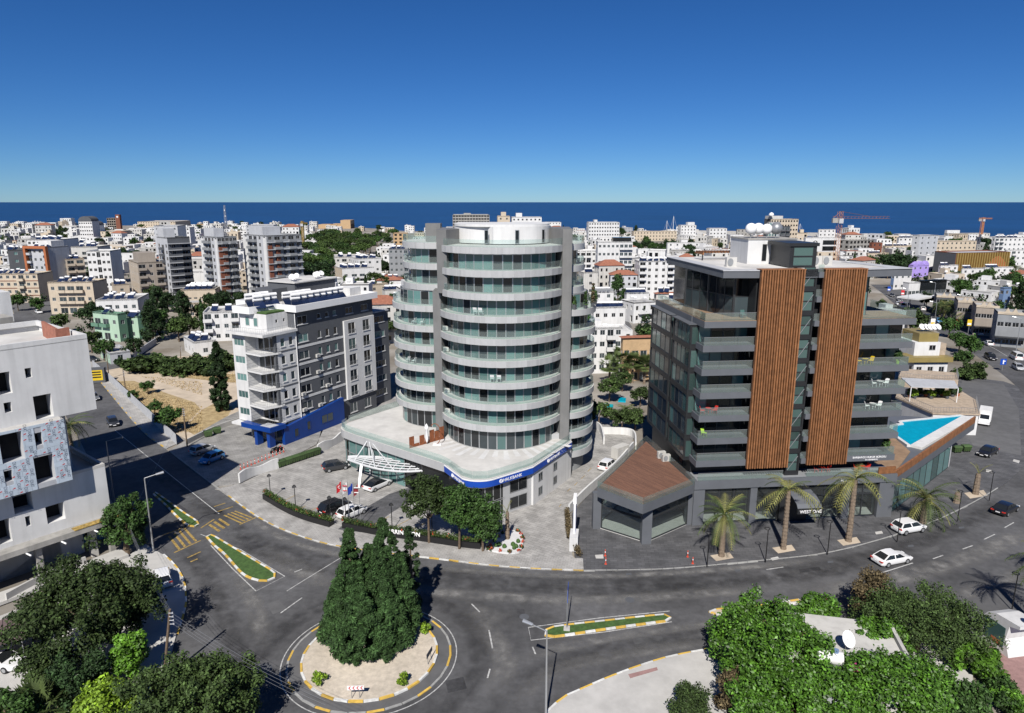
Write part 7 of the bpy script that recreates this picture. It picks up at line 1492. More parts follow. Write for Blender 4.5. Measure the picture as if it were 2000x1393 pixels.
for _ in range(9000):
    px = rnd.uniform(-20, 2020); D = 165 * (1250 / 165) ** (rnd.random() ** 1.05); x = (px - CX) / F * D * 1.02
    if 790 < px < 1115 and D < 360 or 1285 < px < 1725 and D < 270: continue
    if px < 180 and D < 230: continue
    if D > coast_y(x) - 15 or not clear(x, D, -.6): continue
    if 190 < px < 560 and D < 210 or (1730 < px and D < 180): continue
    FOOT.append((x, D, 2.6)); d, z = zone(px, D); kind = rnd.choices(['broad', 'pine', 'cypress', 'conifer'], [7, 2, 1, 1.2])[0]; k += 1
    right = px > 1750 and D < 420
    tree(kind, f'{ {"broad": "bushy", "pine": "rounded", "cypress": "slim", "conifer": "dark"}[kind]} town tree {d} {z}', x, D, rnd.uniform(.8, 1.35) * (1.15 if D > 500 else 1), None, None, f'town trees {d} {z}')
    if k >= 270: break
for i in range(26):
    px, py = rnd.uniform(1730, 1995), rnd.uniform(520, 590); x, y = G(px, py)
    if not clear(x, y, 1): continue
    tree('broad', 'leafy garden tree right of the timber building above the shops', x, y, rnd.uniform(.9, 1.4), None, rnd.choice(['leaf_dark', 'leaf_mid', 'leaf_olive']), 'garden trees above the shops')
for i in range(24):
    px = 1235 + i * 4.2; x, y = G(px, rnd.uniform(484, 498)); tree('broad', 'tree of the green belt behind the twin balcony block', x, y, rnd.uniform(.8, 1.2), None, 'leaf_dark' if i % 3 else 'leaf_mid', 'green belt trees')
# far roofs and greenery too many to count
b = MB(); k = 0
while k < 1000:
    px = rnd.uniform(-60, 2060); D = 400 * (1330 / 400) ** rnd.random(); x = (px - CX) / F * D * 1.02
    if D > coast_y(x) - 12 or in_wood(x, D) or any(math.hypot(x - a, D - c) < q * .7 for a, c, q in FOOT[:140]): continue
    W, h, d_ = rnd.uniform(6, 13), rnd.choice([3.4, 6.4, 6.4, 9.5]), rnd.uniform(6, 10); m_ = rnd.choices([0, 1, 2], [9, 3, 1])[0]; k += 1
    n = int(W / 2.6); holed(b, x, x + W, 0, h, [(x + W * (i + .3) / n, x + W * (i + .72) / n, f * 3.1 + .8, f * 3.1 + 2.3) for i in range(n) for f in range(int(h / 3)) if rnd.random() < .85], D, .5, m_, 3); b.face([(x, D, h), (x + W, D, h), (x + W, D + d_, h), (x, D + d_, h)], 4 if rnd.random() > .06 else 5); b.face([(x, D, 0), (x, D + d_, 0), (x, D + d_, h), (x, D, h)], m_); b.face([(x + W, D, 0), (x + W, D + d_, 0), (x + W, D + d_, h), (x + W, D, h)], m_)
    if rnd.random() < .5: b.tube((x + 2, D + 3, h + .7), (x + 3.4, D + 3, h + .7), .4, n=5, m=0)
tag(b.build('far_houses', [M('white'), M('offwhite'), M('cream'), M('glass_dark'), M('roofpale'), M('tile')]), 'distant mass of small pale houses stretching to the shore', 'houses', kind='stuff')
cc = []
while len(cc) < 1900:
    px = rnd.uniform(-60, 2060); D = 210 * (1330 / 210) ** rnd.random(); x = (px - CX) / F * D * 1.02
    if D > coast_y(x) - 6 or (790 < px < 1110 and D < 300) or not clear(x, D, -1): continue
    for j in range(3): cc.append((x + rnd.uniform(-3, 3), D + rnd.uniform(-2, 2), rnd.uniform(1, 4.2)))
cc = np.array(cc); v, q = leaf_cloud(cc, np.full(len(cc), 1.9), 40, .7, seed=77); tag(obj('far_greenery', mesh_np('far_greenery', v, q, [M('leaf_dark')])), 'distant scrub and treetops between the houses', 'greenery', kind='stuff')
# ---------------------------------------------------------------- vehicles
CARS = {
 'sedan': dict(L=4.7, W=1.82, zb=.92, zr=1.42, hood=.82, trunk=.95, g=(-2.0, -1.15, .35, 1.15), wb=1.4),
 'coupe': dict(L=4.6, W=1.85, zb=.9, zr=1.38, hood=.82, trunk=.98, g=(-2.15, -.9, .3, 1.15), wb=1.4),
 'hatch': dict(L=4.1, W=1.76, zb=.95, zr=1.5, hood=.88, trunk=1.0, g=(-2.0, -1.6, .45, 1.2), wb=1.28),
 'suv': dict(L=4.6, W=1.9, zb=1.08, zr=1.7, hood=1.02, trunk=1.1, g=(-2.2, -1.75, .5, 1.2), wb=1.38),
 'van': dict(L=5.0, W=1.95, zb=1.15, zr=2.1, hood=1.1, trunk=1.2, g=(-2.45, -2.35, 1.2, 1.85), wb=1.55)}
CM = {}
def car_meshes(kind):
    if kind in CM: return CM[kind]
    c = CARS[kind]; L, W = c['L'], c['W'] / 2; x0, x1 = -L / 2, L / 2; zl = .22; r0, r1, f1, f0 = c['g']
    st_ = [(x0, .42, c['trunk'] - .18, .8), (x0 + .08, .3, c['trunk'] - .05, .9), (x0 + .45, zl, c['trunk'], .98), (r0 + .1, zl, c['zb'], 1), (0, zl, c['zb'], 1.0), (f0 - .1, zl, c['zb'] - .02, 1), (f0 + .15, zl, c['hood'] + .05, .99), (x1 - .5, zl, c['hood'] - .06, .95), (x1 - .1, .28, c['hood'] - .2, .86), (x1, .4, c['hood'] - .32, .74)]
    st_ = sorted(st_); b = MB(); n = 10
    for (x, za, zb, k) in st_:
        w_ = W * k; b.v += [(x, -w_ * .9, za), (x, -w_, za + .14), (x, -w_, (za + zb) / 2), (x, -w_ * .985, zb - .09), (x, -w_ * .86, zb), (x, w_ * .86, zb), (x, w_ * .985, zb - .09), (x, w_, (za + zb) / 2), (x, w_, za + .14), (x, w_ * .9, za)]
    for i in range(len(st_) - 1):
        for k in range(n): b.f.append((i * n + k, i * n + (k + 1) % n, (i + 1) * n + (k + 1) % n, (i + 1) * n + k)); b.m.append(0)
    b.f += [tuple(range(n)), tuple(reversed(range((len(st_) - 1) * n, len(st_) * n)))]; b.m += [0, 0]; body = b.mesh('body', M('white_plain'), 38)
    zb, zr = c['zb'] - .03, c['zr']; wb, wt = W * .93, W * .74; b = MB()
    def q(x, w_, z): return [(x, -w_, z), (x, w_, z)]
    v = q(r0, wb, zb) + q(r1, wt, zr - .04) + q((r1 + f1) / 2, wt * 1.02, zr + .02) + q(f1, wt, zr - .04) + q(f0, wb, zb)
    b.add(v, [(1, 0, 2, 3), (3, 2, 4, 5), (5, 4, 6, 7), (7, 6, 8, 9), (0, 8, 6, 4, 2), (1, 3, 5, 7, 9)]); cab = b.mesh('cabin', M('white_plain'), 25)
    def lerp(a, c_, t): return tuple(a[i] + (c_[i] - a[i]) * t for i in range(3))
    def pane(name, a, b_, c_, d, ins=.1, off=(0, 0, 0)):
        m = [sum(p[i] for p in (a, b_, c_, d)) / 4 for i in range(3)]; P = [tuple(p[i] + (m[i] - p[i]) * ins + off[i] for i in range(3)) for p in (a, b_, c_, d)]; bb = MB(); bb.face(P); return bb.mesh(name, M('glass_dark'))
    ws = pane('windscreen', v[8], v[9], v[7], v[6], .1, (.02, 0, .02)); rw_ = pane('rear_window', v[1], v[0], v[2], v[3], .14, (-.02, 0, .02))
    sides = []
    for s, (A, B_, C_, D_) in ((-1, (v[0], v[8], v[6], v[2])), (1, (v[1], v[9], v[7], v[3]))):
        m0, m1 = lerp(A, B_, .52), lerp(D_, C_, .5); sides.append(pane('side_window', A, m0, m1, D_, .13, (0, s * .02, .01))); sides.append(pane('side_window', m0, B_, C_, m1, .13, (0, s * .02, .01)))
    b = MB(); b.tube((0, -.11, 0), (0, .11, 0), .33, n=16); ty = b.mesh('tyre', M('rubber'), 40); b = MB(); b.tube((0, -.125, 0), (0, .125, 0), .21, n=10); rim = b.mesh('rim', M('alu'), 40)
    b = MB(); b.box(-.1, .1, -.2, .2, -.07, .07); hl = b.mesh('headlight', M('white_plain')); tl = b.mesh('tail_light', M('red')); b = MB(); b.box(-.015, .015, -.26, .26, -.06, .06); npl = b.mesh('number_plate', M('white_plain'))
    CM[kind] = (body, cab, ws, rw_, sides, ty, rim, hl, tl, npl); return CM[kind]
PAINT = {k: mat('paint_' + k, c, rough=.25, var=.0, spec=.5, coat=.6) for k, c in dict(white=(.72, .72, .72), black=(.012, .012, .014), dark=(.03, .032, .036), silver=(.35, .36, .37), blue=(.06, .22, .45), grey=(.12, .125, .13), red=(.3, .02, .02)).items()}
def car(label, kind, col, px, py, a, c_, z=.02, roof=None, cat='car', group=None, sc=1.0):
    A, B_ = G(*a, z), G(*c_, z); rz = math.atan2(B_[1] - A[1], B_[0] - A[0]); x, y = G(px, py, z); c = CARS[kind]; me = car_meshes(kind); t = thing('parked_car' if z > .1 else 'car', label, cat, (x, y, z), rz, group, sc)
    o = obj('body', me[0], t); set_mat(o, PAINT[col]); o = obj('cabin', me[1], t); set_mat(o, PAINT[roof or col]); obj('windscreen', me[2], t); obj('rear_window', me[3], t)
    for m in me[4]: obj('side_window', m, t)
    for sx_ in (-1, 1):
        for sy_ in (-1, 1): wl_ = obj('wheel', me[5], t, (sx_ * c['wb'], sy_ * (c['W'] / 2 - .09), .33)); obj('rim', me[6], wl_)
    for s in (-1, 1): obj('headlight', me[7], t, (c['L'] / 2 - .17, s * c['W'] * .33, c['hood'] - .25)); obj('tail_light', me[8], t, (-c['L'] / 2 + .08, s * c['W'] * .37, c['trunk'] - .2))
    obj('number_plate', me[9], t, (-c['L'] / 2 - .01, 0, .62)); obj('number_plate', me[9], t, (c['L'] / 2 + .01, 0, .45)); return t
car('white saloon car driving along the curve below the slate plaza', 'sedan', 'white', 1741, 1098, (1740, 1105), (1775, 1098))
car('white compact sports utility car parked beside the drooping palm', 'hatch', 'white', 1774, 1037, (1771, 1044), (1799, 1039), .14, sc=1.04)
car('black saloon car rounding the bend at the right edge', 'sedan', 'black', 1963, 1000, (1935, 1012), (1985, 986))
car('black saloon car parked by the green bins near the pool wing', 'sedan', 'black', 1928, 888, (1944, 880), (1914, 895), .14)
car('white hatchback parked on the ramp beside the white generator box', 'hatch', 'white', 1187, 914, (1176, 921), (1199, 904), .14)
car('dark grey hatchback parked alone before the green bins', 'hatch', 'dark', 656, 917, (633, 921), (680, 912), .14)
car('white coupe with black roof under the entrance canopy', 'coupe', 'white', 738, 952, (714, 962), (762, 940), .14, roof='black')
car('black sports utility car parked behind the flag poles', 'suv', 'black', 655, 998, (630, 1008), (680, 988), .14)
car('white hatchback parked right beside the flag poles', 'hatch', 'white', 688, 1007, (664, 1018), (712, 997), .14)
car('silver hatchback parked beside the blue hatchback', 'hatch', 'silver', 396, 884, (374, 892), (416, 877), .14)
car('bright blue hatchback parked before the apartment block', 'hatch', 'blue', 414, 901, (434, 893), (394, 909), .14)
car('dark hatchback driving toward the junction on the shaded road', 'hatch', 'dark', 221, 830, (212, 818), (228, 843))
car('grey car half hidden by the unfinished building on the road', 'sedan', 'grey', 183, 780, (172, 768), (192, 790))
car('white car parked behind the large dark tree', 'hatch', 'white', 318, 1136, (323, 1155), (314, 1115), .14)
car('white car standing under the red carport roof', 'sedan', 'white', 0, 1300, (-40, 1290), (30, 1300), .14)
car('blue grey covered car under the unfinished building', 'suv', 'blue', 196, 1052, (170, 1060), (222, 1044), .02)
for nm, k, c, px, py, d in (('black pickup on the far road at the right', 'suv', 'black', 1934, 702, 1), ('white van on the far road at the right edge', 'van', 'white', 1984, 702, -1), ('silver hatchback with white tailgate at the right edge', 'hatch', 'silver', 1988, 722, 1), ('white saloon on the far road above the black pickup', 'sedan', 'white', 1930, 674, -1), ('black car on the far road beside the olive tree', 'sedan', 'black', 1811, 621, 1), ('white estate parked beside the far road', 'hatch', 'white', 1801, 606, -1), ('white van on the far bend', 'van', 'white', 1762, 601, 1), ('white car left of the van on the far bend', 'sedan', 'white', 1754, 596, 1), ('silver car right of the van on the far bend', 'sedan', 'silver', 1772, 597, -1), ('brown grey car at the top of the far bend', 'sedan', 'grey', 1756, 588, 1), ('dark car farthest up the far road', 'sedan', 'dark', 1741, 579, 1), ('dark car half hidden by the street tree', 'hatch', 'blue', 1833, 630, 1), ('white car parked before the shop row', 'sedan', 'white', 1900, 648, -1), ('second white car parked before the shop row', 'hatch', 'white', 1912, 654, -1), ('grey car parked at the near end of the shop row', 'sedan', 'grey', 1992, 668, -1)):
    car(nm, k, c, px, py, (px - 12 * d, py - 7 * d), (px + 12 * d, py + 7 * d))
car('white car parked in the side street by the pale hut', 'sedan', 'white', 76, 612, (70, 608), (84, 614), .02)
car('dark car parked beside the pale hut', 'hatch', 'dark', 178, 706, (168, 706), (188, 706), .02)
# box van
x, y = G(1922, 826, .14); A, B_ = G(1926, 812), G(1920, 838); t = thing('delivery_truck', 'small white box truck facing the camera near the pool tip', 'truck', (x, y, .14), math.atan2(B_[1] - A[1], B_[0] - A[0]))
b = MB(); b.box(-2.6, .9, -1.0, 1.0, .6, 2.7); b.build('cargo_box', M('white'), t); b = MB(); b.add([(1.0, -.95, .4), (2.6, -.9, .4), (2.6, -.9, 1.1), (2.2, -.85, 1.25), (1.6, -.8, 2.1), (1.0, -.8, 2.15), (1.0, .95, .4), (2.6, .9, .4), (2.6, .9, 1.1), (2.2, .85, 1.25), (1.6, .8, 2.1), (1.0, .8, 2.15)], [(0, 1, 2, 3, 4, 5), (11, 10, 9, 8, 7, 6), (1, 7, 8, 2), (2, 8, 9, 3), (3, 9, 10, 4), (4, 10, 11, 5), (5, 11, 6, 0)]); o = b.build('cab', PAINT['white'], t)
b = MB(); b.face([(2.17, -.72, 1.33), (2.17, .72, 1.33), (1.67, .7, 2.03), (1.67, -.7, 2.03)]); b.v = [(p[0] + .03, p[1], p[2] + .02) for p in b.v]; b.build('windscreen', M('glass_dark'), t)
for sx_ in (-1.7, 1.8):
    for s in (-1, 1): o = obj('wheel', car_meshes('van')[5], t, (sx_, s * .9, .36)); obj('rim', car_meshes('van')[6], o)
for s in (-1, 1): obj('headlight', car_meshes('van')[7], t, (2.55, s * .65, .85))
# motorcycles by the blue entrance
for i, (px, py) in enumerate([(537, 884), (546, 882)]):
    x, y = G(px, py, .14); t = thing('motorcycle', ['dark motorcycle nearest the blue entrance piers', 'second dark motorcycle beside the blue wall'][i], 'motorcycle', (x, y, .14), 1.0 + .2 * i)
    for sx_ in (-.65, .65): b = MB(); b.tube((sx_, -.06, .3), (sx_, .06, .3), .3, n=14); b.build('wheel', M('rubber'), t)
    b = MB(); b.tube((-.6, 0, .35), (0, 0, .6), .07); b.tube((0, 0, .6), (.45, 0, .85), .09); b.tube((.65, 0, .3), (.4, 0, 1.0), .05); b.box(-.2, .25, -.13, .13, .35, .6); b.build('frame', M('black'), t); b = MB(); b.box(-.65, .1, -.14, .14, .72, .82); b.build('seat', M('black'), t); b = MB(); b.tube((.4, -.35, 1.0), (.4, .35, 1.0), .025); b.build('handlebar', M('steel'), t); b = MB(); b.tube((.1, 0, .78), (.42, 0, .85), .14, .1, n=8); b.build('fuel_tank', M('red' if i else 'dark' if False else 'black'), t)
# ---------------------------------------------------------------- street furniture
def ring_lamp(label, px, py, h=4.1):
    x, y = G(px, py, .14); t = thing('plaza_lamp', label, 'lamp post', (x, y, .14)); b = MB(); b.tube((0, 0, 0), (0, 0, h), .06, .05, n=6); b.build('pole', M('black'), t); b = MB()
    for i in range(16): a0, a1 = i * math.pi / 8, (i + 1) * math.pi / 8; b.tube((.3 * math.cos(a0), .3 * math.sin(a0) + .3, h), (.3 * math.cos(a1), .3 * math.sin(a1) + .3, h), .05, n=5)
    b.build('lamp_ring', M('black'), t)
for i, (px, py) in enumerate([(1381, 1107), (1495, 1098), (1616, 1083), (1752, 1058), (1870, 1018), (1932, 978)]): ring_lamp(['first', 'second', 'third', 'fourth', 'fifth', 'sixth'][i] + ' black ring lamp along the plaza kerb from the corner shop', px, py)
ring_lamp('black ring lamp beyond the outer kerb near the white kiosk', 1976, 1192, 4.0)
for i, (px, py) in enumerate([(529, 975), (578, 998), (646, 1021), (676, 1024), (766, 1036), (844, 1046)]):
    x, y = G(px, py, .14); t = thing('forecourt_lamp', ['first', 'second', 'third', 'fourth', 'fifth', 'sixth'][i] + ' black lamp along the hotel hedge counted from the road junction', 'lamp post', (x, y, .14), .4); b = MB(); b.tube((0, 0, 0), (0, 0, 3.5), .06, .045, n=6); b.build('pole', M('black'), t); b = MB(); b.add([(-.28, -.28, 3.45), (.28, -.28, 3.45), (.28, .28, 3.45), (-.28, .28, 3.45), (-.1, -.1, 3.75), (.1, -.1, 3.75), (.1, .1, 3.75), (-.1, .1, 3.75)], [(3, 2, 1, 0), (4, 5, 6, 7), (0, 1, 5, 4), (1, 2, 6, 5), (2, 3, 7, 6), (3, 0, 4, 7)]); b.build('lamp_head', M('black'), t)
def street_light(label, px, py, h, az, m='alu', arm=1.3):
    x, y = G(px, py, .14); t = thing('street_light', label, 'street light', (x, y, .14), az); b = MB(); b.tube((0, 0, 0), (0, 0, h), .11, .06, n=8); b.tube((0, 0, h), (arm, 0, h + .25), .05, .04, n=6); b.build('pole', M(m), t); b = MB(); b.tube((arm - .1, 0, h + .24), (arm + .75, 0, h + .36), .12, .17, n=8); b.build('lamp_head', M(m), t)
street_light('tall silver street light on the corner pavement by the zebra bars', 300, 1078, 9.4, .5); street_light('silver street light at the bottom edge beside the lower carriageway', 1066, 1402, 7.9, 2.7); street_light('dark street light in the shade beside the unfinished building', 224, 985, 9.2, .3, 'steel')
for i, (px, py, h) in enumerate([(1823, 645, 9), (1876, 628, 9), (1984, 688, 9.5), (1770, 612, 9), (1822, 596, 9)]): street_light(['far road light beside the street trees', 'far road light before the shop row', 'far road light at the near end of the shops', 'far road light at the bend', 'far road light by the showroom'][i], px, py, h, 2.6)
# utility poles and wires
def pole(label, px, py, top, r=.13):
    x, y = G(px, py); h = V(top[0], top[1], y)[1]; x2 = V(top[0], top[1], y)[0]; t = thing('utility_pole', label, 'utility pole', (x, y, 0)); b = MB(); b.tube((0, 0, 0), (x2 - x, 0, h), r, r * .8, n=7); b.build('pole', M('wood_pole'), t)
    b = MB()
    for i in range(4): b.tube((x2 - x - .1, -.12, h - .3 - .35 * i), (x2 - x + .25, -.12, h - .3 - .35 * i), .035, n=5); b.tube((x2 - x + .25, -.12, h - .36 - .35 * i), (x2 - x + .25, -.12, h - .2 - .35 * i), .05, n=5)
    b.build('insulator_rack', M('palegrey'), t); return Vector((x2, y, h))
P1 = pole('wooden utility pole before the large dark tree, wires running right', 320, 1328, (332, 1190)); P2 = pole('wooden utility pole beside the unfinished building corner', 243, 1082, (245, 1010)); P3 = pole('wooden pole at the corner of the hoarding near the silver car', 366, 874, (357, 796)); P4 = pole('wooden pole on the dry grass behind the hoarding', 246, 768, (240, 722)); P5 = pole('wooden pole beside the yellow sign box', 213, 740, (207, 682)); P6 = pole('slim pole before the tan tiled porch house', 353, 700, (352, 676))
def wire(a, c, label, n=4, sag=.5, dz=.3):
    b = MB()
    for k in range(n):
        A_, C_ = a - Vector((-.2, .12, dz + .35 * k)), c - Vector((-.2, .12, dz + .35 * k)); pts = [A_.lerp(C_, i / 10) - Vector((0, 0, sag * 4 * (i / 10) * (1 - i / 10))) for i in range(11)]; b.path(pts, .012, 3)
    o = b.build('power_lines', M('steel')); tag(o, label, 'power lines', kind='stuff')
e = G(640, 1500); wire(P1, Vector((e[0], e[1], 6.5)), 'bundle of power lines crossing below the roundabout'); wire(P1, P2, 'bundle of power lines between the two near wooden poles'); wire(P2, P3, 'single power line over the shaded road', 1)
# bollards
def bollard(label, px, py, group):
    x, y = G(px, py, .14); t = thing('bollard', label, 'bollard', (x, y, .14), 0, group); b = MB(); b.lathe([(.16, 0), (.16, .05), (.06, .07), (.055, .8), (.02, .85)], 8); b.build('post', M('red_bollard'), t); b = MB(); b.lathe([(.062, .45), (.062, .6)], 8); b.build('reflective_band', M('white_plain'), t)
for i in range(13): bollard('slim red bollard in the row leading to the blue entrance', 470 + 84 * i / 12, 917 - 34 * i / 12, 'red bollards by the blue entrance')
for i, (px, py) in enumerate([(1182, 1086), (1183, 1102), (1343, 1088), (1353, 1101)]): bollard(['upper red bollard at the ramp corner of the slate plaza', 'lower red bollard at the ramp corner of the slate plaza', 'upper red bollard before the corner shop', 'lower red bollard near the full crowned palm'][i], px, py, 'red bollards on the slate plaza')
# bins
def wheeled_bin(label, px, py, rz, group, m='bin_green'):
    x, y = G(px, py, .14); t = thing('wheeled_bin', label, 'bin', (x, y, .14), rz, group, .86); b = MB(); b.add([(-.68, -.42, .2), (.68, -.42, .2), (.68, .42, .2), (-.68, .42, .2), (-.8, -.55, 1.15), (.8, -.55, 1.15), (.8, .55, 1.15), (-.8, .55, 1.15)], [(3, 2, 1, 0), (0, 1, 5, 4), (1, 2, 6, 5), (2, 3, 7, 6), (3, 0, 4, 7), (4, 5, 6, 7)])
    for xx in (-.4, 0, .4): b.box(xx - .04, xx + .04, -.56, -.45, .3, 1.1)
    b.build('bin_body', M(m), t); b = MB(); b.add([(-.84, -.6, 1.15), (.84, -.6, 1.15), (.84, .58, 1.15), (-.84, .58, 1.15), (-.8, -.3, 1.36), (.8, -.3, 1.36), (.8, .4, 1.38), (-.8, .4, 1.38)], [(4, 5, 6, 7), (0, 1, 5, 4), (1, 2, 6, 5), (2, 3, 7, 6), (3, 0, 4, 7)]); b.build('lid', M(m), t)
    for sx_ in (-.55, .55):
        for sy_ in (-.35, .35): b = MB(); b.tube((sx_, sy_ - .04, .1), (sx_, sy_ + .04, .1), .1, n=8); b.build('caster', M('rubber'), t)
A, B_ = G(549, 912, .14), G(618, 889, .14); ang = math.atan2(B_[1] - A[1], B_[0] - A[0])
for i in range(6): t_ = i / 5; wheeled_bin(['first', 'second', 'third', 'fourth', 'fifth', 'last'][i] + ' green wheeled bin in the hotel row counted from the road', 549 + 69 * t_, 912 - 23 * t_, ang, 'green bins in the hotel row')
for i, (px, py) in enumerate([(407, 853), (424, 847)]): wheeled_bin(['left green bin against the low wall of the vacant lot', 'right green bin against the low wall of the vacant lot'][i], px, py, .6, 'green bins by the vacant lot')
for i, (px, py) in enumerate([(1868, 884), (1886, 882)]): wheeled_bin(['left dark green bin below the pool wing tip', 'right dark green bin below the pool wing tip'][i], px, py, .1, 'bins below the pool wing')
# walls
def wall_px(label, pts, h, th=.2, m='white', z=.14, wave=0.0, name='garden_wall'):
    P = resample(smooth_line(gp(pts, z), .6) if wave >= 0 and len(pts) > 2 else gp(pts, z), .5); c = P[len(P) // 2]; b = MB(); O = offset(P, th); n = len(P)
    hh = [h * (1 + wave * math.sin(i / n * 9)) for i in range(n)]
    for i in range(n): b.v += [(P[i][0] - c[0], P[i][1] - c[1], 0), (O[i][0] - c[0], O[i][1] - c[1], 0), (P[i][0] - c[0], P[i][1] - c[1], hh[i]), (O[i][0] - c[0], O[i][1] - c[1], hh[i])]
    for i in range(n - 1): a = 4 * i; q = a + 4; b.f += [(a, q, q + 2, a + 2), (q + 1, a + 1, a + 3, q + 3), (a + 2, q + 2, q + 3, a + 3)]; b.m += [0] * 3
    b.f += [(1, 0, 2, 3), (4 * n - 4, 4 * n - 3, 4 * n - 1, 4 * n - 2)]; b.m += [0, 0]
    return tag(b.build(name, M(m), None, (*c, z)), label, 'wall')
wall_px('white wavy garden wall at the hotel car park entry', [(469, 944), (500, 929), (545, 915)], 1.5, .25, wave=.14); wall_px('white wavy garden wall beyond the row of green bins', [(622, 886), (640, 878), (672, 860)], 1.5, .25, wave=.14)
wall_px('white boundary wall along the ramp between tower and plaza', [(1113, 1003), (1165, 952), (1215, 905), (1238, 878)], 1.3, .25, wave=.1); wall_px('curved white retaining wall at the back of the ramp', [(1146, 832), (1170, 842), (1178, 868)], 1.4, .25); wall_px('white back wall of the ramp under the olive trees', [(1176, 848), (1232, 852), (1240, 878)], 1.3, .25)
wall_px('grey patterned low wall edging the vacant lot', [(366, 868), (420, 842), (476, 822)], .9, .2, 'concrete_light'); wall_px('garden wall by the mint green house street', [(262, 702), (306, 672)], 1.8, .25, 'palegrey', 0); wall_px('low rendered wall in front of the unfinished building', [(15, 1178), (90, 1138), (170, 1105)], 1.1, .25, 'concrete_light')
# hoarding panels along the vacant lot
hp = resample(gp([(182, 718), (222, 752), (262, 790), (300, 826), (345, 868)], .14), 2.2); t = thing('hoarding', 'pale sheet metal hoarding along the vacant lot footpath', 'fence', (*hp[0], .14))
for i, (p, q) in enumerate(zip(hp[:-1], hp[1:])):
    d = Vector((q[0] - p[0], q[1] - p[1])); L = d.length; b = MB(); n = 9
    for k in range(n): b.box(L * k / n, L * (k + .55) / n, -.04, 0, 0, 1.9); b.box(L * (k + .55) / n, L * (k + 1) / n, 0, .03, 0, 1.9)
    b.build('sheet_panel', M('palegrey'), t, (p[0] - hp[0][0], p[1] - hp[0][1], rnd.uniform(-.05, .05)), math.atan2(d.y, d.x))
x, y = G(191, 748, .14); t = thing('advertising_box', 'dark kiosk box with yellow poster at the end of the hoarding', 'sign', (x, y, .14), .3); b = MB(); b.box(-1.6, 1.6, 0, 1.6, 0, 3.4); b.build('box', M('greywall'), t); b = MB(); b.box(-1.2, 1.2, -.06, -.005, .6, 3.0); b.build('poster', M('yellow_plastic'), t)
for z in (1.2, 1.8, 2.4): b = MB(); b.box(-.9, .9, -.075, -.065, z, z + .3); b.build('poster_band', M('black'), t)
# hotel hedge planters with name
def planter(label, pts, hedge=True):
    P = resample(smooth_line(gp(pts, .14), .6), .6); O = offset(P, .95); c = P[0]; t = thing('hedge_planter', label, 'planter', (*c, .14)); b = MB(); n = len(P)
    b.prism([(p[0] - c[0], p[1] - c[1]) for p in P] + [(p[0] - c[0], p[1] - c[1]) for p in O[::-1]], 0, .75); b.build('planter_box', M('black'), t)
    if hedge:
        cc = np.array([((p[0] + q[0]) / 2 - c[0] + rnd.uniform(-.1, .1), (p[1] + q[1]) / 2 - c[1], .98 + rnd.uniform(-.08, .08)) for p, q in zip(P, O) for _ in range(2)]); v, q = leaf_cloud(cc, np.full(len(cc), .46), 70, .13, seed=9); v[:, 2] = np.maximum(v[:, 2], .76); obj('hedge', mesh_np('hedge', v, q, [M('leaf_pine')]), t)
        f = cc[::7]; v, q = leaf_cloud(f, np.full(len(f), .3), 25, .12, seed=5); v[:, 2] = np.maximum(v[:, 2], .9); obj('blossom', mesh_np('blossom', v, q, [M('flower_red')]), t)
    return t
planter('clipped hedge in black planter from the road junction to the flag poles', [(513, 975), (560, 1002), (600, 1018), (643, 1030)])
HPl = planter('clipped hedge in black planter carrying the hotel name', [(668, 1032), (740, 1046), (820, 1057), (900, 1069), (938, 1073)])
px0, px1 = G(752, 1049, .14), G(822, 1058, .14); d = Vector((px1[0] - px0[0], px1[1] - px0[1])); L = d.length; o = text_obj('hotel_name_letters', 'CARRINGTON', 1.0, M('letter'), HPl, (0, 0, 0), (math.pi / 2, 0, math.atan2(d.y, d.x)), .06); s = L / o.dimensions.x; o.scale = (s, s, 1); o.location = ((px0[0] + px1[0]) / 2 - HPl.location.x + d.y / L * .2, (px0[1] + px1[1]) / 2 - HPl.location.y - d.x / L * .2, .75)
# white gravel bed with cacti
gb = thing('gravel_garden', 'white gravel bed with small cacti around the young palm', 'flower bed', (*G(990, 1060, .14), .14)); P = [(a[0] - gb.location.x, a[1] - gb.location.y) for a in smooth_line(gp([(952, 1076), (985, 1042), (1012, 1040), (1022, 1058), (1014, 1080), (985, 1082), (952, 1076)], .14), .5)]; b = MB(); b.prism(P, 0, .2); b.build('gravel', M('white'), gb)
for px, py, r in ((975, 1066, .3), (985, 1070, .28), (968, 1068, .22), (1002, 1066, .3), (1008, 1070, .28), (1004, 1073, .24), (1012, 1060, .26)):
    q = G(px, py, .34); b = MB(); b.lathe([(r * .5, 0), (r, .15), (r * .95, .35), (r * .4, .52), (.02, .56)], 9); b.build('cactus', M('turf'), gb, (q[0] - gb.location.x, q[1] - gb.location.y, .18), smooth=60)
cc = np.array([(p[0] * .96, p[1] * .96, .35) for p in P[::2]]); v, q = leaf_cloud(cc, np.full(len(cc), .25), 30, .14, seed=19); obj('blossom', mesh_np('blossom', v, q, [M('flower_red')]), gb); v, q = leaf_cloud(cc[::2], np.full(len(cc[::2]), .3), 60, .15, seed=20); obj('foliage', mesh_np('foliage', v, q, [M('leaf_mid')]), gb)
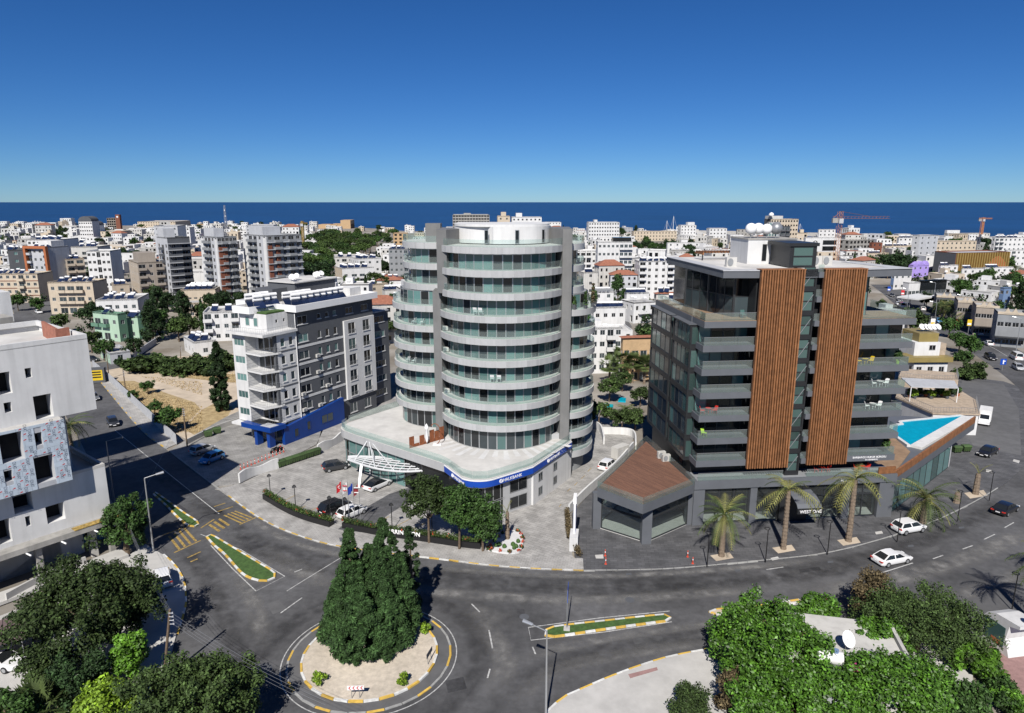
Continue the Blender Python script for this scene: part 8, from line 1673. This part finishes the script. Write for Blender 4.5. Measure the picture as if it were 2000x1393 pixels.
# flags
mm('flag_red', (.5, .02, .03), rough=.7, var=.1); mm('flag_blue', (.02, .06, .35), rough=.7, var=.1); mm('flag_maroon', (.3, .04, .05), rough=.7, var=.1)
for i, (px, py, c, nm) in enumerate([(672, 1027, 'flag_red', 'red flag with white crescent on the leftmost flag pole'), (683, 1029, 'white_plain', 'white flag with red stripes on the second flag pole'), (694, 1031, 'flag_blue', 'blue flag on the third flag pole'), (705, 1033, 'flag_maroon', 'maroon and white flag on the rightmost flag pole')]):
    x, y = G(px, py, .14); t = thing('flag_pole', nm, 'flag pole', (x, y, .14)); b = MB(); b.tube((0, 0, 0), (0, 0, 6.3), .045, .03, n=6); b.build('pole', M('steel'), t); b = MB(); n = 6
    pts = [(-.08 - .5 * (k / n) - .1 * math.sin(k * 1.4), .12 * math.sin(k * 1.9), 6.1 - .1 * k * 1.0) for k in range(n + 1)]
    for k in range(n): p, q = pts[k], pts[k + 1]; b.face([(p[0], p[1], p[2]), (q[0], q[1], q[2]), (q[0] - .05, q[1] + .1, q[2] - 1.1), (p[0] - .05, p[1] + .1, p[2] - 1.1)])
    f = b.build('flag', M(c), t)
    if i in (0, 1, 3):
        b = MB(); q = pts[2]
        if i == 0:
            for k in range(8): a0, a1 = math.radians(60 + 30 * k), math.radians(90 + 30 * k); b.tube((q[0] + .16 * math.cos(a0), q[1] - .06, q[2] - .5 + .16 * math.sin(a0)), (q[0] + .16 * math.cos(a1), q[1] - .06, q[2] - .5 + .16 * math.sin(a1)), .035, n=4)
        else:
            for dz in (-.2, -.85): b.box(q[0] - .3, q[0] + .25, q[1] - .09, q[1] - .07, q[2] + dz - .06, q[2] + dz + .06)
        b.build('flag_emblem', M('white_plain' if i != 1 else 'flag_red'), f)
# parking lines, ramp dashes
for a in ([(550, 981), (577, 967)], [(578, 998), (597, 988)], [(596, 1003), (640, 980)], [(725, 1027), (760, 1009)], [(770, 1030), (800, 1014)], [(800, 1038), (833, 1020)], [(1135, 935), (1142, 929)], [(1122, 948), (1128, 942)], [(1148, 921), (1155, 914)], [(1108, 960), (1114, 954)], [(1092, 990), (1096, 985)]): strip('parking_line', gp(a, .15), .1, .152, M('line_yellow'), fc)
poly('dark_paving', [(660, 1034), (700, 1000), (760, 965), (800, 952), (835, 962), (790, 985), (740, 1018), (705, 1040)], .148, M('stone_slate'), parent=fc)
# totem sign
x, y = G(1121, 1068, .14); t = thing('bank_totem_sign', 'tall slim blue and white bank sign beside the ramp hedge', 'sign', (x, y, .14), math.radians(82)); b = MB(); b.box(-.1, 1.5, -.12, .12, 0, 5.6); b.build('panel', M('white_plain'), t); b = MB(); b.box(.1, 1.3, -.14, .14, .8, 5.4); b.build('blue_face', M('blue_sign'), t)
b = MB(); b.box(-.05, 1.4, -.2, .2, 5.6, 6.4); b.build('cap', M('white_plain'), t); text_obj('sign_lettering', 'HALKBANK', .3, M('letter'), t, (.7, -.15, 4.6), (math.pi / 2, 0, 0), .01)
b = MB(); b.box(-1.2, 1.2, -.5, .5, 0, 1.8); q = G(1105, 978, .14); b.build('sign_block', M('white'), t, (0, 0, 0)); t.children[-1].location = (2.2, .3, 0)
for a, nm in (([(1107, 1003), (1109, 1030), (1112, 1056)], 'brownish hedge strip on the hotel side of the bank sign'), ([(1121, 1070), (1126, 1080), (1131, 1088)], 'small hedge strip at the foot of the bank sign')):
    P = resample(gp(a, .14), .4); c = P[0]; t = thing('hedge_strip', nm, 'hedge', (*c, .14)); cc = np.array([(p[0] - c[0], p[1] - c[1], .5 + .25 * (k % 2)) for k, p in enumerate(P)]); v, q = leaf_cloud(cc, np.full(len(cc), .45), 90, .12, seed=33); v[:, 2] = np.maximum(v[:, 2], .02); obj('foliage', mesh_np('foliage', v, q, [M('leaf_brown')]), t); b = MB(); b.path([(p[0] - c[0], p[1] - c[1], .3) for p in P[::3]], .04, 4); b.build('stem', M('bark'), t)
# signs in the road
x, y = G(685, 1364, .2); t = thing('chevron_sign', 'white sign with red chevrons at the front of the roundabout gravel', 'road sign', (x, y, .2), .05)
for xx in (.1, .75): b = MB(); b.tube((xx, 0, 0), (xx, 0, 1.1), .03, n=5); b.build('post', M('steel'), t)
b = MB(); b.box(-.25, 1.15, -.03, 0, .8, 1.2); b.build('panel', M('white_plain'), t)
for k in range(4): b = MB(); xx = -.15 + k * .33; b.add([(xx, -.04, 1.0), (xx + .14, -.04, 1.17), (xx + .24, -.04, 1.17), (xx + .1, -.04, 1.0), (xx + .24, -.04, .83), (xx + .14, -.04, .83)], [(0, 3, 2, 1), (0, 5, 4, 3)]); b.build('chevron', M('red'), t)
x, y = G(836, 1298, .2); t = thing('chevron_sign', 'road sign seen from behind at the right of the roundabout gravel', 'road sign', (x, y, .2), 1.3)
for xx in (0, .7): b = MB(); b.tube((xx, 0, 0), (xx, 0, 1.1), .03, n=5); b.build('post', M('steel'), t)
b = MB(); b.box(-.3, 1.0, -.03, 0, .75, 1.2); b.build('panel', M('greywall'), t)
x, y = G(1107, 1229, .15); t = thing('direction_sign', 'blue direction sign on a pole in the grassed island', 'road sign', (x, y, .15), 1.45); b = MB(); b.tube((0, 0, 0), (0, 0, 4.2), .06, n=6); b.build('post', M('steel'), t); b = MB(); b.box(-.1, 1.6, -.05, -.01, 2.9, 4.2); b.build('panel', M('blue_sign'), t); b = MB(); b.box(-.3, .3, -.3, .3, 0, .2); b.build('footing', M('concrete_light'), t)
x, y = G(1957, 724, .14); t = thing('direction_sign', 'square blue road sign beside the far road', 'road sign', (x, y, .14), 0); b = MB(); b.tube((0, 0, 0), (0, 0, 1.6), .06, n=6); b.build('post', M('steel'), t); b = MB(); b.box(-.75, .75, -.05, 0, 1.5, 3.0); b.build('panel', M('blue_sign'), t); b = MB(); b.box(-.15, .15, -.06, -.055, 1.7, 2.7); b.box(-.15, .5, -.061, -.056, 2.3, 2.5); b.build('arrow', M('white_plain'), t)
# manholes and grates
for px, py, r in ((512, 1309, .9), (1230, 1172, .5), (1183, 1287, .0), (1024, 1205, .5)):
    if r: x, y = G(px, py); b = MB(); b.prism([(r * math.cos(i * .393), r * math.sin(i * .393)) for i in range(16)], 0, .03); b.build('manhole_cover', M('greywall'), road, (x, y, 0))
for px, py in ((1025, 1111), (1228, 1122), (1441, 1115), (1622, 1098), (1779, 1067), (1878, 1031)): poly('drain_grate', [(px - 6, py - 2), (px + 5, py - 3), (px + 6, py + 1), (px - 5, py + 2)], .03, M('greywall'), parent=road)
poly('manhole_slab', [(662, 1050), (675, 1050), (678, 1057), (664, 1058)], .152, M('greywall'), parent=fc)
# white kiosk at lower right
x, y = G(1962, 1262, .14); t = thing('kiosk', 'white curved kiosk with blue glazed side and ball finial', 'kiosk', (x, y, .14), math.radians(100)); prof = [(-1.6, 0), (1.6, 0), (1.6, 2.4), (1.2, 3.0), (.3, 3.4), (-.8, 3.5), (-2.2, 3.6), (-2.2, 3.3), (-1.2, 3.0), (-1.0, 1.6)]
b = MB(); n = len(prof)
for yy in (-1.2, 1.2): b.v += [(p[0], yy, p[1]) for p in prof]
b.f += [tuple(range(n)), tuple(reversed(range(n, 2 * n)))] + [(i, (i + 1) % n, n + (i + 1) % n, n + i) for i in range(n)]; b.m += [0] * (n + 2); b.build('shell', M('white'), t)
b = MB(); b.lathe([(.02, 3.6), (.3, 3.75), (.38, 4.0), (.3, 4.25), (.02, 4.4)], 12, c=(-1.9, 0)); b.build('ball_finial', M('white_plain'), t, smooth=60); b = MB(); b.box(-.9, 1.2, 1.21, 1.25, .6, 2.6); b.build('side_glass', M('glass_teal'), t)
for k in range(5): b = MB(); b.box(1.61, 1.68, -.9, .9, 1.2 + .2 * k, 1.28 + .2 * k); b.build('louvre', M('palegrey'), t)
b = MB(); b.box(-.6, .4, 1.26, 1.28, .7, 1.1); b.build('orange_stripe', M('orangebrown'), t)
pave('pavement', [(1905, 1275), (1990, 1240), (2080, 1330), (2080, 1500), (2010, 1420)], M('pink_paving'), .15, 'pinkish paved strip beside the white kiosk')
# carport
x, y = G(-10, 1290, .14); t = thing('carport', 'corrugated red carport roof at the left edge', 'carport', (x, y, .14), math.radians(35)); b = MB(); b.box(-3.5, 2.6, -2.2, 2.4, 2.5, 2.56)
b.build('roof_sheet', M('plum'), t)
for i in range(16): b = MB(); b.box(-3.5 + i * .39, -3.42 + i * .39, -2.2, 2.4, 2.565, 2.61); b.build('roof_rib', M('plum'), t)
for xx in (-3.2, 2.3):
    for yy in (-2, 2.2): b = MB(); b.tube((xx, yy, 0), (xx, yy, 2.5), .05, n=6); b.build('post', M('steel'), t)
# ivy house roof things
x, y = G(1652, 1262, 3.95); add_dish('large white satellite dish on the ivy covered house', x, y, 3.6, .5, 1.0, None)
x, y = G(1617, 1302, 3.95); t = thing('water_tank', 'white cylindrical water tank lying on the ivy covered house', 'water tank', (x, y, 3.9), -.2); b = MB(); b.tube((-1.0, 0, 1.0), (1.0, 0, .9), .55, n=14); b.build('tank', M('tank'), t, smooth=40); b = MB(); b.box(-.8, .8, -.4, .4, 0, .5); b.build('stand', M('steel'), t); b = MB(); b.tube((.5, 0, 1.4), (.5, 0, 1.7), .2, n=8); b.build('filler_cap', M('bluewall'), t)
x, y = G(1605, 1362, 3.0); t = thing('solar_collector', 'grey solar panel leaning among the ivy', 'solar panel', (x, y, 3.4), .1); b = MB(); b.add([(-.8, -1.2, .1), (.8, -1.2, .1), (.8, 1.0, 1.2), (-.8, 1.0, 1.2), (-.8, -1.2, .02), (.8, -1.2, .02), (.8, 1.0, 1.12), (-.8, 1.0, 1.12)], [(0, 1, 2, 3), (7, 6, 5, 4), (0, 4, 5, 1), (1, 5, 6, 2), (2, 6, 7, 3), (3, 7, 4, 0)]); b.build('panel', M('midgrey'), t); b = MB(); b.tube((-.7, .9, -.2), (-.7, .9, 1.1), .03); b.tube((.7, .9, -.2), (.7, .9, 1.1), .03); b.build('stand', M('steel'), t)
# roof things of the timber building
def on_w1(x, y): c, s = math.cos(WA), math.sin(WA); return (W0[0] + x * c - y * s, W0[1] + x * s + y * c)
for i, (lx, ly, r, m) in enumerate([(9.6, 10.2, .75, 'white_plain'), (10.7, 10.4, .75, 'white_plain'), (11.8, 10.2, .7, 'white_plain'), (13.0, 10.0, .8, 'steel')]):
    t = thing('radome', ['leftmost white dish dome on the white roof house', 'middle white dish dome on the white roof house', 'right white dish dome on the white roof house', 'mirror grey sphere beside the white dish domes'][i], 'dome', (*on_w1(lx, ly), 36.25)); b = MB(); b.lathe([(r * math.sin(k * math.pi / 10) + .01, .5 + r - r * math.cos(k * math.pi / 10)) for k in range(11)], 14); b.build('dome', M(m), t, smooth=80); b = MB(); b.tube((0, 0, 0), (0, 0, .6), .06); b.build('mast', M('steel'), t)
for i, (lx, ly, lz) in enumerate([(17.2, 7, 32.9), (18.6, 7, 32.9), (5.2, 6, 32.9)]):
    t = add_ac(['left rooftop air conditioner behind the pool side screen', 'right rooftop air conditioner behind the pool side screen', 'lone rooftop air conditioner behind the tower side screen'][i], *on_w1(lx, ly), lz, WA, 'rooftop air conditioners'); t.scale = (1.6, 1.8, 2.0)
for i, (px, py) in enumerate([(1290, 893), (1299, 899)]): t = add_ac(['left air conditioner box on the plank deck roof', 'right air conditioner box on the plank deck roof'][i], *G(px, py, 6.26), 6.26, .2, 'air conditioners on the plank deck'); t.scale = (1.3, 1.6, 1.6)
x, y = G(1211, 893, .14); t = thing('generator_box', 'white generator cabinet beside the ramp hatchback', 'generator', (x, y, .14), .75); b = MB(); b.box(-1.5, 1.5, -.7, .7, .1, 2.0); b.build('cabinet', M('offwhite'), t)
for k in range(4): b = MB(); b.box(-1.2, -.2, -.72, -.70, .5 + .3 * k, .6 + .3 * k); b.build('vent', M('palegrey'), t)
# tables and chairs
def chair_mesh():
    b = MB(); b.box(-.24, .24, -.24, .24, .4, .45); s = b.mesh('seat', M('white_plain')); b = MB(); b.add([(-.24, .2, .45), (.24, .2, .45), (.24, .34, .9), (-.24, .34, .9), (-.24, .24, .45), (.24, .24, .45), (.24, .38, .9), (-.24, .38, .9)], [(0, 1, 2, 3), (7, 6, 5, 4), (3, 2, 6, 7), (0, 3, 7, 4), (1, 5, 6, 2)]); k = b.mesh('backrest', M('white_plain')); b = MB(); b.tube((0, 0, 0), (0, 0, .4), .025, n=4); l = b.mesh('leg', M('white_plain')); b = MB(); b.lathe([(.4, .7), (.42, .74)], 12); tt = b.mesh('table_top', M('white_plain')); return s, k, l, tt
CHM = chair_mesh()
def chair(label, x, y, z, rz, m='white_plain', group=None, sc=1.1):
    t = thing('chair', label, 'chair', (x, y, z), rz, group, sc)
    for n_, me in (('seat', CHM[0]), ('backrest', CHM[1])): o = obj(n_, me, t); set_mat(o, M(m))
    for a in (-.2, .2):
        for c_ in (-.2, .2): o = obj('leg', CHM[2], t, (a, c_, 0)); set_mat(o, M(m))
def table(label, x, y, z, m='white_plain', group=None):
    t = thing('table', label, 'table', (x, y, z), 0, group); o = obj('table_top', CHM[3], t); set_mat(o, M(m)); o = obj('leg', CHM[2], t, (0, 0, 0), 0, (2, 2, 1.75)); set_mat(o, M(m))
def set_w1(what, lx, lz, m, ly=1.0, n=2):
    for k in range(n): chair(f'{["left", "right"][k]} {what}', *on_w1(lx + (-.75 if k == 0 else .75), ly), lz, WA + (-1.2 if k else 1.2), m)
    table(f'small table between chairs: {what}', *on_w1(lx, ly), lz, m)
z_ = lambda k: SZ[k] + .8
set_w1('white chair on the pool side balcony, third floor up', 23.6, z_(2), 'white_plain'); set_w1('white chair on the pool side balcony, fourth floor up', 24.2, z_(3), 'white_plain'); set_w1('yellow chair on the pool side balcony high up', 21.8, z_(4), 'yellow_plastic'); set_w1('red chair on the tower side balcony', 1.6, z_(2), 'red'); set_w1('red cafe chair on the terrace above the shops', 23.0, 6.3, 'red', .9); set_w1('red cafe chair on the terrace below the pool side screen', 17.5, 6.3, 'red', .9)
chair('lime green chair on the tower side balcony', *on_w1(1.2, 1.0), z_(1), WA + .4, 'green_plastic'); chair('pale teal chair on the roof deck', *on_w1(5.6, 1.8), 26.86, WA, 'glass_teal')
t = thing('potted_plant', 'plant in lime green pot on the pool side balcony', 'plant', (*on_w1(26.2, .9), z_(4))); b = MB(); b.lathe([(.18, 0), (.26, .5), (.24, .52)], 10); b.build('pot', M('green_plastic'), t); v, q = leaf_cloud(np.array([(0, 0, .9), (0, 0, 1.3), (.1, 0, 1.1)]), np.array([.4, .4, .4]), 50, .3, 2.5, seed=3); obj('leaves', mesh_np('leaves', v, q, [M('leaf_mid')]), t)
t = thing('potted_plant', 'leafy plant on the lowest pool side balcony', 'plant', (*on_w1(26.0, .9), z_(0))); b = MB(); b.lathe([(.18, 0), (.26, .5), (.24, .52)], 10); b.build('pot', M('greywall'), t); v, q = leaf_cloud(np.array([(0, 0, .9), (0, 0, 1.3), (.1, 0, 1.5)]), np.array([.5, .5, .4]), 50, .25, 2.2, seed=4); obj('leaves', mesh_np('leaves', v, q, [M('leaf_mid')]), t)
for i, (px, py, zz, m) in enumerate([(925, 612, ZB[5] + 1.02, 'midgrey'), (938, 613, ZB[5] + 1.02, 'midgrey'), (957, 748, ZB[2] + 1.02, 'midgrey'), (975, 749, ZB[2] + 1.02, 'midgrey')]):
    a = math.radians([247, 252, 262, 268][i]); chair(['left grey lounge chair on the higher front balcony of the tower', 'right grey lounge chair on the higher front balcony of the tower', 'left grey lounge chair on the middle front balcony of the tower', 'right grey lounge chair on the middle front balcony of the tower'][i], TC[0] + 8.9 * math.cos(a), TC[1] + 8.9 * math.sin(a), zz, a + math.pi / 2 + math.pi, 'white_plain', None, 1.2)
for i, (k, a) in enumerate([(4, 238), (4, 250), (2, 225), (2, 236)]):
    a = math.radians(a); chair(['outer white chair on the upper left wing balcony', 'inner white chair on the upper left wing balcony', 'outer white chair on the lower left wing balcony', 'inner white chair on the lower left wing balcony'][i], LC[0] + 7.2 * math.cos(a), LC[1] + 6.9 * math.sin(a), ZB[k] + 1.02, a, 'white_plain')
for i in range(5):
    a = math.radians(-75 + 22 * i); t = thing('potted_plant', ['first', 'second', 'third', 'fourth', 'fifth'][i] + ' potted plant along the right wing terrace from the fin wall', 'plant', (RCN[0] + 5.0 * math.cos(a), RCN[1] + 6.3 * math.sin(a), ZB[5] + 1.02)); b = MB(); b.lathe([(.22, 0), (.3, .55), (.27, .57)], 10); b.build('pot', M('greywall'), t); hh = [1.0, 1.6, 2.6, 1.2, 2.0][i]; cc = np.array([(0, 0, .7 + hh * j / 4) for j in range(5)]); v, q = leaf_cloud(cc, np.linspace(.42, .2, 5), 60, .16, 2, seed=60 + i); obj('leaves', mesh_np('leaves', v, q, [M('leaf_mid' if i != 2 else 'leaf_brown')]), t)
for k, a in ((4, 198), (3, 199), (0, 200), (1, 200)): t_ = math.radians(a); add_ac('white air conditioner at the left end of a front tower balcony', TC[0] + 8.6 * math.cos(t_), TC[1] + 8.6 * math.sin(t_), ZB[k] + 1.03, -.3, 'air conditioners on tower balconies')
# plants on the restaurant terrace
for i in range(10):
    px = 1776 + i * 10.5; x, y = G(px, 776 + 3 * math.sin(i * 2), 4.2); t = thing('potted_plant', 'leafy potted plant in the row under the restaurant awning', 'plant', (x, y, 4.2), 0, 'restaurant terrace plants'); b = MB(); b.lathe([(.25, 0), (.36, .5), (.33, .52)], 9); b.build('pot', M('orangebrown' if i % 3 == 0 else 'greywall'), t); cc = np.array([(rnd.uniform(-.4, .4), rnd.uniform(-.3, .3), rnd.uniform(.7, 1.6)) for _ in range(6)]); v, q = leaf_cloud(cc, np.full(6, .42), 40, .26, 2, seed=70 + i); obj('leaves', mesh_np('leaves', v, q, [M(['leaf_mid', 'leaf_lime', 'leaf_dark'][i % 3])]), t)
# petrol canopy and roadside signs on the far road
x, y = G(1790, 604); t = thing('canopy', 'flat white forecourt canopy at the far bend', 'canopy', (x, y, 0), .6); b = MB(); b.box(-8, 8, -4, 4, 4.6, 5.2); b.build('roof', M('white'), t)
for xx in (-6, 6): b = MB(); b.tube((xx, 0, 0), (xx, 0, 4.6), .2, n=6); b.build('post', M('steel'), t)
for i, (px, py, h, m, nm) in enumerate([(1761, 590, 5, 'flag_red', 'red and blue advertising flag at the far bend'), (1735, 577, 4, 'blue_sign', 'blue sign board at the top of the far road'), (1890, 655, 5, 'yellow_plastic', 'yellow and pink shop board before the shop row'), (1950, 668, 5.5, 'white_plain', 'white and yellow shop board near the end of the shop row'), (1818, 660, 6, 'white_plain', 'white banner pole behind the olive banded house'), (1867, 648, 4, 'flag_red', 'small red and white banner before the shops')]):
    x, y = G(px, py); t = thing('sign_board', nm, 'sign', (x, y, 0), -.3); b = MB(); b.tube((0, 0, 0), (0, 0, h - 1.5), .08, n=5); b.build('post', M('steel'), t); b = MB(); b.box(-.6, .6, -.06, .06, h - 2.0, h); b.build('board', M(m), t); b = MB(); b.box(-.5, .5, -.075, -.065, h - 1.7, h - 1.1); b.build('board_stripe', M('white_plain' if m != 'white_plain' else 'yellow_plastic'), t)
